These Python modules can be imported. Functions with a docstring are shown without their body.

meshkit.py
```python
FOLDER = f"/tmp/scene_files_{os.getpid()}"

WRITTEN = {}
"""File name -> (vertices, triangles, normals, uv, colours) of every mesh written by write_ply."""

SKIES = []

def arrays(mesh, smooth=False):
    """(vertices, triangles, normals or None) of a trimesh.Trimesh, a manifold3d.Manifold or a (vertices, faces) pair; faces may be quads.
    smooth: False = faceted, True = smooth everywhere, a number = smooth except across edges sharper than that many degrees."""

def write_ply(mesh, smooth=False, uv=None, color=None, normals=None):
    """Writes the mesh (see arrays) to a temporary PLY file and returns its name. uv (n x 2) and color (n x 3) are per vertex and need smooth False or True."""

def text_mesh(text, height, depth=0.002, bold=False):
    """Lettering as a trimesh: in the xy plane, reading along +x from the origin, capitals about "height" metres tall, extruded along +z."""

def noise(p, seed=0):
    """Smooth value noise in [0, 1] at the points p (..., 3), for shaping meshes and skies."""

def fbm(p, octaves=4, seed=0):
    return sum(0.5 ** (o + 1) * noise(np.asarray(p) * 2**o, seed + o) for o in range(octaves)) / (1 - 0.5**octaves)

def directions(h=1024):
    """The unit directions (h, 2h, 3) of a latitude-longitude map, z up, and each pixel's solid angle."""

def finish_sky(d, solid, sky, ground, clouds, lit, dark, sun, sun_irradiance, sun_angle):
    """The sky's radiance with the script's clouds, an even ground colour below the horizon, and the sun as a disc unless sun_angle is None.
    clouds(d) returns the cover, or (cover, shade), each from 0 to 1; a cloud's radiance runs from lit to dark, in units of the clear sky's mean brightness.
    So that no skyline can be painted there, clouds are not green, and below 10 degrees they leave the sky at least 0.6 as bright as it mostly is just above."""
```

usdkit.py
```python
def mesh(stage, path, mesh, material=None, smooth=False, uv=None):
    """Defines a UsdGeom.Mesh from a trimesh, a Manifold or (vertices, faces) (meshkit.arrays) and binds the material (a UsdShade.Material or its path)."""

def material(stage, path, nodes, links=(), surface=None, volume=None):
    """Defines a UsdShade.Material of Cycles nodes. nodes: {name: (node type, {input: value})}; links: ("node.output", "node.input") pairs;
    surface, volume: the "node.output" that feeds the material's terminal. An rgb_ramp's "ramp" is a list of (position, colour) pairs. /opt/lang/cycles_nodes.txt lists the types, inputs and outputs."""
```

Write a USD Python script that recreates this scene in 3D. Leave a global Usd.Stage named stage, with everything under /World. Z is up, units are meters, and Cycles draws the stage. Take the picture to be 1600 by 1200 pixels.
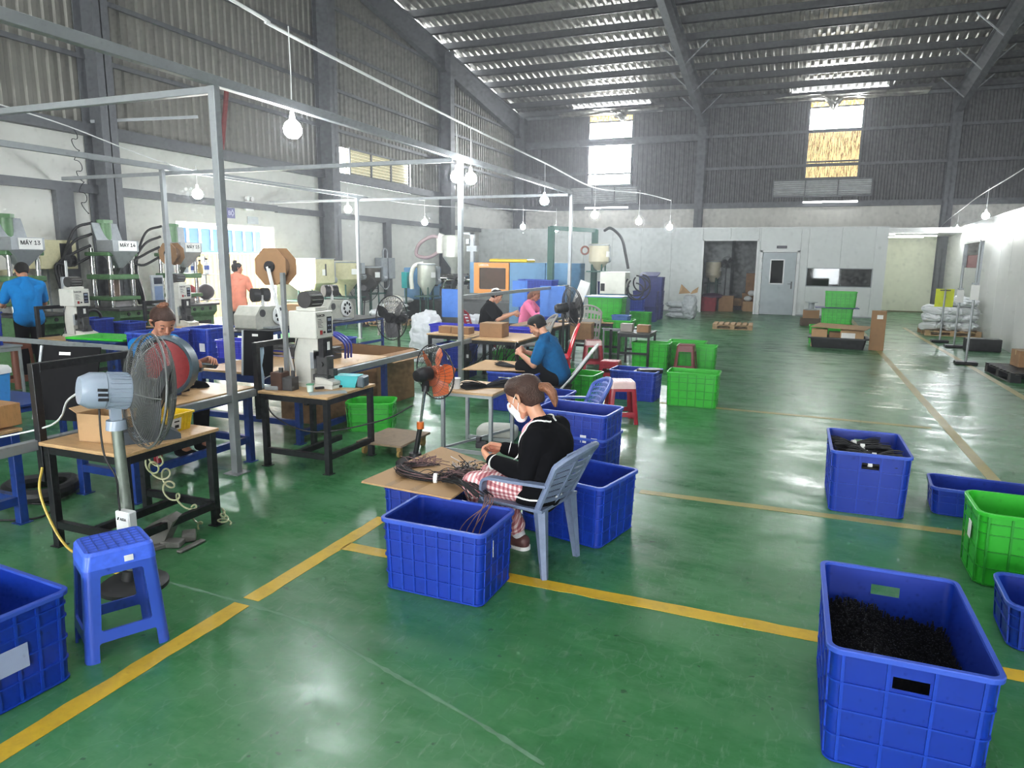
import math, random
import numpy as np, trimesh, manifold3d, usdkit, meshkit
from pxr import Usd, UsdGeom, UsdLux, UsdShade, Sdf, Gf
from shapely.geometry import Polygon, box as sbox, Point
from shapely.ops import unary_union
PI = math.pi
random.seed(7); RNG = np.random.default_rng(7)
stage = Usd.Stage.CreateInMemory()
UsdGeom.SetStageUpAxis(stage, 'Z'); UsdGeom.SetStageMetersPerUnit(stage, 1.0)
UsdGeom.Xform.Define(stage, '/World'); UsdGeom.Scope.Define(stage, '/World/Looks')

# ---------------- camera: 24.5 mm lens, held at 1.75 m, turned 21.7 deg left of the hall's depth axis, 10 deg down
CAM_F, YAW, PITCH, ROLL, CH = 1089.0, .379428, .176841, -.010603, 1.75
EXPOSURE = -0.08
cy, sy, cp, sp = math.cos(YAW), math.sin(YAW), math.cos(PITCH), math.sin(PITCH)
FW = np.array([-sy*cp, cy*cp, -sp]); r0 = np.array([cy, sy, 0.]); d0 = np.cross(FW, r0)
RT = r0*math.cos(ROLL)+d0*math.sin(ROLL); DN = -r0*math.sin(ROLL)+d0*math.cos(ROLL)
CP = np.array([0, 0, CH])
cam = UsdGeom.Camera.Define(stage, '/World/camera')
cam.CreateHorizontalApertureAttr(36.0); cam.CreateFocalLengthAttr(CAM_F/1600*36)
cam.CreateFStopAttr(0.0); cam.CreateFocusDistanceAttr(6.0); cam.CreateExposureAttr(EXPOSURE)
cam.AddTransformOp().Set(Gf.Matrix4d(*RT, 0, *(-DN), 0, *(-FW), 0, *CP, 1))
def ray(x, y): return (x-800)*RT+(y-600)*DN+CAM_F*FW
def fl(x, y, z=0.):
    v = ray(x, y); return CP+v*((z-CH)/v[2])
def atY(x, y, Y): v = ray(x, y); return CP+v*(Y/v[1])
def atX(x, y, X): v = ray(x, y); return CP+v*(X/v[0])

# ---------------- light: overcast sky outside, daylight through seen and added openings, LED bulbs (with their builder)
SKY = 9.0; WIN = 42.0; SKYLIGHT = 4.0; BULB = 430.0; HAZED = 0.0036
def mat(name, nodes, links=(), surface='p.BSDF', **k):
    return usdkit.material(stage, '/World/Looks/'+name, nodes, links, surface=surface, **k)
sky = UsdLux.DomeLight.Define(stage, '/World/sky'); sky.CreateIntensityAttr(SKY); sky.CreateColorAttr(Gf.Vec3f(.93, .97, 1.0))
def rect(name, pos, direction, w, h, power, col=(1, 1, 1)):
    l = UsdLux.RectLight.Define(stage, '/World/'+name)
    d = np.array(direction, float); d /= np.linalg.norm(d); up = np.array([0, 0, 1.]) if abs(d[2]) < .9 else np.array([0, 1., 0])
    x = np.cross(d, up); x /= np.linalg.norm(x); u = np.cross(x, d)
    l.AddTransformOp().Set(Gf.Matrix4d(*x, 0, *u, 0, *(-d), 0, *map(float, pos), 1))
    l.CreateWidthAttr(w); l.CreateHeightAttr(h); l.CreateIntensityAttr(power); l.CreateColorAttr(Gf.Vec3f(*col))
    return l
# added fill lights in made-up openings behind the camera, and daylight by the side door
rect('daylight_loading_door', (-7.0, -12.6, 2.4), (0.05, 1, -.05), 5.0, 4.2, 6.5, (.97, .99, 1.0))
rect('daylight_loading_door_001', (4.0, -12.6, 2.4), (-.1, 1, -.05), 5.0, 4.2, 6.5, (.97, .99, 1.0))
rect('daylight_side_door', (-11.62, 12.1, 1.3), (1, 0, -.15), 2.9, 2.2, 14, (1.0, .97, .9))

# ---------------- helpers
def norm(v): v = np.asarray(v, float); return v/(np.linalg.norm(v)+1e-12)
def Tm(x=0, y=0, z=0, rz=0, rx=0, ry=0, s=1):
    cz, sz = math.cos(rz), math.sin(rz); m = np.eye(4)
    R = np.array([[cz, -sz, 0], [sz, cz, 0], [0, 0, 1.]])
    if rx: c, q = math.cos(rx), math.sin(rx); R = R@np.array([[1, 0, 0], [0, c, -q], [0, q, c]])
    if ry: c, q = math.cos(ry), math.sin(ry); R = R@np.array([[c, 0, q], [0, 1, 0], [-q, 0, c]])
    m[:3, :3] = R*s; m[:3, 3] = (x, y, z); return m
def frame(p0, p1, up=(0, 0, 1)):
    a = norm(np.subtract(p1, p0)); u = np.array(up, float)
    if abs(a@u) > .98: u = np.array([0, 1., 0]) if abs(a[1]) < .9 else np.array([1., 0, 0])
    x = norm(np.cross(u, a)); return x, np.cross(a, x), a
_S = np.array([[x, y, z] for x in (-1, 1) for y in (-1, 1) for z in (-1, 1)], float)
_BF = np.array([[0, 1, 3], [0, 3, 2], [4, 6, 7], [4, 7, 5], [0, 4, 5], [0, 5, 1], [2, 3, 7], [2, 7, 6], [0, 2, 6], [0, 6, 4], [1, 5, 7], [1, 7, 3]])
def _chamf():
    p = []
    for s in _S:
        for k in range(3):
            q = s*.8; q[k] = s[k]; p.append(q)
    h = trimesh.convex.convex_hull(np.array(p)); v = np.array(h.vertices)
    sg = np.sign(v); ax = np.abs(np.abs(v)-1) < 1e-6
    return sg, ax, np.array(h.faces)
_CS, _CA, _CF = _chamf()
class MB:
    def __init__(s): s.v, s.f, s.n, s.sm, s.M = [], [], 0, False, None
    def add(s, v, f, sm=False):
        v = np.asarray(v, float)
        if s.M is not None: v = v@s.M[:3, :3].T+s.M[:3, 3]
        s.v.append(v); s.f.append(np.asarray(f, int)+s.n); s.n += len(v); s.sm |= bool(sm); return s
    def box(s, c, d, rz=0, bev=0., R=None):
        h = np.asarray(d, float)/2
        if bev: b = np.minimum(bev, h*.49); v = _CS*(np.where(_CA, h, h-b)); f = _CF
        else: v, f = _S*h, _BF
        if rz: R = Tm(rz=rz)[:3, :3]
        if R is not None: v = v@np.asarray(R).T
        return s.add(v+np.asarray(c, float), f)
    def bb(s, x0, x1, y0, y1, z0, z1, bev=0.):
        return s.box(((x0+x1)/2, (y0+y1)/2, (z0+z1)/2), (abs(x1-x0), abs(y1-y0), abs(z1-z0)), bev=bev)
    def beam(s, p0, p1, w, h, up=(0, 0, 1), bev=0.):
        x, y, a = frame(p0, p1, up); L = np.linalg.norm(np.subtract(p1, p0))
        return s.box((np.add(p0, p1))/2, (w, h, L), bev=bev, R=np.stack([x, y, a], 1))
    def loft(s, loops, cap=True, sm=True, closed=False):
        n = len(loops[0]); m = len(loops); v = np.concatenate(loops); i, j = np.meshgrid(np.arange(m-1 if not closed else m), np.arange(n), indexing='ij')
        i2 = (i+1) % m; a, b, c, d = i*n+j, i*n+(j+1) % n, i2*n+(j+1) % n, i2*n+j
        f = np.concatenate([np.stack([a, b, c], -1).reshape(-1, 3), np.stack([a, c, d], -1).reshape(-1, 3)])
        if cap and not closed:
            k = np.arange(1, n-1); f = np.concatenate([f, np.stack([0*k, k+1, k], 1), (m-1)*n+np.stack([0*k, k, k+1], 1)])
        return s.add(v, f, sm)
    def cyl(s, p0, p1, r0, r1=None, n=14, cap=True):
        r1 = r0 if r1 is None else r1; x, y, a = frame(p0, p1); t = np.arange(n)*2*PI/n
        ring = np.cos(t)[:, None]*x+np.sin(t)[:, None]*y
        return s.loft([np.asarray(p0)+ring*r0, np.asarray(p1)+ring*r1], cap)
    def lathe(s, prof, p0=(0, 0, 0), axis=(0, 0, 1), n=20, cap=True):
        x, y, a = frame((0, 0, 0), axis); t = np.arange(n)*2*PI/n; ring = np.cos(t)[:, None]*x+np.sin(t)[:, None]*y
        return s.loft([np.asarray(p0)+ring*max(r, 1e-4)+a*z for r, z in prof], cap)
    def tube(s, pts, r, n=6, closed=False):
        p = np.asarray(pts, float); m = len(p)
        t = (np.roll(p, -1, 0)-np.roll(p, 1, 0)) if closed else np.gradient(p, axis=0)
        t /= np.linalg.norm(t, axis=1, keepdims=True)+1e-12
        u = np.cross(t[0], (0, 0, 1.)) if abs(t[0][2]) < .9 else np.cross(t[0], (1., 0, 0)); u = norm(u); loops = []
        r = np.broadcast_to(r, (m,)); ang = np.arange(n)*2*PI/n
        for k in range(m):
            u = norm(u-t[k]*(u@t[k])); w = np.cross(t[k], u)
            loops.append(p[k]+r[k]*(np.cos(ang)[:, None]*u+np.sin(ang)[:, None]*w))
        return s.loft(loops, True, True, closed)
    def sphere(s, c, r, n=10, R=None):
        m = trimesh.creation.uv_sphere(1., count=[n, 2*n]); v = np.array(m.vertices)*np.broadcast_to(r, 3)
        if R is not None: v = v@np.asarray(R).T
        return s.add(v+np.asarray(c, float), m.faces, True)
    def prism(s, poly, z0, z1, R=None, o=(0, 0, 0)):
        if not isinstance(poly, Polygon) and not hasattr(poly, 'geoms'): poly = Polygon(poly)
        for g in getattr(poly, 'geoms', [poly]):
            m = trimesh.creation.extrude_polygon(g, z1-z0, engine='earcut'); v = np.array(m.vertices)+[0, 0, z0]
            if R is not None: v = v@np.asarray(R).T
            s.add(v+np.asarray(o, float), m.faces)
        return s
    def tri(s, m, sm=False):
        if hasattr(m, 'to_mesh'): q = m.to_mesh(); return s.add(q.vert_properties[:, :3], q.tri_verts, sm)
        return s.add(m.vertices, m.faces, sm)
    def text(s, txt, h, o, x=(1, 0, 0), y=(0, 0, 1), depth=.001, bold=True, center=True):
        m = meshkit.text_mesh(txt, h, depth, bold); v = np.array(m.vertices)
        if center: v[:, 0] -= (v[:, 0].min()+v[:, 0].max())/2; v[:, 1] -= h/2
        x, y = norm(x), norm(y); return s.add(v@np.stack([x, y, np.cross(x, y)])+np.asarray(o, float), m.faces)
    def mesh(s): return np.concatenate(s.v), np.concatenate(s.f)
    def mani(s):
        v, f = s.mesh(); t = trimesh.Trimesh(v, f, process=True)
        return manifold3d.Manifold(manifold3d.Mesh(np.asarray(t.vertices, np.float32), np.asarray(t.faces, np.uint32)))
RX = np.array([[1, 0, 0], [0, 0, -1], [0, 1, 0]], float)        # xy profile -> xz plane, extruded along -y
RYZ = np.array([[0, 0, 1], [1, 0, 0], [0, 1, 0]], float)        # xy profile -> yz plane, extruded along +x
_names = {}
def numbered(parent, name):
    k = (parent, name); _names[k] = _names.get(k, -1)+1
    return name if _names[k] == 0 else f'{name}_{_names[k]:03d}'
def path_of(p): return '/World' if p is None else str(p.GetPath())
def setd(o, label=None, cat=None, group=None, kind=None):
    for k, v in (('label', label), ('category', cat), ('group', group), ('kind', kind)):
        if v: o.SetCustomDataByKey(k, v)
    return o
def obj(name, mb, m, parent=None, smooth=None, **d):
    pp = path_of(parent); mesh = mb.mesh() if isinstance(mb, MB) else mb
    if smooth is None: smooth = 35 if (isinstance(mb, MB) and mb.sm) else False
    g = usdkit.mesh(stage, pp+'/'+numbered(pp, name), mesh, m, smooth)
    g.CreateDoubleSidedAttr(True)
    return setd(g.GetPrim(), **d)
def thing(name, label, cat, M=None, group=None):
    x = UsdGeom.Xform.Define(stage, '/World/'+numbered('/World', name)); M = np.eye(4) if M is None else M
    x.AddTransformOp().Set(Gf.Matrix4d(*M.T.flatten().tolist()))
    return setd(x.GetPrim(), label, cat, group)
def dup(root, M, label=None, group=None, cat=None):
    was = root.GetCustomData(); n = root.GetName()
    if n[-4:-3] == '_' and n[-3:].isdigit(): n = n[:-4]
    r = thing(n, label or was['label'], cat or was['category'], M, group or was.get('group'))
    r.GetReferences().AddInternalReference(root.GetPath()); r.SetInstanceable(True); return r
def part(p, name, *, parent=None): return None
class Kind:                                                         # builds the first one, then references it
    def __init__(s, fn): s.fn, s.c = fn, {}
    def __call__(s, M, label, *key, group=None, **kw):
        k = (key, tuple(sorted(kw.items())))
        if k in s.c: return dup(s.c[k], M, label, group)
        s.c[k] = o = s.fn(M, label, group, *key, **kw); return o
def rrect(w, d, r, z, n=4, c=(0, 0)):
    out = []
    for k, (sx, sy) in enumerate(((1, 1), (-1, 1), (-1, -1), (1, -1))):
        for i in range(n+1):
            a = PI/2*(k+i/n); out.append((c[0]+sx*(w/2-r)+r*math.cos(a), c[1]+sy*(d/2-r)+r*math.sin(a), z))
    return np.array(out)
def bez(p, n=16):
    p = np.asarray(p, float); out = []                                # Catmull-Rom through the points
    q = np.vstack([2*p[0]-p[1], p, 2*p[-1]-p[-2]])
    for i in range(len(p)-1):
        for t in np.linspace(0, 1, n, endpoint=False):
            a, b, c, d = q[i:i+4]; out.append(.5*(2*b+(c-a)*t+(2*a-5*b+4*c-d)*t*t+(-a+3*b-3*c+d)*t**3))
    return np.array(out+[p[-1]])

# ---------------- materials
LOOK = {}
def L3(c):                                                          # sRGB 0-255 -> linear
    c = np.array(c, float)/255; return tuple(np.where(c <= .04045, c/12.92, ((c+.055)/1.055)**2.4))
def P(name, rgb, rough=.5, metal=0., var=.12, scale=6., bump=0., bscale=40., stretch=None, rnd=0., dirt=0., spec=.5, **kw):
    """principled with a soft noise variation in object space; dirt: scattered darker spots"""
    if name in LOOK: return LOOK[name]
    c = np.array(L3(rgb)); lo, hi = tuple(c*(1-var)), tuple(np.minimum(c*(1+var), 1))
    N = {'tc': ('texture_coordinate', {}), 'mp': ('mapping', {'scale': stretch or (1, 1, 1)}), 'n': ('noise_texture', {'scale': scale, 'detail': 5., 'roughness': .6}),
         'mx': ('mix', {'color1': lo, 'color2': hi}), 'p': ('principled_bsdf', {'roughness': rough, 'metallic': metal, 'specular_ior_level': spec, **kw})}
    K = [('tc.object', 'mp.vector'), ('mp.vector', 'n.vector'), ('n.fac', 'mx.fac')]
    src = 'mx.color'
    if dirt:
        N['dn'] = ('noise_texture', {'scale': scale*2.3, 'detail': 8., 'roughness': .7}); N['dr'] = ('rgb_ramp', {'ramp': [(.45, (0, 0, 0)), (.7, (1, 1, 1))]})
        N['df'] = ('math', {'math_type': 'multiply', 'value2': dirt}); N['dm'] = ('mix', {'color2': tuple(c*.35+.01)})
        K += [('mp.vector', 'dn.vector'), ('dn.fac', 'dr.fac'), ('dr.color', 'df.value1'), ('df.value', 'dm.fac'), (src, 'dm.color1')]; src = 'dm.color'
    if rnd:
        N['oi'] = ('object_info', {}); N['mr'] = ('map_range', {'from_min': 0., 'from_max': 1., 'to_min': 1-rnd, 'to_max': 1+rnd}); N['hv'] = ('hsv', {})
        K += [('oi.random', 'mr.value'), ('mr.result', 'hv.value'), (src, 'hv.color')]; src = 'hv.color'
    K.append((src, 'p.base_color'))
    if bump:
        N['bn'] = ('noise_texture', {'scale': bscale, 'detail': 4.}); N['b'] = ('bump', {'strength': bump, 'distance': .01})
        K += [('mp.vector', 'bn.vector'), ('bn.fac', 'b.height'), ('b.normal', 'p.normal')]
    LOOK[name] = mat(name, N, K); return LOOK[name]
def E(name, rgb, strength):
    if name not in LOOK: LOOK[name] = mat(name, {'e': ('emission', {'color': tuple(rgb), 'strength': strength})}, surface='e.emission')
    return LOOK[name]
BLUE = P('blue_plastic', (1, 40, 138), .4, var=.12, scale=3, rnd=.06, spec=.5, bump=.06, bscale=14)
BLUER = P('worn_blue_rim', (46, 76, 172), .42, var=.2, scale=9)  # lighter tone holds both wear and edge highlights put into the colour
BLUEB = P('blue_plastic_rib', (7, 50, 152), .4)
GREENB = P('green_plastic_rib', (30, 138, 34), .4)
NAVY = P('navy_plastic', (26, 36, 100), .42, var=.1, scale=3, rnd=.06)
GREEN = P('green_plastic', (42, 168, 38), .38, var=.1, scale=3, rnd=.06)
RED = P('red_plastic', (140, 18, 36), .3, var=.1, scale=4)
MAROON = P('maroon_plastic', (104, 42, 40), .4, var=.15)
STOOLB = P('stool_blue_plastic', (50, 80, 178), .33, var=.06, scale=5)
CHAIRB = P('chair_blue_plastic', (70, 94, 168), .4, var=.08)
CHAIRG = P('chair_grey_plastic', (140, 138, 132), .5, var=.1)
CHAIRS = P('chair_slate_plastic', (104, 116, 142), .45, var=.14, scale=9, dirt=.35)
STEEL = P('galvanised_steel', (150, 154, 156), .45, .5, var=.12, scale=12)
CHROME = P('chrome_steel', (205, 205, 205), .15, 1.)
BLACKM = P('black_painted_steel', (20, 21, 24), .38, .0, var=.3, scale=8)
BLUEM = P('blue_painted_steel', (18, 50, 120), .4, .0, var=.15, dirt=.3)
DARK = P('dark_rubber', (18, 18, 19), .55)
BLACKP = P('black_plastic', (22, 22, 25), .4)
DGREY = P('dark_grey_metal', (70, 70, 70), .45, .4, dirt=.4)
WOODT = P('birch_plywood_top', (188, 152, 108), .42, var=.16, scale=3, stretch=(1.2, 9, 9), dirt=.45)
PLY = P('plywood_block', (176, 130, 84), .5, var=.2, scale=3, stretch=(1, 8, 2), dirt=.4)
PALLETW = P('pallet_wood', (176, 142, 104), .7, var=.2, scale=3, stretch=(1, 8, 8), dirt=.3)
CARD = P('cardboard', (168, 134, 94), .75, var=.08, scale=4, bump=.05)
CARDD = P('brown_cardboard', (140, 105, 70), .75, var=.1, scale=4)
CREAM = P('cream_enamel', (204, 203, 194), .35, var=.05, dirt=.12)
IVORY = P('ivory_enamel', (190, 184, 146), .42, var=.08, dirt=.25)
GREYM = P('grey_painted_metal', (150, 155, 158), .4, .1, var=.08, dirt=.25)
GREENM = P('green_machine_enamel', (74, 112, 70), .4, var=.15, scale=9, dirt=.5)
DGREEN = P('dark_green_steel', (24, 74, 62), .45, var=.1)
WHITEP = P('white_plastic', (214, 215, 214), .4, var=.03)
PAPER = P('white_paper', (216, 216, 212), .8, var=.03)
INK = P('black_ink', (25, 25, 28), .8)
SACK = P('white_woven_sack', (206, 208, 210), .55, var=.08, scale=12, bump=.9, bscale=13)
ORANGE = P('orange_enamel', (206, 132, 52), .42, var=.06)
MBLUE = P('machine_blue_enamel', (84, 128, 164), .4, var=.06)
COPPER = P('brown_wire', (112, 84, 84), .5)
YELLOW = P('yellow_plastic', (222, 188, 24), .35, var=.06)

# ================= the setting
XL, YB, XR, YF, YP = -11.5, 29.1, 13.0, -13.0, 25.2
RIDGE = 8.0
def zroof(Y): return 7.85+.13*(YB-Y) if Y >= RIDGE else 7.85+.13*(YB-RIDGE)-.13*(RIDGE-Y)
# floor: worn green epoxy, glossy, with brushed scratches
FN = {'g': ('geometry', {}), 'm1': ('mapping', {'scale': (1, 1, 1)}), 'm2': ('mapping', {'scale': (1.6, 3.2, 1), 'rotation': (0, 0, .5)}), 'm3': ('mapping', {'scale': (7., 1.6, 1), 'rotation': (0, 0, -.5)}), 'vo': ('voronoi_texture', {'feature': 'distance_to_edge', 'scale': 1.7, 'detail': 2., 'randomness': 1.}), 'wv': ('noise_texture', {'scale': 2.2, 'detail': 3.}), 'wa': ('vector_math', {'math_type': 'add'}), 'vr': ('rgb_ramp', {'ramp': [(0., (1, 1, 1)), (.004, (1, 1, 1)), (.011, (0, 0, 0))]}), 'vm': ('math', {'math_type': 'multiply'}), 'vf': ('math', {'math_type': 'multiply', 'value2': .2}), 'sc': ('mix', {'color2': L3((140, 160, 142))}),
      'n1': ('noise_texture', {'scale': .55, 'detail': 6., 'roughness': .62}), 'n2': ('noise_texture', {'scale': 1.1, 'detail': 7., 'roughness': .65}), 'n3': ('noise_texture', {'scale': 5., 'detail': 6., 'roughness': .7}),
      'r1': ('rgb_ramp', {'ramp': [(.3, L3((38, 90, 52))), (.5, L3((54, 112, 66))), (.72, L3((82, 130, 90)))]}),
      'r3': ('rgb_ramp', {'ramp': [(.56, (0, 0, 0)), (.75, (1, 1, 1))]}), 'w': ('mix', {'color2': L3((128, 150, 134))}), 'wf': ('math', {'math_type': 'multiply', 'value2': .46}),
      'ns': ('noise_texture', {'scale': 16., 'detail': 2.}), 'rs': ('rgb_ramp', {'ramp': [(.70, (0, 0, 0)), (.73, (1, 1, 1))]}), 'sp': ('mix', {'color2': L3((24, 44, 34))}), 'sf': ('math', {'math_type': 'multiply', 'value2': .6}),
      'rr': ('map_range', {'from_min': .35, 'from_max': .68, 'to_min': .2, 'to_max': .42, 'clamp': True}),
      'b1': ('bump', {'strength': .11, 'distance': .012}), 'b2': ('bump', {'strength': .12, 'distance': .008}),
      'p': ('principled_bsdf', {'specular_ior_level': .55})}
FK = [('g.position', 'm1.vector'), ('g.position', 'm2.vector'), ('g.position', 'm3.vector'), ('m1.vector', 'n1.vector'), ('m2.vector', 'n2.vector'), ('m3.vector', 'n3.vector'), ('m1.vector', 'ns.vector'),
      ('n1.fac', 'r1.fac'), ('n3.fac', 'r3.fac'), ('r3.color', 'wf.value1'), ('wf.value', 'w.fac'), ('r1.color', 'w.color1'), ('ns.fac', 'rs.fac'), ('rs.color', 'sf.value1'), ('sf.value', 'sp.fac'), ('w.color', 'sp.color1'),
      ('m1.vector', 'wv.vector'), ('m1.vector', 'wa.vector1'), ('wv.color', 'wa.vector2'), ('wa.vector', 'vo.vector'), ('vo.distance', 'vr.fac'), ('vr.color', 'vm.value1'), ('n3.fac', 'vm.value2'), ('vm.value', 'vf.value1'), ('vf.value', 'sc.fac'), ('sp.color', 'sc.color1'), ('sc.color', 'p.base_color'), ('n2.fac', 'rr.value'), ('rr.result', 'p.roughness'), ('n2.fac', 'b1.height'), ('n3.fac', 'b2.height'), ('b1.normal', 'b2.normal'), ('b2.normal', 'p.normal')]
FLOORM = mat('green_epoxy_floor', FN, FK)
PLASTER = P('white_plaster', (196, 196, 190), .85, var=.06, scale=1.2, dirt=.12)
PLASTERB = P('stained_plaster', (212, 210, 202), .88, var=.08, scale=1.0, stretch=(3, 3, .6), dirt=.14)
ALCOVE = P('cream_plaster', (216, 218, 198), .8, var=.05, scale=1.4, dirt=.08)
PANEL = P('insulated_panel', (205, 208, 206), .42, var=.02, scale=1.)
PANELW = P('white_insulated_panel', (204, 204, 201), .35, var=.03, scale=1.)
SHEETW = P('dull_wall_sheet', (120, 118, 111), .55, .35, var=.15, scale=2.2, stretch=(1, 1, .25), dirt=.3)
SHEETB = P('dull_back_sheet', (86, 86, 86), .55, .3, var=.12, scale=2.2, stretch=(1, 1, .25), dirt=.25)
FOIL = P('foil_backed_roof_sheet', (176, 174, 166), .36, .8, var=.25, scale=3.5, bump=.55, bscale=11)
FRAME = P('grey_structural_steel', (90, 92, 95), .5, .15, var=.1, dirt=.2)
FRAMED = P('dark_purlin_steel', (70, 71, 72), .55, .2, var=.15)
def struct(name, mb, m, parent=None, **k):
    o = obj(name, mb, m, parent, **k)
    if parent is None: o.SetCustomDataByKey('kind', 'structure')
    return o
def sthing(name, label=None, cat=None):
    o = thing(name, label, cat); o.SetCustomDataByKey('kind', 'structure'); return o
flo = sthing('floor', 'green epoxy factory floor, worn and glossy', 'floor')
struct('slab', MB().bb(-11.7, 13.2, -13.2, 30, -.15, 0), FLOORM, flo)
# repaired crack running across the near floor
cr = []
pts = bez([fl(245, 905), fl(320, 925), fl(400, 948), fl(480, 975), fl(560, 1022), fl(640, 1068), fl(740, 1125), fl(850, 1195)], 9)
mb = MB(); w = .006+.011*RNG.random(len(pts))**2
L_, R_ = pts+np.c_[0*w, w, 0*w]+[0, 0, .0006], pts-np.c_[0*w, w, 0*w]+[0, 0, .0006]
n_ = len(pts); i_ = np.arange(n_-1)
mb.add(np.vstack([L_, R_]), np.vstack([np.c_[i_, i_+n_, i_+1], np.c_[i_+1, i_+n_, i_+n_+1]]))
obj('crack_filler', mb, P('pale_crack_filler', (92, 128, 100), .8, var=.5, scale=14), flo, label='pale repaired crack')
TAPE = P('yellow_floor_tape', (196, 160, 34), .45, var=.14, scale=5, dirt=.35)
TAPEF = P('faded_floor_tape', (150, 138, 74), .4, var=.25, scale=4, dirt=.3)
def tape(name, a, b, w, m, label, worn=.0):
    a, b = np.array(a), np.array(b); d = norm(b-a); s = np.array([-d[1], d[0], 0]); n = max(2, int(np.linalg.norm(b-a)/.09)); mb = MB(); t = np.linspace(0, 1, n)
    e = RNG.normal(0, worn, (2, n))*(RNG.random((2, n)) < .35)
    l = a+np.outer(t, b-a)+np.outer(w/2+e[0], s); r = a+np.outer(t, b-a)-np.outer(w/2+e[1], s)
    loops = [np.array([l[k]+[0, 0, .0004], r[k]+[0, 0, .0004], r[k]+[0, 0, .002], l[k]+[0, 0, .002]]) for k in range(n)]
    return struct(name, mb.loft(loops, sm=False), m, label=label, cat='floor line')
tape('floor_marking', fl(-60, 1215), fl(378, 944), .1, TAPE, 'yellow floor tape running from the near left corner past the blue stool', .006)
tape('floor_marking', fl(392, 937), fl(600, 809), .1, TAPE, 'yellow floor tape between the crack and the crate in front of the seated woman', .004)
tape('floor_marking', fl(540, 853), fl(540, 853)+(fl(1700, 1077)-fl(540, 853))*1.5, .1, TAPE, 'yellow floor tape crossing the aisle in front of the nearest blue crates', .003)
tape('floor_marking', fl(1000, 768), fl(1540, 838), .09, TAPEF, 'faded yellow tape crossing the floor behind the crate of black cable', .003)
tape('floor_marking', fl(1030, 629), fl(1455, 669), .09, TAPEF, 'thin faded yellow tape line behind the row of crates', .003)
tape('floor_marking', fl(1328, 497), fl(1575, 775), .1, TAPEF, 'long faded yellow tape line down the middle of the empty floor', .003)
tape('floor_marking', fl(1412, 512), fl(1640, 645), .1, TAPEF, 'faded yellow tape line beside the sign stands along the right wall', .003)

# ---- corrugated sheet: profile along u, ribs proud along w
def corr(W, L, pitch=.2, dep=.034, th=.003):
    n = max(1, round(W/pitch)); p = W/n; u, w = [], []
    for k in range(n):
        for a, b in ((0, 0), (.32, 0), (.45, 1), (.78, 1), (.92, 0)): u.append((k+a)*p); w.append(b*dep)
    u.append(W); w.append(0.); u, w = np.array(u), np.array(w)
    prof = np.vstack([np.c_[u, w], np.c_[u[::-1], w[::-1]+th]]); m = len(prof); nn = len(u)
    v = np.vstack([np.c_[prof, np.zeros(m)], np.c_[prof, np.full(m, L)]])
    j = np.arange(m); k = (j+1) % m; f = [np.c_[j, k, k+m], np.c_[j, k+m, j+m]]
    i = np.arange(nn-1); q = m-1-i
    f += [np.c_[i, q, i+1], np.c_[i+1, q, q-1], np.c_[i+m, i+1+m, q+m], np.c_[i+1+m, q-1+m, q+m]]
    return v, np.vstack(f)
def sheet(parent, o, U, W, A, width, length, m, name='sheet', **k):
    v, f = corr(width, length, **k); B = np.stack([U, W, A])
    return obj(name, (v@B+np.asarray(o, float), f), m, parent)
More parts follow.
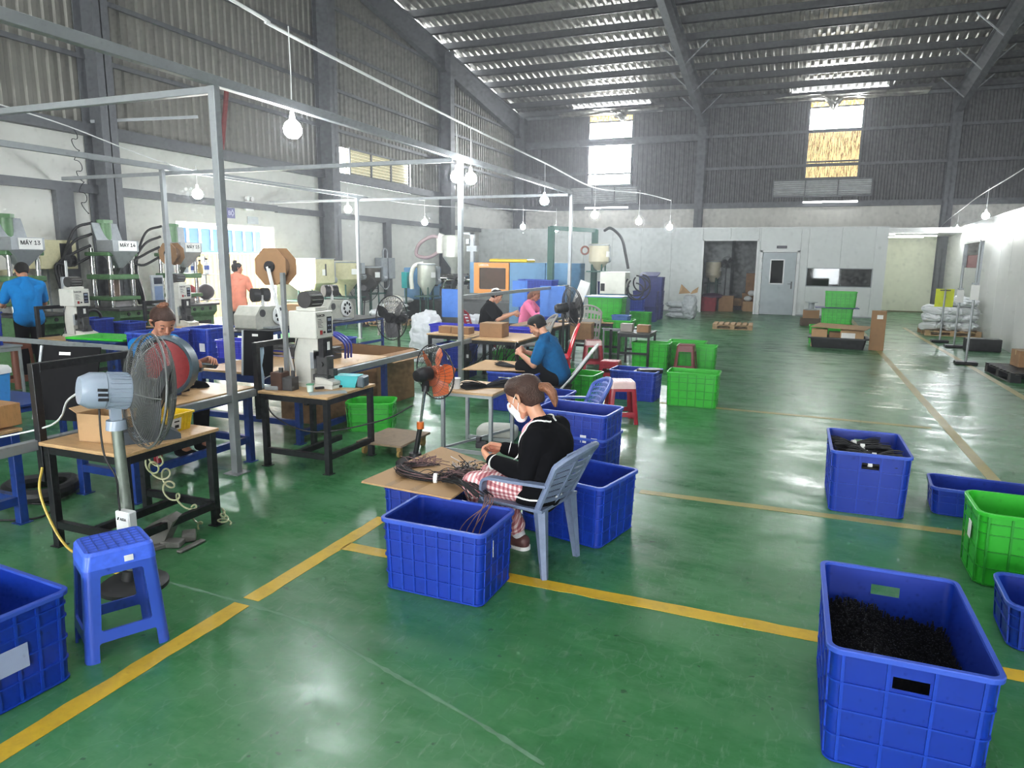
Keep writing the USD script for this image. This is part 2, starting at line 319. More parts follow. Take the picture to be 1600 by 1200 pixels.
# left wall: plastered masonry with a doorway, corrugated sheets above
wl = sthing('wall_left', 'left wall, white plaster below dull grey corrugated sheets', 'wall')
mb = MB(); ZM = 3.76; DY0, DY1, DZ = 10.7, 13.55, 2.44
for y0, y1, z0, z1 in ((YF, DY0, 0, ZM), (DY1, YB, 0, ZM), (DY0, DY1, DZ, ZM)): mb.bb(XL-.2, XL, y0, y1, z0, z1)
obj('masonry', mb, PLASTER, wl)
y = YF
while y < YB-.01:
    w = min(1.0, YB-y); zt = min(zroof(y), zroof(y+w))+.02
    win = 16.5 <= y+.5 <= 19.5
    sheet(wl, (XL+.0, y, (4.66 if win else ZM)), (0, 1, 0), (-1, 0, 0), (0, 0, 1), w, zt-(4.66 if win else ZM), SHEETW); y += w
mb = MB()
for z in (5.05, 6.05, 7.05, 8.05, 9.05): mb.bb(XL+.005, XL+.065, YF, YB, z-.04, z+.04)
mb.bb(XL+.005, XL+.16, YF, YB, ZM, ZM+.2)
obj('girt', mb, FRAME, wl)
mb = MB().bb(XL+.002, XL+.1, YF, DY0-.05, 2.8, 2.95).bb(XL+.002, XL+.1, DY1+.05, YB, 2.78, 2.92)
mb.bb(XL+.002, XL+.1, DY0-.05, DY1+.05, 2.8, 2.94)
for y in (2.2, 8.35, 18.45): mb.bb(XL+.002, XL+.12, y-.15, y+.15, 0, 2.8)
obj('ledger_beam', mb, FRAME, wl)
obj('shadow_gap_strip', MB().bb(XL+.002, XL+.012, DY1-.02, DY1+.02, 0, DZ), CREAM, wl)
# back wall
wb = sthing('wall_back', 'back gable wall of grey corrugated sheets over stained masonry', 'wall')
obj('masonry', MB().bb(XL-.2, XR+.2, YB, YB+.2, 0, 3.81), PLASTERB, wb)
W1, W2, WZ = (-8.3, -6.47), (.07, 1.87), (4.80, 7.53)
def cols(x0, x1): n = max(1, round((x1-x0)/1.05)); return [(x0+(x1-x0)*k/n, (x1-x0)/n) for k in range(n)]
for x0, x1 in ((XL, W1[0]), (W1[1], W2[0]), (W2[1], XR)):
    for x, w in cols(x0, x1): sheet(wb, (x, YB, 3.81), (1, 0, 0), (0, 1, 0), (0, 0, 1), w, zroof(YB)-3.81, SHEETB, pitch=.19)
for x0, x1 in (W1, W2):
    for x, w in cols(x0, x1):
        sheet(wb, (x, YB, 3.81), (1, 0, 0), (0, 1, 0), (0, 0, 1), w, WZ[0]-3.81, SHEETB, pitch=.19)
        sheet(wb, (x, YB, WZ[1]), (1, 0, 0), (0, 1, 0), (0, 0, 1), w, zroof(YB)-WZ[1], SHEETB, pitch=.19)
mb = MB().bb(XL+.3, -3.85, YB-.22, YB-.005, 6.36, 6.62)
for z in (5.3, 6.5): mb.bb(-3.6, XR, YB-.08, YB-.005, z-.05, z+.05)
mb.bb(XL+.3, W1[0], YB-.08, YB-.005, 5.25, 5.35).bb(XL, XR, YB-.14, YB-.005, 3.8, 4.0).bb(XL, XR, YB-.1, YB-.005, 7.55, 7.7)
obj('girt', mb, FRAME, wb)
# translucent daylight sheets in the back wall: lit from outside by the sky
def daylit(name, rgb, st, dirt, sc=(1, 1, .3), ramp=(.42, .62)):
    return mat(name, {'g': ('geometry', {}), 'mp': ('mapping', {'scale': sc}), 'n': ('noise_texture', {'scale': 7., 'detail': 8., 'roughness': .75}), 'r': ('rgb_ramp', {'ramp': [(ramp[0], tuple(np.array(L3(dirt)))), (ramp[1], rgb)]}), 'e': ('emission', {'strength': st})},
               [('g.position', 'mp.vector'), ('mp.vector', 'n.vector'), ('n.fac', 'r.fac'), ('r.color', 'e.color')], 'e.emission')
CLEAN = daylit('daylit_clear_sheet', (.95, .98, 1), WIN, (236, 236, 228), ramp=(.2, .4))
RUSTY = daylit('daylit_rusty_sheet', L3((252, 232, 170)), 1.5, (120, 78, 30), (4.5, 1, .45), (.40, .54))
RUSTT = daylit('daylit_rusty_top', L3((246, 226, 170)), 3.2, (190, 150, 70), (3, 1, .8))
GRIME = P('window_frame_grey', (90, 92, 94), .5)
def window(name, X, tiers, label):
    t = sthing(name, label, 'window')
    for z0, z1, m in tiers:
        for x, w in cols(*X): sheet(t, (x, YB-.002, z0), (1, 0, 0), (0, 1, 0), (0, 0, 1), w, z1-z0, m, 'translucent_sheet', pitch=.18)
    mb = MB()
    for x in X: mb.bb(x-.03, x+.03, YB-.06, YB, WZ[0], WZ[1])
    for z0, z1, m in tiers: mb.bb(X[0], X[1], YB-.05, YB-.004, z0-.025, z0+.025)
    obj('window_frame', mb, GRIME, t); return t
window('window_1', W1, ((4.80, 5.25, CLEAN), (5.25, 6.62, CLEAN), (6.62, 7.3, CLEAN), (7.3, 7.53, RUSTT)), 'bright translucent sheet window high on the back wall, left of the middle column')
window('window_2', W2, ((4.83, 5.42, RUSTY), (5.42, 6.48, RUSTY), (6.48, 7.33, CLEAN), (7.33, 7.53, RUSTT)), 'translucent sheet window with rust stained lower half, right of the middle column')
SLATD = E('dim_louvre_gap', (.9, .92, .9), .22)
SLATL = E('daylit_louvre_gap', (.95, .9, .7), 1.4)
def louvre(name, o, U, N, L, H, ns, bays, label, m, gap=None):
    """frame, slats tilted outwards; o: lower corner, U along, N into the hall"""
    t = sthing(name, label, 'louvre window'); U, N, o = np.array(U, float), np.array(N, float), np.array(o, float); Z = np.array([0, 0, 1.])
    for k in range(ns):
        z = (k+.5)*H/ns; a = o+N*.05+Z*(z+.02); b = o-N*.03+Z*(z-.03)
        d = norm(a-b); nn = np.cross(U, d); v = [p+q*U*L+s*nn*.004 for p in (a, b) for q in (0, 1) for s in (-1, 1)]
        obj('slat', MB().add(v, np.array([[0, 1, 3], [0, 3, 2], [4, 6, 7], [4, 7, 5], [0, 4, 5], [0, 5, 1], [2, 3, 7], [2, 7, 6], [0, 2, 6], [0, 6, 4], [1, 5, 7], [1, 7, 3]])), m, t)
    mb = MB()
    for q in np.linspace(0, 1, bays+1): mb.beam(o+U*L*q+N*.06, o+U*L*q+N*.06+Z*H, .05, .04, U)
    for z in (0, H): mb.beam(o+N*.06+Z*z, o+U*L+N*.06+Z*z, .05, .05)
    obj('window_frame', mb, GRIME, t)
    if gap: obj('daylight_gap', MB().beam(o-N*.08+Z*H*.5, o+U*L-N*.08+Z*H*.5, .01, H) if False else MB().add([o-N*.08, o+U*L-N*.08, o+U*L-N*.08+Z*H, o-N*.08+Z*H], [[0, 1, 2], [0, 2, 3]]), gap, t)
    return t
SLAT = P('louvre_slat_grey', (188, 192, 192), .5, .1); SLATC = P('louvre_slat_cream', (214, 208, 178), .5)
louvre('window_3', (-9.0, YB-.12, 4.05), (1, 0, 0), (0, -1, 0), 2.85, .68, 8, 3, 'grey louvre under the bright left window of the back wall', SLAT, SLATD)
louvre('window_4', (-1.0, YB-.12, 4.17), (1, 0, 0), (0, -1, 0), 3.35, .6, 8, 3, 'pale grey louvre under the rust stained window', SLAT, SLATD)
louvre('window_5', (XL+.08, 16.5, 3.96), (0, 1, 0), (1, 0, 0), 3.15, .68, 8, 3, 'cream slatted louvre in the left wall above the masonry', SLATC, SLATL)
louvre('window_6', (XL+.08, 4.4, 4.35), (0, 1, 0), (1, 0, 0), 3.0, .95, 9, 3, 'cream slatted louvre at the left edge of the picture', SLATC, SLATL)
# insulated panel partition with opening, door, viewing window
wp = sthing('wall_partition', 'pale grey insulated panel partition across the end of the hall', 'wall')
OP, DO, VW = (-3.02, -1.19), (-1.13, .12), (.36, 2.30)
def pan(x0, x1, z0, z1):
    for x, w in cols(x0, x1): obj('panel', MB().bb(x+.002, x+w-.002, YP, YP+.08, z0, z1, bev=.003), PANEL, wp)
pan(XL, OP[0], 0, 2.87); pan(OP[0], OP[1], 2.48, 2.87); pan(OP[1], DO[0], 0, 2.87); pan(*DO, 2.14, 2.87); pan(DO[1], VW[0], 0, 2.87); pan(*VW, 0, .99); pan(*VW, 1.57, 2.87); pan(VW[1], 2.66, 0, 2.87)
mb = MB().bb(OP[0]-.01, OP[0]+.05, YP-.03, YP+.1, 0, 2.5).bb(OP[1]-.05, OP[1]+.01, YP-.03, YP+.1, 0, 2.5).bb(OP[0], OP[1], YP-.03, YP+.1, 2.45, 2.5).bb(XL, 2.67, YP-.01, YP+.09, 2.87, 2.9)
obj('edge_trim', mb, WHITEP, wp)
obj('floor_channel', MB().bb(XL, OP[0], YP-.006, YP+.086, 0, .04).bb(DO[1], 2.66, YP-.006, YP+.086, 0, .04), GREYM, wp)
obj('side_panel', MB().bb(2.58, 2.66, YP+.08, YB, 0, 2.87), PANEL, wp)
obj('room_ceiling', MB().bb(XL, 2.66, YP+.08, YB, 2.8, 2.86), PANEL, wp)
obj('inner_wall', MB().bb(-1.1, -1.04, YP+.08, YB, 0, 2.8).bb(-3.3, -3.24, YP+.08, YB, 0, 2.8), PANEL, wp)
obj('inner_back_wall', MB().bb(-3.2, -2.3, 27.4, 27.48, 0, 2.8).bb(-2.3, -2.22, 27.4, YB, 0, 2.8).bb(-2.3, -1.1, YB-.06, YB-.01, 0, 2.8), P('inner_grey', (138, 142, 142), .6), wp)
DOORG = P('door_grey', (160, 168, 172), .4, var=.03); GLASSD = mat('dark_pane_glass', {'t': ('transparent_bsdf', {'color': (.55, .58, .58)}), 'g': ('glossy_bsdf', {'roughness': .03, 'color': (.9, .9, .9)}), 'f': ('fresnel', {'IOR': 1.45}), 'm': ('mix_closure', {})}, [('f.fac', 'm.fac'), ('t.BSDF', 'm.closure1'), ('g.BSDF', 'm.closure2')], 'm.closure')
d1 = sthing('door_1', 'closed grey office door with a small glazed pane', 'door')
mb = MB().bb(DO[0], DO[0]+.09, YP-.05, YP+.12, 0, 2.14).bb(DO[1]-.09, DO[1], YP-.05, YP+.12, 0, 2.14).bb(DO[0], DO[1], YP-.05, YP+.12, 2.08, 2.14)
obj('door_frame', mb, WHITEP, d1)
leaf = Polygon([(DO[0]+.1, .01), (DO[1]-.1, .01), (DO[1]-.1, 2.07), (DO[0]+.1, 2.07)]).difference(sbox(-.76, 1.05, -.36, 1.82))
obj('door_leaf', MB().prism(leaf, 0, .045, RX, (0, YP+.03, 0)), DOORG, d1)
mb = MB()
for a in ((-.79, -.75, 1.02, 1.85), (-.37, -.33, 1.02, 1.85), (-.79, -.33, 1.02, 1.06), (-.79, -.33, 1.81, 1.85)): mb.bb(a[0], a[1], YP-.025, YP+.04, a[2], a[3])
obj('pane_frame', mb, WHITEP, d1); obj('pane', MB().bb(-.76, -.36, YP+.005, YP+.012, 1.05, 1.82), GLASSD, d1)
mb = MB().bb(-.1, -.06, YP-.025, YP-.01, .88, 1.12); mb.cyl((-.08, YP-.02, 1.04), (-.08, YP-.07, 1.04), .01).beam((-.08, YP-.065, 1.04), (-.2, YP-.065, 1.04), .018, .018)
obj('door_handle', mb, DGREY, d1)
mb = MB()
for z in (.3, 1.4, 1.75): mb.bb(DO[0]+.07, DO[0]+.12, YP-.06, YP-.03, z, z+.12)
obj('hinge', mb, STEEL, d1)
w7 = sthing('window_7', 'long dark viewing window in the panel partition', 'window')
obj('pane', MB().bb(VW[0], VW[1], YP+.035, YP+.042, .99, 1.57), GLASSD, w7)
mb = MB().bb(VW[0]-.01, VW[0]+.02, YP-.01, YP+.09, .98, 1.58).bb(VW[1]-.02, VW[1]+.01, YP-.01, YP+.09, .98, 1.58).bb(VW[0], VW[1], YP-.01, YP+.09, .97, 1.0).bb(VW[0], VW[1], YP-.01, YP+.09, 1.56, 1.585)
obj('window_frame', mb, GREYM, w7)
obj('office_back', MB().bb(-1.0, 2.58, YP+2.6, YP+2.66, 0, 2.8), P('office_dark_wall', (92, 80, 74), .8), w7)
s = thing('door_sign', 'small dark name plate over the grey office door', 'sign')
obj('plate', MB().bb(-.62, -.3, YP-.012, YP-.001, 2.2, 2.29), P('dark_plate', (52, 52, 60), .4), s)
obj('lettering', MB().text('VĂN PHÒNG', .03, (-.46, YP-.0125, 2.245)), P('plate_letter', (120, 120, 125), .6), s)
# alcove right of the partition
wa = sthing('wall_alcove', 'cream plastered recess wall beyond the end of the partition', 'wall')
obj('plaster', MB().bb(2.66, 4.98, YB-.03, YB-.004, 0, 2.7), ALCOVE, wa)
obj('recess_ceiling', MB().bb(2.66, 5.0, YP+.1, YB, 2.7, 2.86), PANELW, wa)
obj('column_face', MB().bb(4.7, 4.95, YB-.2, YB-.03, 0, 2.7), FRAME, wa)
obj('damp_edge', MB().bb(2.66, 4.7, YB-.034, YB-.03, 0, .05), P('damp_stain', (120, 118, 90), .9, var=.5, scale=20), wa)  # darker mottled strip along the foot of the recess wall
TUBE = E('fluorescent_tube', (.95, .98, 1.), 14.)
for k, (x, yy) in enumerate(((3.55, 26.2), (3.35, 27.4))):
    t = thing('ceiling_light', ('white fluorescent batten nearer the hall in the recess ceiling', 'white fluorescent batten farther back in the recess ceiling')[k], 'light', Tm(x, yy, 2.7), 'battens in the recess ceiling')
    obj('batten_housing', MB().bb(-.6, .6, -.05, .05, -.05, 0), WHITEP, t); obj('tube', MB().cyl((-.58, 0, -.068), (.58, 0, -.068), .018), E('recess_tube', (.98, 1., .93), 70.), t)
# right partition of white panels, slightly askew
A_ = np.array([3.12, 0, 0]); dR = norm([.0615, 1, 0]); nR = np.array([-dR[1], dR[0], 0])
wr = sthing('wall_right', 'long white insulated panel wall along the right side', 'wall')
def rp(s, z=0., off=0.): return A_+dR*s+nR*off+np.array([0, 0, z])
RD = (21.85, 24.65, .0, 2.35)
s = -4.
while s < 29.2:
    w = min(1.15, 29.25-s); mid = s+w/2; hole = RD[0] < mid < RD[1]
    obj('panel', MB().beam(rp(s+.003, (2.35+2.87)/2 if hole else 1.435, -.04), rp(s+w-.003, (2.35+2.87)/2 if hole else 1.435, -.04), .08, .52 if hole else 2.87, bev=.003), PANELW, wr); s += w
obj('edge_trim', MB().beam(rp(-4, 2.885, -.04), rp(29.2, 2.885, -.04), .1, .03), WHITEP, wr)
lo, hi = math.floor((RD[0]+4)/1.15)*1.15-4, math.ceil((RD[1]+4)/1.15)*1.15-4
d2 = sthing('door_2', 'half open doorway in the white right hand wall', 'door')
mb = MB()
for q in (RD[0]+.02, RD[1]-.02): mb.beam(rp(q, 0, -.03), rp(q, 2.37, -.03), .1, .05, dR)
mb.beam(rp(RD[0], 2.36, -.03), rp(RD[1], 2.36, -.03), .1, .05); obj('door_frame', mb, GREYM, d2)
obj('door_leaf', MB().beam(rp(RD[0]+.03, .84, -.06), rp(RD[1]-.03, .84, -.06), .04, 1.62), PANELW, d2)
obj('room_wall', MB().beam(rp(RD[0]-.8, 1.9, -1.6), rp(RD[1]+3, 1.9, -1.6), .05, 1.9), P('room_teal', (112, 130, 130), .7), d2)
obj('rust_panel', MB().beam(rp(RD[0]+.05, 1.83, -.1), rp(RD[1]-.05, 1.83, -.1), .02, .35), P('rust_red', (122, 62, 60), .7), d2)
# far side wall and front wall of the hall, behind and beside the camera, with two made-up openings for added fill light
ws = sthing('wall_far_right', 'far right side wall beyond the panel wall', 'wall')
obj('masonry', MB().bb(XR, XR+.2, YF, YB, 0, 3.81), PLASTERB, ws)
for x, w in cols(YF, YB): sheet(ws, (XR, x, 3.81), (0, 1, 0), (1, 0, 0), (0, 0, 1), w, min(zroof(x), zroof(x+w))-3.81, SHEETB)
wf = sthing('wall_front', 'front wall with two added openings for fill light', 'wall')
mb = MB()
for x0, x1, z0, z1 in ((XL, -9.6, 0, 7.85), (-4.4, 1.4, 0, 7.85), (6.6, XR, 0, 7.85), (-9.6, -4.4, 4.6, 7.85), (1.4, 6.6, 4.6, 7.85)): mb.bb(x0, x1, YF-.2, YF, z0, z1)
obj('masonry', mb, PLASTERB, wf)
# roof: foil backed sheets on purlins and rafters, added glowing strips for fill over the unseen near bays
ce = sthing('ceiling', 'pitched roof of foil backed sheets on dark purlins', 'roof')
sl = math.hypot(1, .13)
STRIP = E('daylit_roof_strip', (.93, .97, 1.), SKYLIGHT)  # added strips behind the camera, glowing only as soft fill
x = XL; strips = (-8, 0, 8)
while x < XR-.01:
    w = min(1.0, XR-x); A = norm([0, -1, .13])
    sheet(ce, (x, YB+.15, zroof(YB)+.02), (1, 0, 0), (0, .13, 1), A, w, (YB+.15-RIDGE)*sl, FOIL, 'roof_sheet', pitch=.25, dep=.045)
    lit = any(abs(x+.5-q) < 1.01 for q in strips)
    sheet(ce, (x, RIDGE, zroof(RIDGE)+.02), (1, 0, 0), (0, -.13, 1), norm([0, -1, -.13]), w, (RIDGE-YF)*sl, STRIP if lit else FOIL, 'roof_sheet', pitch=.25, dep=.045)
    x += w
y = YB-.12
while y > YF:
    z = zroof(y)-.1; obj('purlin', MB().bb(XL, XR, y-.035, y+.035, z-.1, z+.1).bb(XL, XR, y-.035, y+.09, z-.1, z-.085), FRAMED, ce); y -= 1.15
for X in (XL+.2, -3.7, 4.75, XR-.2):
    mb = MB()
    for (ya, yb) in ((YB, RIDGE), (RIDGE, YF)):
        za, zb = zroof(ya)-.2, zroof(yb)-.2; d0_, d1_ = .85, .45
        for dz, ww, hh in ((-.02, .2, .03),): mb.beam((X, ya, za+dz), (X, yb, zb+dz), ww, hh)
        mb.beam((X, ya, za-d0_), (X, yb, zb-d1_), .2, .03)
        mb.add([(X-.012, ya, za), (X+.012, ya, za), (X+.012, ya, za-d0_), (X-.012, ya, za-d0_), (X-.012, yb, zb), (X+.012, yb, zb), (X+.012, yb, zb-d1_), (X-.012, yb, zb-d1_)],
               [[0, 1, 2], [0, 2, 3], [4, 6, 5], [4, 7, 6], [0, 3, 7], [0, 7, 4], [1, 5, 6], [1, 6, 2], [0, 4, 5], [0, 5, 1], [3, 2, 6], [3, 6, 7]])
    obj('rafter', mb, FRAME, ce)
mb = MB()
for X in (-3.7, 4.75):
    for k, yy in enumerate((27.9, 25.6, 23.3)):
        for sg in (-1, 1): mb.beam((X, yy, zroof(yy)-.9), (X+sg*.75, yy, zroof(yy)-.2), .035, .035)
obj('fly_brace', mb, STEEL, ce)
def column(x, y, h, w, d, rot=0):
    mb = MB(); mb.M = Tm(x, y, 0, rot); mb.bb(-w/2, w/2, -d/2, -d/2+.02, 0, h).bb(-w/2, w/2, d/2-.02, d/2, 0, h).bb(-.01, .01, -d/2, d/2, 0, h)
    mb.bb(-w/2-.03, w/2+.03, -d/2-.03, d/2+.03, 0, .03); return mb
for k, y in enumerate((-3.5, 2.6, 9.0, 15.4, 22.0, 28.85)): struct('trim_%d' % (k+1), column(XL+.26, y, zroof(y)-.3, .3, .46, PI/2), FRAME, label='grey steel column on the left wall, '+('behind the camera', 'outside the left edge', 'behind the green presses', 'between doorway and louvre', 'right of the cream louvre', 'in the far corner')[k], cat='column')
for k, x in enumerate((-3.7, 4.75, 12.7)): struct('trim_%d' % (k+7), column(x, YB-.2, zroof(YB)-.5, .3, .36), FRAME, label='grey steel column on the back wall, '+('between the two bright windows', 'right of the rust stained window', 'in the far right corner')[k], cat='column')
fb = MB()
for x0, x1 in ((XL, -9.0), (-5.8, -.6), (2.6, XR)): fb.bb(x0, x1, YB-.03, YB-.005, zroof(YB)-.12, zroof(YB)+.085)
obj('eave_flashing', fb, FRAMED, ce)
# torn foil flaps hanging over the daylight windows
def flap(name, pts, label):
    p = np.array(pts, float); n = 12; u, v = np.meshgrid(np.linspace(0, 1, n), np.linspace(0, 1, n)); g = (1-u)[..., None]*(1-v)[..., None]*p[0]+u[..., None]*(1-v)[..., None]*p[1]+u[..., None]*v[..., None]*p[2]+(1-u)[..., None]*v[..., None]*p[3]
    nz = meshkit.fbm(np.stack([u*4, v*4, u*0], -1), 3, len(label)); g[..., 1] += (nz-.5)*.5; g[..., 2] += (nz[::-1]-.5)*.12
    a = g.reshape(-1, 3); i, j = np.meshgrid(np.arange(n-1), np.arange(n-1)); k = (i*n+j).ravel(); f = np.vstack([np.c_[k, k+1, k+n+1], np.c_[k, k+n+1, k+n]])
    m = len(a); vv = np.vstack([a, a+[0, .004, .002]]); ed = np.concatenate([np.arange(n-1), np.arange(n-1)*n+n-1, (n-1)*n+np.arange(n-1, 0, -1), np.arange(n-1, 0, -1)*n]); e2 = np.roll(ed, -1)
    ff = np.vstack([f, f[:, ::-1]+m, np.c_[ed, ed+m, e2], np.c_[e2, ed+m, e2+m]])
    return obj(name, (vv, ff), FOIL, None, smooth=40, label=label, cat='roof insulation')
flap('foil_insulation', [(-9.6, 28.75, 7.72), (-5.2, 28.75, 7.74), (-5.3, 28.98, 7.56), (-9.5, 28.98, 7.52)], 'crumpled silver foil insulation sagging above the bright left window')
flap('foil_insulation', [(-7.35, 28.8, 7.66), (-6.6, 28.8, 7.66), (-6.75, 28.85, 7.22), (-7.2, 28.9, 7.4)], 'torn grey rag of foil hanging in front of the bright left window')
flap('foil_insulation', [(-1.2, 28.75, 7.7), (3.9, 28.75, 7.74), (3.8, 28.98, 7.52), (-1.1, 28.98, 7.55)], 'crumpled silver foil insulation sagging above the rust stained window')
flap('foil_insulation', [(.5, 28.8, 7.66), (1.3, 28.8, 7.68), (.88, 28.9, 7.16), (.74, 28.9, 7.2)], 'pointed torn flap of foil hanging in front of the rust stained window')
# outside the left doorway: sunlit yard with a tan shed, blue tarpaulin
ya = sthing('yard', 'bright concrete yard outside the left doorway', 'ground')
obj('ground', MB().bb(-20, XL-.2, 4, 22, -.2, -.02), P('yard_concrete', (190, 186, 176), .9), ya)
sh = thing('outbuilding', 'tan clad shed seen through the left doorway', 'building')
for k in range(12): sheet(sh, (-15.5, 9+k, 0), (0, 1, 0), (-1, 0, 0), (0, 0, 1), 1., 1.82, P('tan_cladding', (214, 176, 120), .7), 'cladding', pitch=.16, dep=.02)
obj('blue_cladding', MB().bb(-15.5, -15.3, 11.5, 17.4, 1.86, 2.5), P('blue_tarpaulin', (66, 112, 190), .6), sh)
for k in range(14): obj('cladding_rib', MB().bb(-15.29, -15.27, 11.6+k*.42, 11.68+k*.42, 1.9, 2.5), WHITEP, sh)
obj('awning', MB().beam((-15.8, 9, 2.62), (-12.6, 9, 2.9), .1, .04).bb(-15.6, -13.5, 10, 21, 2.62, 2.68), P('cream_awning', (232, 214, 164), .7), sh)

# thin haze added in the hall, standing in for lens bloom around lamps and windows
HAZE = usdkit.material(stage, '/World/Looks/hall_haze', {'v': ('principled_volume', {'color': (.92, .94, 1.), 'density': HAZED, 'anisotropy': .75})}, [], volume='v.volume')
obj('haze', MB().bb(XL-.05, XR-.05, YF+.05, YB+.3, .02, 11.2), HAZE, None, label='thin added haze filling the factory hall, imitating lens bloom', cat='haze', kind='stuff')

# ================= kinds of things that repeat
def ring_scale(L, W, r, z, k, g=0.): return rrect(L*k+2*g, W*k+2*g, r, z)
def build_crate(M, label, group, L, W, H, m, nx=7, ny=4, nz=4, slot=False, r=.035, sticker=None, cat='crate'):
    t = thing('plastic_crate', label, cat, M, group)
    k0 = .955; kz = lambda z: k0+(1-k0)*z/H
    out = [rrect(L*kz(z)-.03, W*kz(z)-.03, r, z) for z in (0.0, .012, H-.012)]
    mb = MB().loft(out+[rrect(L*kz(z)-.036, W*kz(z)-.036, r-.003, z) for z in (H-.012, .03, .018)][:3])
    if slot:
        q = mb.mani(); sl = MB().bb(-L, L, -.055, .055, H-.115, H-.07); q = q-sl.mani(); mb = MB().tri(q, True)
    obj('body', mb, m, t)
    rim = MB().loft([rrect(L-.028, W-.028, r, H-.02), rrect(L, W, r+.012, H-.02), rrect(L+.002, W+.002, r+.012, H-.004), rrect(L-.004, W-.004, r+.01, H), rrect(L-.036, W-.036, r-.004, H), rrect(L-.036, W-.036, r-.004, H-.02)], cap=False, closed=True)
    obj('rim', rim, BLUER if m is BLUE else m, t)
    rb = MB(); e = .0125
    for x in np.linspace(-L/2+.055, L/2-.055, nx):
        for sy in (-1, 1): rb.beam((x*k0, sy*(W*k0/2-.0125), .008), (x, sy*(W*kz(H)/2-.0125), H-.018), .0075, .011, (1, 0, 0))
    for y in np.linspace(-W/2+.055, W/2-.055, ny):
        for sx in (-1, 1):
            top = H-.125 if slot and abs(y) < .06 else H-.018
            rb.beam((sx*(L*k0/2-.0125), y*k0, .008), (sx*(L*kz(top)/2-.0125), y, top), .0075, .011, (0, 1, 0))
    for q in range(nz):
        z = .006+(H-.03)*(q/nz if nz > 1 else 0)+(0 if q else .004)
        for zz in (z,): rb.loft([rrect(L*kz(zz)-.03, W*kz(zz)-.03, r, zz-.003), rrect(L*kz(zz)-.014, W*kz(zz)-.014, r+.006, zz-.003), rrect(L*kz(zz)-.014, W*kz(zz)-.014, r+.006, zz+.003), rrect(L*kz(zz)-.03, W*kz(zz)-.03, r, zz+.003)], cap=False)
    z = H-.06
    if not slot: rb.loft([rrect(L*kz(z)-.03, W*kz(z)-.03, r, z-.003), rrect(L*kz(z)-.014, W*kz(z)-.014, r+.006, z-.003), rrect(L*kz(z)-.014, W*kz(z)-.014, r+.006, z+.003), rrect(L*kz(z)-.03, W*kz(z)-.03, r, z+.003)], cap=False)
    obj('rib_grid', rb, BLUEB if m is BLUE else GREENB if m is GREEN else m, t, smooth=False)
    for s in (sticker or ()):                                        # (side, u, z, w, h, material)
        sd, u, z, w, h, sm = s; o = MB()
        if sd in '+-': q = 1 if sd == '+' else -1; o.box((q*(L*kz(z)/2-.0062), u, z), (.002, w, h))
        else: q = 1 if sd == 'b' else -1; o.box((u, q*(W*kz(z)/2-.0062), z), (w, .002, h))
        obj('label_sticker', o, sm, t)
    return t
_cr = {}
def crate(x, y, z, rz, label, L, W, H, m, group=None, **k):
    key = (L, W, H, id(m), str(sorted((a, str(b)) for a, b in k.items())))
    M = Tm(x, y, z, math.radians(rz))
    if key in _cr: return dup(_cr[key], M, label, group)
    _cr[key] = o = build_crate(M, label, group, L, W, H, m, **k); return o

def build_stool(M, label, group, m, w=.34, d=.34, h=.46, wt=.27, dt=.27, seatm=None, label_m=None):
    t = thing('plastic_stool', label, 'stool', M, group)
    def fr(g, z0, z1):
        def at(z, q=0.): k = z/h; return rrect(w+(wt-w)*k-2*g, d+(dt-d)*k-2*g, max(.03-g*.5, .01), z, 3)
        return MB().loft([at(z0), at(z1)]).mani()
    sh = fr(0, 0, h-.02)-fr(.011, -.01, h-.035)
    def win(n, z0, z1, ax):
        a = [(-(n*(1-z0/h*.2)), z0), (n*(1-z0/h*.2), z0), (n*(1-z1/h*.28), z1), (-(n*(1-z1/h*.28)), z1)]
        b = MB().prism(Polygon(a).buffer(-.012).buffer(.012), -1, 1, RX if ax == 0 else RYZ); return b.mani()
    for ax, n in ((0, w/2-.062), (1, d/2-.062)):
        sh = sh-win(n, .135, h-.105, ax)-win(n+.012, -.3, .085, ax)
    top = MB().loft([rrect(wt+.012, dt+.012, .03, h-.075), rrect(wt, dt, .034, h-.012), rrect(wt-.02, dt-.02, .03, h), ]).mani()-MB().loft([rrect(wt-.008, dt-.008, .026, h-.08), rrect(wt-.022, dt-.022, .026, h-.012)]).mani()
    seat = top
    obj('seat', MB().tri(seat), seatm or m, t, smooth=30)
    body = sh-MB().bb(-1, 1, -1, 1, h-.076, h+1).mani()
    for sx in (-1, 1):
        for sy in (-1, 1):
            q = body^MB().bb(min(0, sx), max(0, sx), min(0, sy), max(0, sy), -1, 2).mani()
            if not q.is_empty(): obj('leg', MB().tri(q), m, t, smooth=30)
    g = MB()
    for a in np.linspace(-.4, .4, 7):
        g.bb(a*wt-.003, a*wt+.003, -.42*dt, .42*dt, h-.001, h+.0016); g.bb(-.42*wt, .42*wt, a*dt-.003, a*dt+.003, h-.001, h+.0016)
    obj('seat_grid', g, m, t)
    if label_m: obj('label_sticker', MB().box((.03, -d/2+(d-dt)/2*(h-.05)/h-.006, h-.05), (.036, .003, .026), R=Tm(rx=-.05)[:3, :3]), PAPER, t)
    return t
_st = {}
def stool(x, y, rz, label, m=None, z=0., group=None, **k):
    m = m or RED; key = (id(m), str(sorted((a, str(b)) for a, b in k.items()))); M = Tm(x, y, z, math.radians(rz))
    if key in _st: return dup(_st[key], M, label, group)
    _st[key] = o = build_stool(M, label, group, m, **k); return o

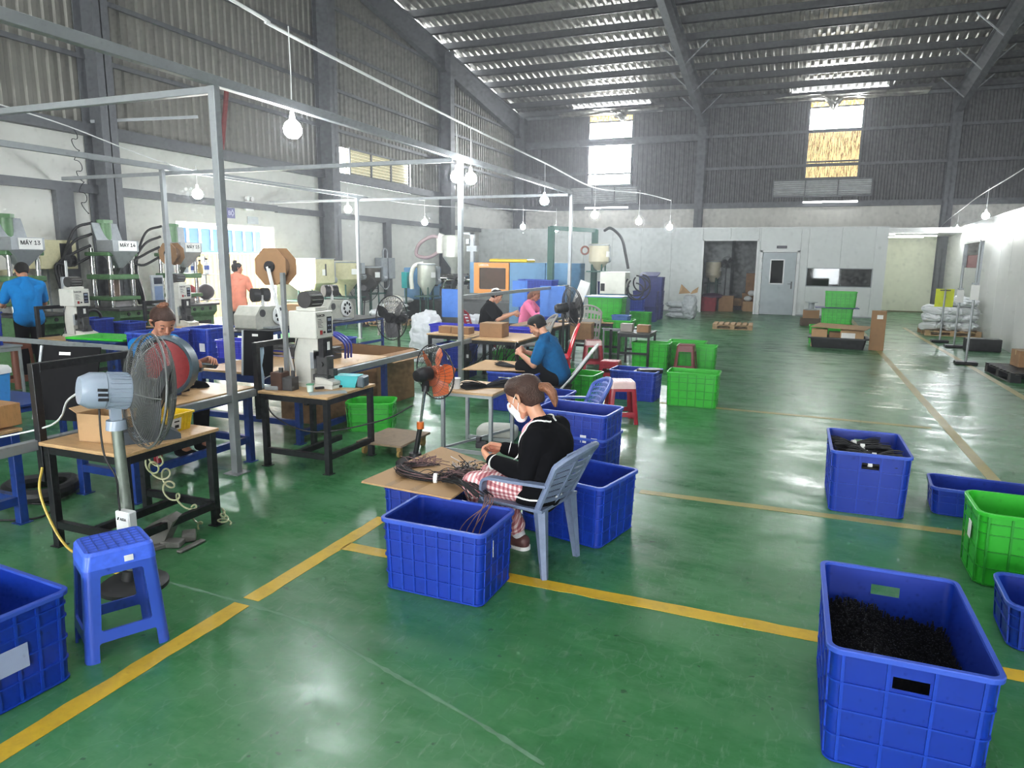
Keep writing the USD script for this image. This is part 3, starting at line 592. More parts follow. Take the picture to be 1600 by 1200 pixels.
def arc_back(w, z0, z1, y0, y1, bow, n=9, top=0.):
    """points of a back surface: u across, v up; returns fn(u,v)"""
    def f(u, v): return np.array([u*w/2*(.86+.14*v), y0+(y1-y0)*v-bow*(1-u*u)*(.4+.6*v)*-1, z0+(z1-z0)*v+top*(1-u*u)*v])
    return f
def build_chair(M, label, group, m, arms=True, style='slat', wide=.46, seat_h=.41, back_h=.83):
    """moulded plastic chair, facing -Y (back at +Y)"""
    t = thing('plastic_chair', label, 'chair', M, group)
    w = wide; sm = MB()
    n = 11; g = np.linspace(-1, 1, n); lo = []
    for thick in (0, -.018):
        P_ = [[(x*w/2*(1-.06*(y+1)/2), y*.21, seat_h+thick-.018*(1-x*x)*(1-y*y)-(.02*max(0, -y-.6)/.4)) for x in g] for y in g]; lo.append(np.array(P_).reshape(-1, 3))
    i, j = np.meshgrid(np.arange(n-1), np.arange(n-1)); k = (i*n+j).ravel(); f = np.vstack([np.c_[k, k+1, k+n+1], np.c_[k, k+n+1, k+n]])
    ed = np.concatenate([np.arange(n-1), np.arange(n-1)*n+n-1, (n-1)*n+np.arange(n-1, 0, -1), np.arange(n-1, 0, -1)*n]); e2 = np.roll(ed, -1); q = n*n
    sm.add(np.vstack(lo), np.vstack([f, f[:, ::-1]+q, np.c_[ed, ed+q, e2], np.c_[e2, ed+q, e2+q]])); obj('seat', sm, m, t, smooth=40)
    bk = arc_back(w, seat_h-.01, back_h, .17, .31, .085, top=.05)
    mb = MB()
    def strip(pts, wd, th, wdir):
        pts = np.array(pts); wdir = np.broadcast_to(np.asarray(wdir, float), pts.shape); loops = []
        tt = np.gradient(pts, axis=0)
        for p, d, a in zip(pts, wdir, tt): nrm = norm(np.cross(a, d)); loops.append(np.array([p+d*wd/2+nrm*th/2, p-d*wd/2+nrm*th/2, p-d*wd/2-nrm*th/2, p+d*wd/2-nrm*th/2]))
        return loops
    edge = [bk(-1, v) for v in np.linspace(0, .86, 8)]+[bk(u, .86+.14*math.sqrt(max(0, 1-u*u))) for u in np.linspace(-.98, .98, 13)]+[bk(1, v) for v in np.linspace(.86, 0, 8)]
    mb.tube(edge, .019, 8); obj('back_frame', mb, m, t)
    if style == 'slat':
        for u in (-.42, .42): obj('back_spine', MB().loft(strip([bk(u*(.75+.25*v), v) for v in np.linspace(.02, .97, 9)], .026, .012, (1, 0, 0)), sm=False), m, t)
        for v in np.linspace(.12, .84, 7): obj('back_slat', MB().loft(strip([bk(u, v+.06*abs(u)) for u in np.linspace(-.97, .97, 9)], .026, .009, (0, .35, .94)), sm=False), m, t)
        obj('back_panel', MB().loft(strip([bk(u, .94) for u in np.linspace(-.8, .8, 7)], .07, .012, (0, .35, .94)), sm=False), m, t)
    elif style == 'lattice':
        for u in np.linspace(-.75, .75, 7): obj('back_slat', MB().loft(strip([bk(u, v) for v in np.linspace(.02, .97, 9)], .026, .008, (1, 0, 0)), sm=False), m, t)
        for v in (.04, .3, .55, .82): obj('back_rail', MB().loft(strip([bk(u, v) for u in np.linspace(-.98, .98, 9)], .06, .01, (0, .35, .94)), sm=False), m, t)
    else:                                                            # mesh of fine ribs
        for u in np.linspace(-.9, .9, 15): obj('back_rib', MB().loft(strip([bk(u, v) for v in np.linspace(.02, .96, 7)], .012, .008, (1, 0, 0)), sm=False), m, t)
        for v in np.linspace(.1, .9, 8): obj('back_slat', MB().loft(strip([bk(u, v) for u in np.linspace(-.98, .98, 9)], .016, .006, (0, .35, .94)), sm=False), m, t)
    for sx in (-1, 1):
        for y, yb, fr_ in ((-.19, -.215, 1), (.18, .225, 0)):
            a, b = np.array([sx*(w/2-.035), y, seat_h-.012]), np.array([sx*(w/2-.02), yb, 0.])
            l = MB(); cs = []
            for q in np.linspace(0, 1, 5):
                c = a+(b-a)*q; ww = .075-.035*q; cs.append(np.array([c+(sx*.0, -ww/2, 0), c+(-sx*ww*.72, -ww*.35, 0), c+(-sx*ww*.62, 0, 0), c+(-sx*ww*.72, ww*.35, 0), c+(0, ww/2, 0), c+(sx*.016, 0, 0)])[::int(sx)])
            obj('leg', l.loft(cs[::-1], sm=True), m, t, smooth=40)
        if arms:
            p = bez([(sx*(w/2-.015), -.17, seat_h-.01), (sx*(w/2+.015), -.165, seat_h+.08), (sx*(w/2+.03), -.12, seat_h+.14), (sx*(w/2+.03), .04, seat_h+.15), bk(sx*1.0, .5)], 5)
            mm = np.gradient(p, axis=0); obj('armrest', MB().loft([np.array([c+(-sx*.028, 0, 0)+s*norm(np.cross(a, (1, 0, 0)))*.008 for s in (1,)]+[c+(sx*.024, 0, 0)+norm(np.cross(a, (1, 0, 0)))*.008, c+(sx*.024, 0, 0)-norm(np.cross(a, (1, 0, 0)))*.008, c+(-sx*.028, 0, 0)-norm(np.cross(a, (1, 0, 0)))*.008]) for c, a in zip(p, mm)], sm=False), m, t, smooth=40)
    return t
_ch = {}
def chair(x, y, rz, label, m, z=0., **k):
    key = (id(m), str(sorted(k.items()))); M = Tm(x, y, z, math.radians(rz))
    if key in _ch: return dup(_ch[key], M, label)
    _ch[key] = o = build_chair(M, label, None, m, **k); return o

def table(x0, x1, y0, y1, h, label, frame_m, top_m=None, s=.045, top=.022, stretch=((0, .16), (1, .16), (2, .16)), upright=None, over=.015, name='work_table', apron=.05, feet=True):
    """stretch: (side, z) with side 0 near, 1 right, 2 far, 3 left, 4 middle; upright: height of a frame on the left side"""
    cx, cy_ = (x0+x1)/2, (y0+y1)/2; a, b = (x1-x0)/2, (y1-y0)/2
    t = thing(name, label, 'table', Tm(cx, cy_, 0))
    obj('tabletop', MB().bb(-a-over, a+over, -b-over, b+over, h-top, h, bev=.003), top_m or WOODT, t)
    for sx in (-1, 1):
        for sy in (-1, 1):
            up = upright if upright and sx < 0 else h-top
            off = .0
            obj('leg', MB().bb(sx*(a-s/2)-s/2, sx*(a-s/2)+s/2, sy*(b-s/2)-s/2, sy*(b-s/2)+s/2, 0, h-top, bev=.002), frame_m, t)
            if feet: obj('foot_plate', MB().bb(sx*(a-s/2)-s*.8, sx*(a-s/2)+s*.8, sy*(b-s/2)-s*.8, sy*(b-s/2)+s*.8, 0, .005), frame_m, t)
            if upright and sx < 0: obj('upright', MB().bb(-a-over-s-.002, -a-over-.002, sy*(b-s/2)-s/2, sy*(b-s/2)+s/2, h-.25, upright, bev=.002), frame_m, t)
    if upright: obj('cross_bar', MB().bb(-a-over-s-.002, -a-over-.002, -b+s, b-s, upright-s, upright, bev=.002), frame_m, t)
    za, zb = h-top-apron, h-top
    for sy in (-1, 1): obj('apron', MB().bb(-a+s, a-s, sy*(b-.02)-.015, sy*(b-.02)+.015, za, zb), frame_m, t)
    for sx in (-1, 1): obj('apron', MB().bb(sx*(a-.02)-.015, sx*(a-.02)+.015, -b+s, b-s, za, zb), frame_m, t)
    for sd, z in stretch:
        q = {0: (-a+s, a-s, -b+.005, -b+s-.005), 2: (-a+s, a-s, b-s+.005, b-.005), 1: (a-s+.005, a-.005, -b+s, b-s), 3: (-a+.005, -a+s-.005, -b+s, b-s), 4: (-.02, .02, -b+s, b-s)}[sd]
        obj('stretcher', MB().bb(*q, z-s/2, z+s/2), frame_m, t)
    return t
def carton(x, y, z, rz, L, W, H, label, m=None, open_top=False, tape_=True, name='cardboard_box', sticker=None):
    t = thing(name, label, 'box', Tm(x, y, z, math.radians(rz))); m = m or CARD
    if open_top:
        th = .006; mb = MB()
        for q in ((-L/2, L/2, -W/2, -W/2+th), (-L/2, L/2, W/2-th, W/2), (-L/2, -L/2+th, -W/2, W/2), (L/2-th, L/2, -W/2, W/2)): mb.bb(*q, 0, H)
        mb.bb(-L/2, L/2, -W/2, W/2, 0, th); obj('box_body', mb, m, t)
        for sx, tl in ((-1, .5), (1, -.3)): obj('flap', MB().box((sx*(L/2+.3*W*.5*math.cos(tl)), 0, H+.3*W*.5*math.sin(tl)), (.3*W, W*.96, .005), R=Tm(ry=-sx*tl)[:3, :3]), m, t)
        obj('flap', MB().box((0, W/2+.2*L*.5, H-.02), (L*.96, .2*L, .005), R=Tm(rx=-.25)[:3, :3]), m, t)
    else:
        obj('box_body', MB().bb(-L/2, L/2, -W/2, W/2, 0, H-.006, bev=.004), m, t)
        for sy in (-1, 1): obj('flap', MB().bb(-L/2, L/2, min(sy*.002, sy*(W/2-.002)), max(sy*.002, sy*(W/2-.002)), H-.006, H), m, t)
        if tape_: obj('packing_tape', MB().bb(-L/2-.0006, L/2+.0006, -.024, .024, H-.0, H+.0006).bb(-L/2-.0008, -L/2, -.024, .024, H*.7, H), P('packing_tape', (190, 160, 118), .25), t)
    for s in (sticker or ()): sd, u, zz, w, h = s; obj('label_sticker', MB().box((u, -W/2-.001, zz) if sd == 'n' else (L/2+.001, u, zz), (w, .002, h) if sd == 'n' else (.002, w, h)), PAPER, t)
    return t
def cable(name, pts, r, m, label, n=8, sides=6, cat='cable', smoothn=True):
    return obj(name, MB().tube(bez(pts, n) if smoothn else pts, r, sides), m, None, label=label, cat=cat)

# stand fans ------------------------------------------------------------
def fan(name, base, hc, axis, D, label, cage_m, blade_m, motor_m, pole_m, rings=26, motor=(.075, .22), flat=False, sub=None, nb=3, base_m=None, ribs=True, spokes=0, depth=.17, pole_r=.018, twocol=None):
    """base: point under the pole; hc: cage centre; axis: blowing direction"""
    base, hc, ax = np.array(base, float), np.array(hc, float), norm(axis); t = thing(name, label, 'fan', Tm(*base)); c = hc-base
    x, y, a = frame((0, 0, 0), ax); R = D/2
    mo = c-ax*(depth*.5+motor[1])
    px = c-ax*(depth*.5+motor[1]*.3); pole_top = np.array([px[0], px[1], c[2]-motor[0]-.04])
    foot = np.array([0, 0, 0.])
    obj('base', MB().lathe([(.17, 0), (.17, .02), (.15, .035), (.06, .05), (.05, .1)], n=28), base_m or DARK, t)
    if twocol: obj('pole', MB().cyl((0, 0, .08), foot*.5+pole_top*.5, pole_r*1.35), twocol[0], t); obj('collar', MB().cyl(foot*.5+pole_top*.5-(0, 0, .03), foot*.5+pole_top*.5+(0, 0, .03), pole_r*1.9), twocol[1], t); obj('inner_pole', MB().cyl(foot*.5+pole_top*.5, pole_top, pole_r*.8), pole_m, t)
    else: obj('pole', MB().cyl((0, 0, .05), pole_top, pole_r*1.25, pole_r), pole_m, t)
    obj('neck', MB().cyl(pole_top-(0, 0, .05), pole_top+(0, 0, .0), pole_r*2.0, pole_r*1.8).beam(pole_top-(0, 0, .02), px-(0, 0, motor[0]*.6), .05, .04, x), motor_m, t)
    r, L = motor; mh = obj('motor', MB().lathe([(r*.35, 0), (r*.75, .006), (r, .05), (r*1.02, L*.5), (r*.98, L*.5+.004), (r*.98, L), (r*.5, L+.02)], mo, ax, 26), motor_m, t)
    if ribs:
        mb = MB()
        for k in range(22): an = k*2*PI/22; q = (math.cos(an)*x+math.sin(an)*y)*r*.985; mb.beam(mo+ax*L*.56+q, mo+ax*L*.97+q, .006, .012, q)
        obj('cooling_fin', mb, motor_m, mh)
        mb = MB()
        for k in range(3): mb.beam(mo+ax*.07+y*0-np.array([0, 0, 1])*(k*.025-.015)+norm(np.cross(ax, (0, 0, 1)))*r*.97, mo+ax*.115-np.array([0, 0, 1])*(k*.025-.015)+norm(np.cross(ax, (0, 0, 1)))*r*.97, .012, .014)
        obj('vent_slot', mb, INK, mh)
    hub = obj('hub', MB().lathe([(.05*D/.5, -.02), (.06*D/.5, .0), (.055*D/.5, .05), (.02, .065)], c, ax), blade_m, t)
    for k in range(nb):
        an = k*2*PI/nb+.4; lo = []
        for q in np.linspace(.12, .9, 7):
            wd = R*(.34+.75*q*(1.15-q)); da = wd/(R*max(q, .3))
            row = [R*q*(math.cos(an+s*da*.5+.35*q)*x+math.sin(an+s*da*.5+.35*q)*y)+c+ax*(.035*s*-1+.015) for s in np.linspace(-1, 1, 5)]
            lo.append(np.array(row+[p-ax*.004 for p in row[::-1]]))
        obj('blade', MB().loft(lo), blade_m, t, smooth=40)
    mb = MB(); th = np.linspace(0, 2*PI, 41)[:-1]; cg = []
    def bowl(q, sg): return sg*depth*.5*math.sqrt(max(0, 1-(q*.98)**2.6))
    outer = [c+R*(math.cos(h)*x+math.sin(h)*y) for h in th]; mb.tube(outer, .006*D/.5, 5, True)
    for sg in (-1, 1):
        if spokes:
            for k in range(spokes):
                an = k*2*PI/spokes+(sg > 0)*PI/spokes; mb.tube([c+R*q*(math.cos(an+.25*(1-q))*x+math.sin(an+.25*(1-q))*y)+ax*bowl(q, sg) for q in np.linspace(.22, 1, 7)], .0016*D/.5, 4)
            for q in (.22, .5, .75): mb.tube([c+R*q*(math.cos(h)*x+math.sin(h)*y)+ax*bowl(q, sg) for h in th], .002, 4, True)
        else:
            for q in np.linspace(.2, .985, rings): mb.tube([c+R*q*(math.cos(h)*x+math.sin(h)*y)+ax*bowl(q, sg) for h in th], .0017, 4, True)
            for k in range(6): an = k*PI/3; mb.tube([c+R*q*(math.cos(an)*x+math.sin(an)*y)+ax*bowl(q, sg) for q in np.linspace(.15, 1, 8)], .004, 5)
        mb.cyl(c+ax*(bowl(0, sg)-.006), c+ax*(bowl(0, sg)+.006), R*.2)
    obj('cage', mb, cage_m, t)
    return t
# hanging LED bulbs --------------------------------------------------------
BULBM = E('lit_led_bulb', (.92, .97, 1.), BULB); COREM = WHITEP
def build_bulb(M, label, group, drop=.6):
    t = thing('hanging_bulb', label, 'lamp', M, group)
    obj('glass_bulb', MB().lathe([(.0, -.095), (.045, -.084), (.073, -.052), (.08, -.01), (.063, .035), (.032, .06)], n=16), BULBM, t)
    obj('socket', MB().cyl((0, 0, .058), (0, 0, .13), .03, .02), WHITEP, t); obj('cord', MB().tube([(0, 0, .12), (.004, .003, .12+drop*.5), (0, 0, .12+drop)], .005, 5), WHITEP, t); return t
_bu = {}
def bulb(x, y, z, drop, label, group='bare LED bulbs hanging in the hall'):
    M = Tm(x, y, z); k = round(drop, 1)
    if k in _bu: return dup(_bu[k], M, label, group)
    _bu[k] = build_bulb(M, label, group, k); return _bu[k]
# filled sacks ---------------------------------------------------------------
def build_sack(M, label, group, seed, L=.75, W=.48, H=.17, m=None):
    s = trimesh.creation.icosphere(4, 1.); v = np.array(s.vertices)
    e = lambda q, p: np.sign(q)*np.abs(q)**p
    v = np.c_[e(v[:, 0], .55)*L/2, e(v[:, 1], .6)*W/2, e(v[:, 2], .8)*H/2]
    k = np.abs(v[:, 0])/(L/2); v[:, 2] *= 1-.6*np.clip(k-.6, 0, 1)**1.2*1.6
    n = meshkit.fbm(v*8+seed*3.1, 4, seed)-.5; n2 = meshkit.noise(v*np.array([18, 5, 9])+seed, seed)-.5
    rdg = 1-2*np.abs(meshkit.noise(v*np.array([6, 14, 10])+seed*2.3, seed+5)-.5); v *= (1+.30*n+.10*n2-.10*np.clip(rdg-.7, 0, 1)*3)[:, None]; v[:, 2] = np.maximum(v[:, 2]+H*.42, 0)
    o = thing('filled_sack', label, 'sack', M, group); obj('sack_body', (v, np.array(s.faces)), m or SACK, o, smooth=True)
    obj('sewn_end', MB().box((L*.5, 0, H*.4), (.05, W*.62, .012)), m or SACK, o); return o
_sk = {}
def sack(x, y, z, rz, label, seed=0, m=None, L=.75, W=.48, H=.17, group=None, tilt=0.):
    key = (seed, id(m), L, W, H); M = Tm(x, y, z, math.radians(rz), ry=tilt)
    if key in _sk: return dup(_sk[key], M, label, group)
    _sk[key] = build_sack(M, label, group, seed, L, W, H, m); return _sk[key]
def pallet(x, y, rz, label, L=1.1, W=1.0, m=None, name='wooden_pallet', H=.13):
    m = m or PALLETW; t = thing(name, label, 'pallet', Tm(x, y, 0, math.radians(rz)))
    n = 7
    for k in range(n): obj('deck_board', MB().bb(-L/2+k*(L-.1)/(n-1), -L/2+k*(L-.1)/(n-1)+.1, -W/2, W/2, H-.02, H), m, t)
    for yy in (-W/2+.05, 0, W/2-.05):
        obj('stringer', MB().bb(-L/2, L/2, yy-.045, yy+.045, H-.04, H-.02), m, t)
        for xx in (-L/2+.06, 0, L/2-.06): obj('block', MB().bb(xx-.06, xx+.06, yy-.045, yy+.045, .02, H-.04), m, t)
        obj('bottom_board', MB().bb(-L/2, L/2, yy-.045, yy+.045, 0, .02), m, t)
    return t

# ================= crates on the floor
BIG = dict(nx=5, ny=4, nz=4, slot=True)
crate(.465, 2.84, 0, 90, 'large blue crate in the near right corner, filled with a bristle of black cable ends', .78, .53, .45, BLUE, **BIG)
crate(.59, 5.63, 0, 90, 'blue crate with tied bundles of black cable on top, alone in the right aisle', .76, .52, .45, BLUE, **BIG)
STD = dict(nx=8, ny=5, nz=4)
crate(-1.635, 3.2, 0, -1, 'empty blue crate in front of the seated woman, two strands hanging into it', .62, .43, .4, BLUE, **STD, sticker=(('+', -.08, .28, .006, .09, PAPER),))
crate(-1.22, 4.25, 0, -14, 'empty blue crate right behind the grey chair of the masked woman', .64, .52, .4, BLUE, **STD)
crate(-1.52, 5.28, 0, -6, 'lower of the two nested blue crates behind the masked woman', .62, .44, .4, BLUE, **STD)
crate(-1.52, 5.28, .19, -6, 'upper of the two nested blue crates behind the masked woman, white scraped label', .62, .44, .4, BLUE, **STD, sticker=(('f', .12, .2, .05, .06, PAPER), ('f', .21, .19, .05, .05, PAPER), ('b', .1, .37, .02, .06, CARD)))
crate(-2.35, 6.75, 0, -3, 'blue crate beside the knees of the man in blue, behind the woman with the mask', .62, .46, .4, BLUE, **STD)
crate(-2.96, 7.58, 0, 0, 'blue crate that carries the cable board of the man in the blue shirt', .63, .44, .46, BLUE, nx=7, ny=4, nz=3, sticker=(('f', .05, .40, .4, .012, PAPER),))
crate(-2.02, 3.78, 0, 8, 'blue crate under the cardboard work surface of the masked woman', .58, .42, .4, BLUE, **STD)
GS = dict(nx=6, ny=4, nz=4)
crate(-2.36, 8.02, 0, -4, 'green crate behind the chair of the man in blue, left of the red stool', .58, .44, .42, GREEN, **GS)
crate(-1.80, 8.83, 0, -3, 'blue crate between the red stool and the green crate, black parts lying on top', .62, .42, .38, BLUE, **STD)
crate(-1.06, 8.72, 0, 1, 'green crate with tape strips, frontmost of the green crates in the aisle', .63, .42, .42, GREEN, **GS)
crate(-1.37, 11.5, 0, 2, 'green crate behind the dark red stool, right one of the back pair', .63, .42, .42, GREEN, **GS)
crate(-2.12, 11.6, 0, 0, 'green crate behind the small black table, left one of the back pair', .63, .42, .42, GREEN, **GS)
crate(-1.60, 12.05, 0, 0, 'green crate hidden at the back of the green crates in the aisle', .63, .42, .42, GREEN, **GS)
for k, n in enumerate(('lowest', 'middle', 'top')):
    crate(-3.28, 13.1, .35*k, 2, n+' crate of the tall green stack behind the grey chair with holes', .68, .5, .36, GREEN, **GS)
obj('crate_lid', MB().box((-3.3, 13.1, 1.075), (.72, .54, .025), bev=.006), P('pale_blue_lid', (120, 150, 190), .35), None, label='pale blue lid lying on the tall green crate stack', cat='lid')
for k, m in enumerate((GREEN, GREEN, NAVY)):
    crate(-4.52, 18.3, .4*k, 0, ('bottom green', 'middle green', 'navy topmost')[k]+' crate of the stack before the pale partition, left of the navy stacks', .62, .42, .4, m, **GS)
crate(-3.72, 18.4, 0, 0, 'green crate peeping out between the green stacks and the bright blue stack', .6, .42, .42, GREEN, **GS)
for k in range(2): crate(-4.12, 19.6, .37*k, 3, ('lower', 'upper')[k]+' bright blue crate of the low stack of two by the partition', .55, .42, .38, BLUE, **STD)
for k in range(2): crate(-3.99, 20.5, .44*k, 3, ('lower', 'upper')[k]+' navy crate of the middle stack by the partition', .72, .5, .45, NAVY, **STD)
for k in range(3): crate(-4.02, 21.5, .42*k, 3, ('lowest', 'middle', 'topmost')[k]+' navy crate of the tallest stack by the partition', .74, .55, .43, NAVY, **STD)
obj('crate_lid', MB().box((-4.08, 21.4, 1.345), (.56, .5, .03), R=Tm(rx=.22)[:3, :3]), NAVY, None, label='dark navy lid tilted on top of the tallest crate stack', cat='lid')
GT = dict(nx=7, ny=5, nz=5)
for k, (z, dx, dy) in enumerate(((0, 0, 0), (.36, -.02, .02), (.74, .03, .0))): crate(1.0+dx, 17.9+dy, z, -2, ('bottom', 'middle', 'top')[k]+' crate of the green stack behind the cardboard covered tray', .68, .48, .36, GREEN, **GT)
obj('spacer_sheet', MB().bb(.5, 1.42, 17.6, 18.2, .722, .737), NAVY, None, label='thin dark sheet between the upper crates of the green stack', cat='sheet')
crate(.58, 16.75, 0, -2, 'green crate half hidden behind the cardboard covered tray', .4, .42, .4, GREEN, **GT)
crate(1.36, 4.52, 0, -1, 'green crate at the right edge, rounded corners and scraped label', .66, .46, .42, GREEN, nx=6, ny=3, nz=4, r=.07, sticker=(('-', -.02, .26, .07, .1, PAPER),))
crate(1.36, 5.66, 0, -4, 'shallow empty blue tray behind the green crate at the right edge', .68, .4, .2, BLUE, nx=6, ny=3, nz=2, r=.05)
crate(1.36, 3.78, 0, -3, 'shallow blue tray between the big cable crate and the green crate at the right edge', .66, .42, .22, BLUE, nx=6, ny=3, nz=2, r=.06)
crate(-2.99, 1.62, 0, -4, 'blue crate cut off by the left edge beside the blue stool', .62, .44, .4, BLUE, **STD, sticker=(('+', -.03, .2, .13, .1, P('silver_label', (150, 160, 190), .4)),))
# cable contents -----------------------------------------------------------
def bristle(name, x0, x1, y0, y1, zf, n, m, label, seed, lean=.18):
    r = np.random.default_rng(seed); mb = MB()
    for _ in range(n):
        x, y = r.uniform(x0, x1), r.uniform(y0, y1); h = zf(x, y)*r.uniform(.93, 1.06); dx, dy = r.normal(0, lean, 2)*h
        p = np.array([[x-dx, y-dy, .02], [x, y, h*.6], [x+dx*.5, y+dy*.5, h]]); p[:, 0] = np.clip(p[:, 0], x0-.01, x1+.01); p[:, 1] = np.clip(p[:, 1], y0-.01, y1+.01); mb.tube(p, .0032, 3)
    return obj(name, mb, m, None, smooth=False, label=label, cat='cables', kind='stuff')
CABLE = P('black_cable', (9, 10, 14), .42, var=.4, scale=30)
bristle('cable_ends', .245, .685, 2.72, 3.19, lambda x, y: .255+.05*math.cos((x-.32)*9)*(x < .5)+.0*y, 2600, CABLE, 'dense bristle of upright black cable ends inside the near right blue crate', 3, .05)
obj('cable_mass', MB().bb(.265, .665, 2.52, 3.16, .03, .17), CABLE, None, label='black cable mass at the bottom of the near right blue crate', cat='cables', kind='stuff')
def bundle(name, c, ang, L, n, spread, label, m=CABLE, tie=True, seed=1, r=.0032, curve=.0, z=0., cat='cable bundle', rise=.0):
    g = np.random.default_rng(seed); t = thing(name, label, cat, Tm(c[0], c[1], c[2], ang)); mb = MB()
    for k in range(n):
        a, b = g.normal(0, spread, 2); b = abs(b); u = np.linspace(-.5, .5, 7); pin = 1-.75*np.exp(-(u*5)**2)
        y = a*pin+curve*(u*u-.1)+g.normal(0, .003, 7); zz = np.maximum(r, b*pin*.8+r+z+rise*(u+.5)); ln = L*g.uniform(.85, 1.05)
        mb.tube(np.c_[u*ln, y, zz], r, 4)
    obj('strands', mb, m, t, smooth=False)
    if tie: obj('cable_tie', MB().cyl((-.015, 0, spread*.45+z), (.015, 0, spread*.45+z), spread*.75+.006), PAPER, t)
    return t
for k in range(5): bundle('cable_bundle', (.60+.05*(k % 2)-.02*k, 5.37+.115*k, .335+.03*(k % 3)), .10*(k-2), .36, 60, .03, ('front', 'second', 'third', 'fourth', 'rearmost')[k]+' tied bundle of black cables lying in the blue aisle crate', seed=k+2)
obj('cable_fill', MB().bb(.375, .805, 5.31, 5.95, .03, .335), CABLE, None, label='dark mass of cable filling the blue aisle crate', cat='cables', kind='stuff')
obj('black_parts', MB().box((-1.62, 8.8, .37), (.3, .16, .05), rz=.5, R=None, bev=.01).box((-1.68, 8.82, .345), (.3, .3, .02)), BLACKP, None, label='black plastic parts lying in the blue crate behind the red stool', cat='parts')
# ================= stools
stool(-2.76, 2.09, 63, 'blue plastic stool with paint flecks, in the left foreground', STOOLB, h=.49, w=.34, d=.30, wt=.28, dt=.25, label_m=True, seatm=P('stool_seat_flecked', (66, 100, 214), .3, var=.3, scale=38))
RS = dict(h=.465, w=.35, d=.33, wt=.27, dt=.26, seatm=P('stool_worn_top', (206, 176, 172), .35, var=.2, scale=12))  # seat tops much paler than the legs
stool(-1.67, 7.42, 24, 'red plastic stool with a pale top in the aisle, nearest of the red stools', RED, **RS)
stool(-2.98, 11.05, 20, 'red plastic stool beside the red wire chair, white top', RED, **RS)
stool(-1.50, 11.18, 0, 'dark maroon plastic stool standing in front of the back green crates', MAROON, h=.46, w=.36, d=.33, wt=.26, dt=.25)
stool(-2.42, 10.0, 0, 'low red stool behind the blue crate, only its top showing', RED, h=.30, w=.34, d=.33, wt=.27, dt=.26)
stool(-5.2, 6.55, 10, 'low bright red stool under the machine benches', P('bright_red_plastic', (214, 30, 44), .35), h=.28, w=.32, d=.3, wt=.26, dt=.24)
# ================= chairs
chair(-1.35, 3.67, -101, 'slate grey plastic armchair with slatted back under the masked woman', CHAIRS, style='slat', wide=.44, seat_h=.40, back_h=.70)
chair(-1.86, 6.05, -62, 'empty blue plastic armchair with fine mesh back, behind the nested blue crates', CHAIRB, style='mesh', wide=.5, seat_h=.30, back_h=.62)
chair(-8.62, 13.95, 12, 'grey plastic chair with lattice back standing alone behind the machine benches', CHAIRG, arms=False, style='lattice')
chair(-3.26, 11.5, 8, 'grey plastic chair with punched back beside the black fan, box on its seat', CHAIRG, arms=False, style='lattice', wide=.5, back_h=.92)
chair(-3.85, 10.52, -60, 'dark grey plastic chair by the back tables, turned to the right', CHAIRG, arms=False, style='lattice')
# red chair of bent rods
t = thing('wire_chair', 'red lacquered rod chair with looped back behind the man in the blue shirt', 'chair', Tm(-3.02, 9.25, 0, math.radians(-70)))
RODM = P('red_lacquered_rod', (190, 18, 40), .22)
for q in (0, .06, .12): obj('back_loop', MB().tube(bez([(-.21+q, .16, .40), (-.2+q, .24, .7), (-.1+q*.7, .3, .86), (.1-q*.7, .3, .86), (.2-q, .24, .7), (.21-q, .16, .40)], 6), .012, 8), RODM, t)
obj('seat', MB().loft([rrect(.42, .4, .06, .40), rrect(.43, .41, .06, .42), rrect(.40, .38, .05, .43)]), RODM, t)
for sx in (-1, 1):
    for sy in (-1, 1): obj('leg', MB().cyl((sx*.18, sy*.17, .41), (sx*.22, sy*.2, 0), .013), RODM, t)
# dark folding chair with white tube frame under the man
t = thing('folding_chair', 'dark folding chair with bare metal back tube, man in blue sitting on it', 'chair', Tm(-2.52, 7.72, 0, math.radians(-78)))
for sx in (-1, 1):
    obj('frame_tube', MB().tube(bez([(sx*.2, -.18, 0), (sx*.2, .02, .22), (sx*.2, .22, .45), (sx*.19, .42, .72)], 5), .014, 7), WHITEP, t)
    obj('rear_leg', MB().cyl((sx*.19, .25, 0), (sx*.19, -.12, .29), .011), CHROME, t)
obj('top_tube', MB().tube(bez([(-.19, .42, .72), (-.12, .47, .78), (.12, .47, .78), (.19, .42, .72)], 5), .014, 7), WHITEP, t)
obj('seat', MB().box((0, 0, .29), (.38, .38, .035), bev=.012), BLACKP, t)
obj('backrest', MB().box((0, .28, .5), (.37, .025, .36), R=Tm(rx=-.62)[:3, :3], bev=.01), P('dark_vinyl', (34, 40, 38), .5), t)
# ================= black work tables, near left
table(-4.07, -3.41, 2.69, 3.37, .655, 'black steel work table with plywood top, carrying the yellow bin behind the big grey fan', BLACKM, upright=1.12, stretch=((0, .14), (1, .14), (4, .14), (2, .14)))
table(-4.07, -3.40, 4.53, 5.20, .65, 'black steel work table with plywood top that carries the white crimping press', BLACKM, upright=1.05, stretch=((0, .14), (4, .14), (1, .14)))
table(-2.86, -2.36, 5.45, 5.99, .60, 'small table with bare steel legs holding black cables and a white cup', STEEL, s=.032, stretch=((0, .05), (2, .05)), apron=.03, feet=False)
# blue benches behind the rail
BB = dict(frame_m=BLUEM, s=.055, apron=.08)
table(-4.82, -4.24, 3.42, 4.62, .655, 'long blue steel bench with plywood top, spool rack and air unit on it', stretch=((1, .2), (2, .2), (0, .2)), **BB)
table(-5.45, -4.22, 5.2, 6.75, .655, 'blue steel bench with plywood top carrying the pneumatic cylinders', stretch=((1, .1), (0, .2)), **BB)
table(-9.5, -4.6, 1.2, 2.9, .64, 'blue steel bench at the left edge with plywood block and hose coil', stretch=((1, .16), (2, .16)), **BB)
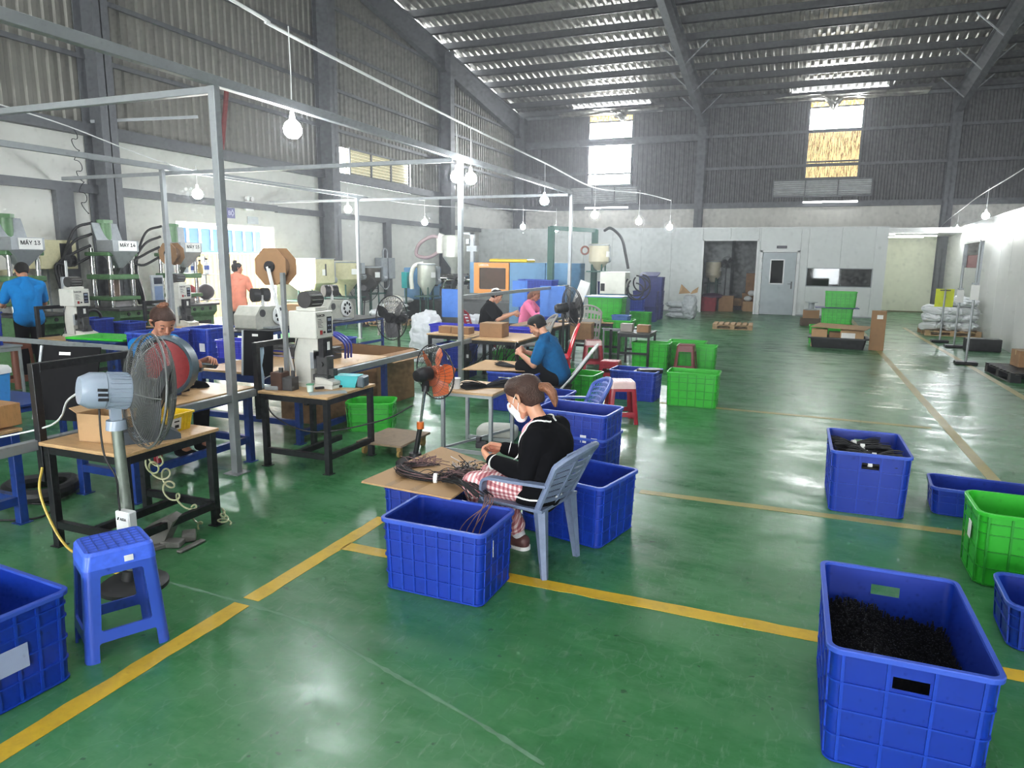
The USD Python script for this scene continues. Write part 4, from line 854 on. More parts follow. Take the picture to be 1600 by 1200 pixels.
# back tables
table(-4.98, -4.32, 9.1, 9.75, .66, 'black table with plywood top beside the frame post, two low brown boxes on it', BLACKM, stretch=((0, .14),))
table(-4.26, -3.42, 8.78, 9.75, .66, 'black table with plywood top before the man in blue, big brown box on it', BLACKM, stretch=((2, .14),))
table(-4.4, -3.62, 10.95, 11.75, .66, 'plywood topped table of the woman in pink, far side', BLACKM, stretch=((2, .14),))
table(-3.95, -2.95, 12.2, 12.9, .66, 'plywood topped table behind the black fan, blue boxes on it', BLACKM, stretch=((2, .14),))
table(-2.65, -2.12, 11.35, 11.95, .58, 'small black steel table with two small boxes in front of the green crates', BLACKM, P('dark_tabletop', (66, 64, 62), .5), s=.035, stretch=((0, .24), (1, .24), (2, .24)), feet=False)
table(-3.12, -2.6, 12.2, 12.75, .56, 'bare steel stand holding a green tray with a blue tray in it', STEEL, STEEL, s=.03, stretch=((0, .1), (1, .1)), apron=.03, feet=False)
crate(-2.88, 12.45, .56, 2, 'green tray on the bare steel stand', .55, .42, .14, GREEN, nx=6, ny=4, nz=1)
crate(-2.86, 12.5, .66, 2, 'small blue tray sitting in the green tray on the steel stand', .34, .28, .12, P('steel_blue_plastic', (62, 100, 160), .4), nx=4, ny=3, nz=1)
# ================= galvanised frame of posts, beams and rails
t = thing('gantry_frame', 'tall galvanised steel frame of posts, top beams and rails around the machine benches', 'frame')
FX, FI = -4.13, -8.8
for x, y in ((FX, 4.28), (FX, 8.47), (FX+.02, 13.3), (FI, 8.0), (FI, 13.0), (FX, -.4), (FI, 3.9)):
    obj('post', MB().box((x, y, 1.5), (.062, .062, 3.0), bev=.004), STEEL, t); obj('foot_plate', MB().bb(x-.075, x+.075, y-.075, y+.075, 0, .008), STEEL, t)
for x in (FX, FI): obj('beam', MB().bb(x-.031, x+.031, -1.5, 13.4, 3.0, 3.075, bev=.004), STEEL, t)
for y in (4.28, 8.2, 13.1): obj('cross_beam', MB().bb(-11.2, FX+.02, y-.025, y+.025, 2.945, 2.998, bev=.004), STEEL, t)
obj('rail', MB().bb(FX-.03, FX+.02, -1., 9.1, .60, .66, bev=.003), STEEL, t)
obj('rail', MB().bb(FX-.02, FX+.02, 8.5, 13.3, 1.22, 1.27, bev=.003), STEEL, t)
obj('rail', MB().bb(FX-.02, FX+.02, 10.2, 13.3, .62, .67, bev=.003), STEEL, t)
obj('inner_rail', MB().bb(-9.0, -6.2, 5.45, 5.5, .72, .77), STEEL, t)
# ================= bulbs and their supply cables
for (x, y, z, d, l) in ((-4.15, 5.19, 2.86, .7, 'bare LED bulb hanging beside the top beam, largest and brightest in the picture'), (-4.1, 8.30, 2.80, .5, 'left LED bulb of the pair hanging at the second frame post'), (-4.02, 8.55, 2.80, .5, 'right LED bulb of the pair hanging at the second frame post'),
                        (-4.15, 11.84, 2.78, .5, 'LED bulb hanging from the cable between second and third frame post'), (-4.15, 15.17, 2.74, .5, 'LED bulb hanging in front of the left louvre of the back wall'),
                        (-3.6, 17.2, 2.7, .6, 'LED bulb farther back on the cable, in front of the partition, left one'), (-3.2, 19.3, 2.66, .6, 'LED bulb farther back on the cable, in front of the partition, right one'),
                        (-8.75, 8.6, 2.72, .3, 'LED bulb under the inner beam near the second left column'), (-8.75, 12.6, 2.76, .3, 'LED bulb under the inner beam in front of the cream louvre'), (-8.7, 15.8, 2.66, .4, 'LED bulb by the third left column'),
                        (-7.6, 19.8, 2.72, .5, 'LED bulb in the back left corner, hanging alone'), (-6.9, 20.8, 2.68, .5, 'LED bulb over the blue injection machine'),
                        (4.45, 25.0, 2.80, .4, 'LED bulb hanging by the white wall at the recess'), (3.95, 19.2, 2.86, .5, 'LED bulb hanging by the white wall above the sack pallet')):
    bulb(x, y, z, d, l)
E2 = MB()
cable('power_cable', [(-4.2, -1, 4.1), (-4.18, 4.49, 3.70), (-4.18, 5.18, 3.63), (-4.18, 8.42, 3.5), (-4.18, 11.87, 3.41), (-4.18, 15.26, 3.31), (-3.6, 17.2, 3.36), (-3.2, 19.3, 3.34)], .014, WHITEP, 'white power cable running above the frame along the lamps', sides=6)
cable('power_cable', [(4.0, 12, 3.95), (3.95, 17.0, 3.55), (3.95, 19.2, 3.42), (4.2, 22, 3.4), (4.45, 25.0, 3.32), (4.55, 27.0, 3.2), (4.6, 28.9, 3.0)], .012, WHITEP, 'white power cable strung along the right wall', sides=6)
cable('power_cable', [(-8.8, 1.0, 3.7), (-8.75, 4.5, 3.55), (-8.75, 6.3, 3.4), (-8.75, 8.6, 3.05), (-8.75, 12.6, 3.07), (-8.7, 15.8, 3.06), (-7.6, 19.8, 3.2), (-6.9, 20.8, 3.2)], .009, WHITEP, 'thin white cable sagging along the inner beam', sides=5)
for k, (x, y, z, w) in enumerate(((-7.4, YB-.3, 3.88, 1.8), (1.0, YB-.3, 3.95, 1.85))):
    t = thing('fluorescent_lamp', ('lit fluorescent batten under the left louvre of the back wall', 'lit fluorescent batten under the right louvre of the back wall')[k], 'lamp', Tm(x, y, z))
    obj('batten_housing', MB().bb(-w/2, w/2, .02, .1, -.02, .05), WHITEP, t); obj('tube', MB().cyl((-w/2, 0, 0), (w/2, 0, 0), .03), TUBE, t)
# ================= fans
fan('stand_fan', (-3.17, 2.50, 0), (-3.13, 2.65, 1.045), (.42, .9, -.13), .60, 'big grey stand fan with wire cage in front of the yellow bin', P('fan_cage_grey', (92, 94, 92), .4, .2), P('fan_blade_grey', (60, 62, 64), .4), P('fan_motor_grey', (146, 158, 172), .3), P('fan_pole_olive', (120, 128, 118), .4, .3, dirt=.4), rings=30, motor=(.092, .23), depth=.19, pole_r=.026)
fan('stand_fan', (-2.92, 5.09, 0), (-2.78, 5.2, .80), (.34, .93, .06), .47, 'stand fan with orange blades and black motor, beside the cardboard table', P('fan_cage_black', (30, 30, 32), .4), P('orange_fan_blade', (196, 92, 44), .3), BLACKP, CHROME, spokes=44, motor=(.062, .15), depth=.13, pole_r=.016, nb=5, twocol=(BLACKP, P('orange_collar', (214, 104, 30), .4)), ribs=False)
fan('stand_fan', (-4.83, 8.05, 0), (-4.86, 7.9, .98), (-.25, -.95, .05), .58, 'black stand fan in front of the white sacks, left of the frame post', BLACKM, BLACKP, BLACKP, P('fan_green_pole', (44, 66, 56), .5), spokes=40, motor=(.075, .2), depth=.12, ribs=False, nb=3)
fan('stand_fan', (-3.35, 10.6, 0), (-3.25, 10.72, 1.02), (.72, .66, .12), .62, 'black stand fan with wire cage in front of the punched grey chair', P('fan_cage_dark', (52, 52, 54), .4, .3), BLACKP, BLACKP, BLACKM, rings=22, motor=(.08, .2), depth=.2, ribs=False)
fan('stand_fan', (-10.3, 15.35, 0), (-10.25, 15.37, .98), (.4, -.85, .1), .72, 'black drum fan standing by the left wall near the drying hoppers', BLACKM, BLACKP, BLACKP, BLACKM, rings=14, motor=(.08, .2), depth=.18, ribs=False)
# control box and sticker of the big fan
t = thing('fan_controller', 'white speed controller with round knob strapped low on the big grey fan pole', 'controller', Tm(-3.135, 2.475, .28))
obj('case', MB().box((0, -.016, .08), (.1, .05, .17), bev=.006), WHITEP, t); obj('knob', MB().cyl((0, -.04, .03), (0, -.062, .03), .026, .024), WHITEP, t)
mb = MB().text('ASIA', .013, (.008, -.0415, .125), (1, 0, 0), (0, 0, 1)); mb.prism(Polygon([(-.036, .118), (-.026, .134), (-.018, .134), (-.026, .118)]), 0, .001, RX, (0, -.0412, 0)); obj('logo', mb, INK, t)
cable('cord', [(-3.3, 2.5, 1.05), (-3.26, 2.46, .95), (-3.25, 2.45, .82), (-3.22, 2.44, .72), (-3.17, 2.45, .62), (-3.18, 2.46, .5), (-3.15, 2.44, .42)], .005, DARK, 'black mains cord hanging down the big grey fan pole')
cable('cord', [(-3.36, 2.44, 1.06), (-3.55, 2.5, .98), (-3.75, 2.6, .86), (-4.0, 2.7, .76), (-4.25, 2.7, .69), (-4.4, 2.55, .66)], .006, WHITEP, 'white cord stretched from the big grey fan motor to the left')

# ================= machines
SCREEN = P('dark_display', (24, 30, 46), .25)
def crimp(M, label, maker='KANCIN'):
    """bench crimping press, front towards +X"""
    t = thing('crimping_press', label, 'crimping press', M)
    obj('base', MB().prism(Polygon([(-.2, -.11), (.24, -.11), (.24, .11), (-.2, .11)]).buffer(-.01).buffer(.01), 0, .035).add(*MB().prism(Polygon([(.06, 0), (.24, 0), (.24, .03), (.12, .06), (.06, .06)]), -.1, .1, RX, (0, 0, .03)).mesh()), CREAM, t)
    obj('pillar', MB().prism(Polygon([(-.15, .03), (.0, .03), (.0, .2), (.035, .24), (.035, .32), (.08, .32), (.08, .42), (-.15, .42), (-.17, .2)]), -.075, .075, RX, (0, 0, 0)), CREAM, t, smooth=False)
    obj('ram_guide', MB().bb(.08, .13, -.065, .065, .26, .42).bb(.13, .136, -.02, .02, .3, .39), BLACKP, t)
    obj('guide_label', MB().bb(.136, .138, -.018, .018, .32, .39), PAPER, t)
    obj('applicator', MB().bb(.04, .15, -.05, .05, .1, .27, bev=.006).bb(.15, .2, -.03, .03, .1, .16).bb(.02, .17, -.07, .07, .06, .11).cyl((.1, -.07, .2), (.1, .07, .2), .02), DGREY, t)
    obj('shroud_plate', MB().bb(.0, .035, -.076, .02, .16, .3), GREYM, t)
    obj('head_box', MB().box((-.035, 0, .535), (.28, .24, .23), bev=.006), CREAM, t)
    mb = MB()
    for y, z in ((-.105, .44), (-.105, .63), (.105, .63), (.105, .44)): mb.cyl((.104, y, z), (.107, y, z), .004, n=6)
    obj('screw', mb, DGREY, t)
    obj('control_panel', MB().bb(.105, .108, .03, .095, .46, .6), SCREEN, t)
    mb = MB()
    for k, z in enumerate((.575, .525, .485)): mb.bb(.108, .1095, .04, .085, z-.012, z+.012) if k == 0 else mb.bb(.108, .1095, .04, .056, z-.006, z+.006).bb(.108, .1095, .066, .082, z-.006, z+.006)
    obj('key_display', mb, P('display_grey', (120, 130, 150), .4), t)
    obj('power_switch', MB().bb(.105, .111, -.065, -.04, .455, .49), P('red_switch', (150, 30, 26), .4), t); obj('knob', MB().cyl((.105, -.012, .472), (.115, -.012, .472), .009), INK, t)
    obj('lettering', MB().text(maker, .02, (.1055, -.05, .615), (0, 1, 0), (0, 0, 1)), INK, t)
    mb = MB()
    for k in range(6): mb.bb(.105, .1056, -.09, -.02-.012*(k % 3), .515+.013*k, .519+.013*k)
    obj('printed_lines', mb, DGREY, t)
    obj('motor_plinth', MB().bb(-.13, .07, -.075, .075, .65, .685, bev=.004), CREAM, t)
    mo = obj('motor', MB().cyl((-.03, -.09, .745), (-.03, .09, .745), .07, n=22), P('motor_dark', (52, 50, 48), .4), t)
    mb = MB()
    for k in range(12): mb.beam((-.03+.072*math.cos(k*.262*2), -.07, .745+.072*math.sin(k*.262*2)), (-.03+.072*math.cos(k*.262*2), .07, .745+.072*math.sin(k*.262*2)), .006, .006)
    obj('cooling_fin', mb, CHROME, mo)
    obj('cord', MB().tube(bez([(-.12, -.078, .42), (-.14, -.09, .34), (-.17, -.085, .24), (-.16, -.09, .1), (-.2, -.12, .01)], 5), .004, 5), INK, t)
    return t
crimp(Tm(-3.80, 4.93, .65), 'white crimping press on the black table, front of the three presses')
crimp(Tm(-9.1, 6.69, .64, .0), 'white crimping press on a black framed table beside the man standing at the left')
crimp(Tm(-9.0, 8.36, .66, .0), 'white crimping press behind the woman with the hair bun')
table(-9.42, -8.75, 6.35, 7.05, .64, 'black framed table under the press beside the standing man', BLACKM, upright=1.06, stretch=((1, .2),))
table(-9.36, -8.66, 8.0, 8.75, .66, 'black framed table under the press behind the woman with the hair bun', BLACKM, upright=1.05, stretch=((1, .2),))
def reel(name, c, ax, R, gap, label, m, sides=8, hub_m=None, roll=.2, stand=None, core_r=.55):
    c, ax = np.array(c, float), norm(ax); x, y, a = frame((0, 0, 0), ax); t = thing(name, label, 'reel', Tm(*c)); th = np.arange(sides)*2*PI/sides+roll
    pg = [(R*math.cos(h), R*math.sin(h)) for h in th]; B = np.stack([x, y, a], 1)
    for s in (-1, 1): obj('flange', MB().prism(Polygon(pg).difference(Point(0, 0).buffer(R*.2)), -.003, .003, B, a*s*gap/2), m, t)
    obj('wound_strip', MB().cyl(-a*gap/2, a*gap/2, R*core_r, n=20), CHROME if sides == 8 else DARK, t)
    obj('hub', MB().cyl(-a*(gap/2+.03), a*(gap/2+.03), R*.28, n=18).cyl(-a*(gap/2+.05), -a*gap/2, R*.12), hub_m or INK, t)
    if stand is not None: obj('stand_arm', MB().beam(np.array(stand)-c, -a*(gap/2+.04), .024, .024), WHITEP, t)
    return t
v_ = norm(ray(415, 412)); v_[2] = 0; rv = np.cross(v_, (0, 0, 1))
reel('cardboard_reel', (-4.60, 5.42, 1.66), .62*rv+.8*v_, .185, .16, 'large octagonal cardboard reel above the front crimping press', CARDD, 8, roll=.39, stand=(-4.35, 5.3, .66))
obj('reel_mast', MB().bb(-4.02, -3.985, 4.78, 4.81, .65, 1.62), STEEL, None, label='perforated steel angle holding the large cardboard reel', cat='bracket')
reel('cardboard_reel', (-9.0, 8.25, 1.78), .6*rv+.8*v_, .18, .16, 'smaller octagonal cardboard reel above the press behind the woman with the bun', CARDD, 8, roll=.3, stand=(-9.1, 8.16, .66))
reel('black_reel', (-9.2, 6.74, 1.67), .7*rv+.7*v_, .08, .07, 'small black reel on a white arm above the press beside the standing man', BLACKP, 20, stand=(-9.25, 6.68, .64))
def greenpress(M, label, no, lid=1.0, panel=True):
    """vertical injection press, front towards +X"""
    t = thing('injection_press', label, 'injection press', M)
    obj('base_cabinet', MB().prism(Polygon([(-.45, 0), (.45, 0), (.45, .7), (.55, .8), (.55, .92), (-.5, .92), (-.5, .6)]), -.38, .38, RX), GREENM, t)
    obj('cabinet_opening', MB().bb(.44, .456, -.3, .3, .35, .62), INK, t)
    for y in (-.2, 0, .2): obj('gauge', MB().cyl((.55, y, .86), (.565, y, .86), .03), INK, t)
    obj('bed_plate', MB().bb(-.5, .6, -.42, .42, .92, .96, bev=.006), DGREY, t)
    for z, h in ((1.12, .07), (1.5, .09), (1.9, .07)): obj('platen', MB().bb(-.3, .3, -.3, .3, z-h/2, z+h/2, bev=.015), GREENM, t)
    for x in (-.22, .22):
        for y in (-.22, .22): obj('tie_bar', MB().cyl((x, y, .96), (x, y, 2.0), .035, n=12), CHROME, t)
    obj('barrel', MB().cyl((0, 0, 1.14), (0, 0, 1.46), .09), P('barrel_rust', (120, 100, 86), .5, .4, dirt=.5), t)
    obj('mould', MB().bb(-.16, .2, -.18, .18, .96, 1.08, bev=.01), P('mould_steel', (150, 150, 150), .35, .7), t)
    obj('cylinder', MB().cyl((-.1, 0, 1.9), (-.1, 0, 2.44), .1).cyl((-.1, 0, 2.44), (-.1, 0, 2.5), .13, n=8), GREENM, t)
    hp = obj('hopper', MB().bb(-.02, .38, -.26, .26, 1.95, 2.14).loft([rrect(.08, .1, .01, 1.66, 1, (.18, 0)), rrect(.4, .52, .01, 1.95, 1, (.18, 0))]), STEEL, t, smooth=False)
    obj('hopper_lid', MB().box((-.06, 0, 2.28), (.02, .5, .34), R=Tm(ry=-.35*lid)[:3, :3]), GREYM, t)
    lb = obj('name_plate', MB().bb(.381, .384, -.15, .22, 1.96, 2.13), PAPER, t); obj('lettering', MB().text('MÁY '+no, .06, (.385, .035, 2.06), (0, 1, 0), (0, 0, 1)), INK, lb)
    obj('throat', MB().beam((.14, 0, 1.68), (.02, 0, 1.52), .07, .07), DGREY, t)
    if panel:
     obj('control_panel', MB().box((.35, .62, 1.25), (.06, .26, .55), bev=.01).cyl((.3, .62, .2), (.3, .62, 1.0), .03), GREYM, t)
     obj('display', MB().bb(.381, .384, .53, .71, 1.36, 1.48), SCREEN, t)
     obj('keypad', MB().bb(.381, .384, .53, .71, 1.02, 1.32), P('keypad_blue_grey', (96, 116, 148), .5), t)
    for k in range(4): obj('hydraulic_hose', MB().tube(bez([(-.2, -.15-.04*k, 2.45-.2*k), (-.3, -.45-.03*k, 2.3-.2*k), (-.4, -.62-.05*k, 1.7), (-.35, -.58-.05*k, 1.2), (-.4, -.5-.04*k, .96)], 6), .024, 7), DARK, t)
    return t
greenpress(Tm(-10.62, 6.9, 0, s=.93), 'green vertical injection press numbered 13, at the left edge in front of the standing man', '13')
greenpress(Tm(-10.62, 8.5, 0, s=.93), 'green vertical injection press numbered 14, middle one of the three, open hopper lid', '14')
greenpress(Tm(-10.55, 9.8, 0, s=.93), 'green vertical injection press numbered 15, nearest the bright doorway', '15', lid=.2, panel=False)
# wall cabinets
for (y, z, l) in ((7.05, 1.28, 'lower beige electrical cabinet with a dark gap on the left wall'), (7.9, 1.75, 'upper beige electrical cabinet behind the middle green press')):
    t = thing('wall_cabinet', l, 'cabinet', Tm(XL+.25, y, z)); obj('body', MB().box((0, 0, 0), (.42, .62, .46), bev=.01), IVORY, t); obj('gap', MB().box((.212, .12, 0), (.01, .2, .36)), INK, t)
    for q in (-.1, .0): obj('conduit', MB().cyl((-.1, q, -.23), (-.1, q, -1.2), .015), GREYM, t)
t = thing('wall_cabinet', 'pair of grey distribution boxes on the left wall with looped conduit', 'cabinet', Tm(XL+.12, 18.2, 1.45))
for y in (-.2, .22): obj('body', MB().box((0, y, 0), (.22, .36, .62), bev=.01), GREYM, t)
obj('conduit', MB().tube(bez([(0, -.1, .3), (0, -.1, .5), (0, 0, .58), (0, .12, .5), (0, .12, .3)], 5), .025), GREYM, t); obj('conduit', MB().tube(bez([(0, -.25, -.3), (0, -.3, -.45), (0, 0, -.62), (0, .2, -.5), (0, .2, -.3)], 5), .02), GREYM, t)
t = thing('door_sign', 'small purple sign above the bright left doorway', 'sign', Tm(XL+.012, 12.05, 2.68))
obj('plate', MB().box((0, 0, 0), (.015, .5, .22)), P('purple_plate', (92, 92, 140), .5), t); obj('lettering', MB().text('NỘI BỘ', .09, (.008, 0, 0), (0, 1, 0), (0, 0, 1)), P('pale_letter', (190, 190, 215), .6), t)
t = thing('emergency_light', 'twin spot emergency light above the doorway', 'lamp', Tm(XL+.05, 12.7, 2.98)); obj('housing', MB().box((0, 0, -.12), (.07, .26, .2), bev=.01), WHITEP, t)
for y in (-.07, .07): obj('spot', MB().cyl((.0, y, .04), (.06, y, .04), .05), WHITEP, t)
obj('loose_sign', MB().box((XL+.012, 12.85, 2.56), (.01, .34, .16)), GREYM, None, label='grey notice plate right of the purple sign', cat='sign')
# drying hoppers
def dryer(M, label, R, H, cone, m, win=True, rect_=False):
    t = thing('drying_hopper', label, 'hopper', M)
    if rect_: obj('tank', MB().loft([rrect(.12, .12, .02, 0), rrect(R*2, R*1.7, .03, cone), rrect(R*2, R*1.7, .03, cone+H)]), m, t)
    else: obj('tank', MB().lathe([(.07, 0), (R, cone), (R, cone+H), (R*.9, cone+H+.03)], n=26), m, t)
    obj('rim', MB().lathe([(R*1.04, cone+H-.02), (R*1.06, cone+H), (R*1.0, cone+H+.02)], n=26), GREYM, t) if not rect_ else obj('rim', MB().loft([rrect(R*2.06, R*1.76, .03, cone+H), rrect(R*2.06, R*1.76, .03, cone+H+.02)]), GREYM, t)
    if win: obj('sight_glass', MB().box((R*.86, 0, cone+H*.55), (R*.3, .05, H*.5)), INK, t)
    obj('blower', MB().cyl((R*.5, R+.05, cone+.05), (R*.5, R+.2, cone+.05), .09).box((R*.4, R+.12, cone+H*.55), (.18, .16, .34), bev=.01), GREYM, t)
    obj('paper_tag', MB().box((R*.99, -R*.3, cone+H*.45), (.012, .16, .14), rz=-.3), PAPER, t)
    for a in (0.6, 2.2, 3.9, 5.4): obj('leg', MB().cyl((R*.7*math.cos(a), R*.7*math.sin(a), cone*.7), (R*.8*math.cos(a), R*.8*math.sin(a), -M[2, 3]), .02), DGREEN, t)
    obj('shelf', MB().bb(-R, R, -R, R, -.05, -.02), DGREEN, t)
    return t
dryer(Tm(-10.6, 13.7, .78), 'cream square drying hopper left of the third column', .42, .55, .38, IVORY, rect_=True)
dryer(Tm(-10.55, 14.95, .8), 'ivory round drying hopper with paper tag beside the column', .38, .42, .42, IVORY)
dryer(Tm(-10.55, 16.1, .85), 'dark brown drying hopper with blower next to the ivory one', .3, .36, .3, P('dark_hopper', (74, 70, 62), .4, .4))
# winding feeders on the dark bench
table(-8.6, -7.5, 8.35, 9.7, .62, 'dark topped bench carrying the left grey wire feeder', BLUEM, P('black_top', (46, 46, 48), .6), stretch=((1, .15),))
table(-8.7, -7.5, 10.2, 11.9, .62, 'dark topped bench carrying the right grey wire feeder', BLUEM, P('black_top', (46, 46, 48), .6), stretch=((1, .15),))
def feeder(M, label):
    t = thing('wire_feeder', label, 'machine', M); g = P('feeder_grey', (176, 176, 164), .4, dirt=.2)
    obj('body', MB().prism(Polygon([(-.4, 0), (.4, 0), (.4, .2), (.3, .34), (-.28, .36), (-.4, .22)]).buffer(-.03).buffer(.03), -.22, .22, RYZ), g, t, smooth=40)
    obj('hand_wheel', MB().lathe([(.03, 0), (.15, .01), (.16, .025), (.15, .04), (.03, .05)], (.22, .12, .2), (1, 0, 0), 26), WHITEP, t)
    mb = MB()
    for k in range(8): a = k*PI/4; mb.cyl((.268, .12+.095*math.cos(a), .2+.095*math.sin(a)), (.273, .12+.095*math.cos(a), .2+.095*math.sin(a)), .028, n=8)
    obj('wheel_hole', mb, INK, t)
    obj('dial', MB().cyl((.22, -.25, .25), (.235, -.25, .25), .06), DGREY, t)
    for s in (-.09, .09): obj('spool', MB().cyl((-.05+s*.2, s-.05, .52), (.0+s*.2, s+.05, .52), .11, n=20), DARK, t)
    obj('spool_stand', MB().box((.02, 0, .43), (.03, .05, .18)), WHITEP, t); obj('tray', MB().box((.32, -.1, .02), (.2, .3, .02)), GREYM, t)
    return t
feeder(Tm(-8.0, 9.05, .62), 'left grey wire feeder with white spoked wheel, in front of the doorway')
feeder(Tm(-8.0, 10.9, .62), 'right grey wire feeder with white spoked wheel, behind the front press')
# blue and orange horizontal injection machine
t = thing('injection_machine', 'long horizontal injection machine with blue guards and an orange door', 'injection machine', Tm(0, 17.0, 0))
obj('bed', MB().bb(-10.1, -5.2, .05, 1.1, .0, .62), P('bed_dark', (58, 60, 62), .5, dirt=.3), t)
obj('clamp_guard', MB().bb(-6.88, -5.9, 0, 1.2, .62, 1.67, bev=.01), MBLUE, t); obj('clamp_guard', MB().bb(-5.89, -5.2, 0, 1.2, .5, 1.67, bev=.01), MBLUE, t)
obj('lower_guard', MB().bb(-6.88, -5.2, .0, .06, .1, .62), MBLUE, t)
dr = obj('orange_door', MB().prism(sbox(-7.9, .86, -6.9, 1.66).difference(sbox(-7.72, 1.0, -7.02, 1.5).buffer(.03)), 0, .06, RX, (0, .06, 0)), ORANGE, t)
obj('door_window', MB().bb(-7.74, -7.0, .03, .04, .98, 1.52), P('smoked_pane', (74, 62, 54), .15), dr)
obj('lettering', MB().text('LANSON', .05, (-7.62, -.001, 1.6)), PAPER, dr)
obj('door_edge', MB().bb(-8.02, -7.9, 0, 1.1, .86, 1.67), MBLUE, t)
obj('yellow_cover', MB().bb(-7.6, -6.5, .3, .9, 1.67, 1.76, bev=.03), YELLOW, t)
obj('barrel', MB().cyl((-9.6, .5, 1.2), (-8.0, .5, 1.2), .12).cyl((-9.2, .5, 1.2), (-8.3, .5, 1.2), .15), CHROME, t)
mb = MB(); rr = random.Random(3)
for k in range(26): x = -9.5+rr.random()*1.4; z = .72+rr.random()*.62; mb.box((x, .12+rr.random()*.2, z), (.05+.12*rr.random(), .1, .04+.1*rr.random()))
obj('injection_block', mb, DGREY, t, kind='stuff')
for k in range(5): obj('oil_pipe', MB().tube(bez([(-9.5+.3*k, .1, .64), (-9.45+.3*k, .02, .9), (-9.3+.28*k, .06, 1.15+.03*k), (-9.2+.28*k, .4, 1.2)], 5), .022), (CHROME, DARK)[k % 2], t)
obj('motor_block', MB().bb(-10.1, -9.35, .1, .9, .62, 1.5, bev=.02), MBLUE, t)
obj('feed_hopper', MB().lathe([(.07, 1.35), (.08, 1.5), (.3, 1.8), (.3, 2.32), (.26, 2.38)], (-8.75, .5, 0), n=22), P('hopper_grey', (184, 186, 176), .35, .3), t)
obj('loader', MB().cyl((-9.15, .5, 1.9), (-9.15, .5, 2.3), .12).cyl((-9.15, .5, 2.3), (-9.1, .5, 2.42), .09), CREAM, t)
obj('suction_hose', MB().tube(bez([(-9.1, .5, 2.3), (-9.4, .45, 2.35), (-9.75, .4, 2.15), (-9.85, .4, 1.85), (-9.5, .42, 1.78), (-9.15, .45, 1.95)], 7), .05, 9), P('hose_mauve', (150, 130, 132), .5), t)
obj('robot_mast', MB().bb(-8.2, -8.1, .4, .5, 1.67, 2.45).bb(-8.45, -8.1, .4, .48, 2.4, 2.45).bb(-8.3, -8.0, .38, .52, 1.95, 2.1).bb(-8.32, -8.22, .38, .5, 2.15, 2.28), GREYM, t)
t = thing('crate_stack_panel', 'tall stack of blue crates stood in front of the blue machine guards', 'crates', Tm(-5.55, 16.2, 0)) if False else None
for k in range(3): crate(-5.85, 16.35, .42*k, 0, ('lowest', 'middle', 'topmost')[k]+' blue crate of the stack in front of the blue machine guards', .92, .5, .43, BLUE, nx=12, ny=5, nz=3)
# grey dryer left of the machine, teal box
dryer(Tm(-9.05, 16.5, .8), 'grey drying hopper with a bent pipe left of the injection machine', .24, .5, .3, P('hopper_grey', (184, 186, 176), .35, .3), win=False)
cable('bent_pipe', [(-9.38, 16.3, .95), (-9.4, 16.3, 1.3), (-9.32, 16.35, 1.55), (-9.1, 16.45, 1.62)], .06, CREAM, 'cream bent pipe beside the grey drying hopper', sides=10, cat='pipe')
t = thing('control_box', 'teal control box on a thin post left of the injection machine', 'control box', Tm(-9.62, 16.4, 0)); obj('case', MB().box((0, 0, 1.18), (.16, .2, .42), bev=.01), P('teal_box', (34, 150, 150), .4), t); obj('post', MB().bb(-.02, .02, -.02, .02, 0, .98), DGREEN, t)
# green gantry, hopper and white cabinet at the right end of the machine
t = thing('hoist_frame', 'dark green hoist frame standing over the blue machine', 'frame', Tm(0, 16.6, 0))
for x, y in ((-5.62, 0), (-4.95, 1.6)): obj('post', MB().bb(x-.07, x+.07, y-.07, y+.07, 0, 2.55), DGREEN, t)
obj('top_beam', MB().beam((-5.62, 0, 2.52), (-4.95, 1.6, 2.52), .1, .1), DGREEN, t); obj('hoist_ring', MB().tube([(-5.1+.1*math.cos(a), 1.2, 2.0+.1*math.sin(a)) for a in np.arange(12)*PI/6], .025, 6, True), P('hoist_brown', (130, 80, 66), .5), t)
dryer(Tm(-4.75, 17.9, 1.5), 'ivory hopper with loader high behind the green hoist frame', .26, .42, .22, P('hopper_tan', (178, 170, 146), .4), win=False)
cable('suction_hose', [(-4.6, 17.8, 2.5), (-4.4, 17.7, 2.55), (-4.1, 17.6, 2.3), (-3.98, 17.6, 1.9), (-3.9, 17.6, 1.55)], .035, DARK, 'black hose arching from the ivory hopper down to the white cabinet', sides=8, cat='hose')
t = thing('control_cabinet', 'white cabinet with looped black hoses at the end of the blue machine', 'cabinet', Tm(-4.05, 16.9, 0)); obj('body', MB().bb(-.32, .3, -.25, .25, .95, 1.48, bev=.01), CREAM, t); obj('side_vent', MB().bb(-.3, -.2, -.256, -.25, 1.02, 1.2), INK, t)
obj('stand', MB().bb(-.35, .33, -.25, .25, 0, .95), P('stand_teal', (50, 92, 118), .5), t)
for k, (cx_, cz_, r_) in enumerate(((.52, 1.16, .24), (.6, 1.1, .27), (.5, 1.02, .2), (.64, 1.22, .2))): obj('hose_loop', MB().tube([(cx_+r_*math.cos(u), -.12+.05*k+.03*math.sin(2*u), cz_+r_*math.sin(u)) for u in np.linspace(2.4, 2.4+5.4, 26)], .018, 7), DARK, t)
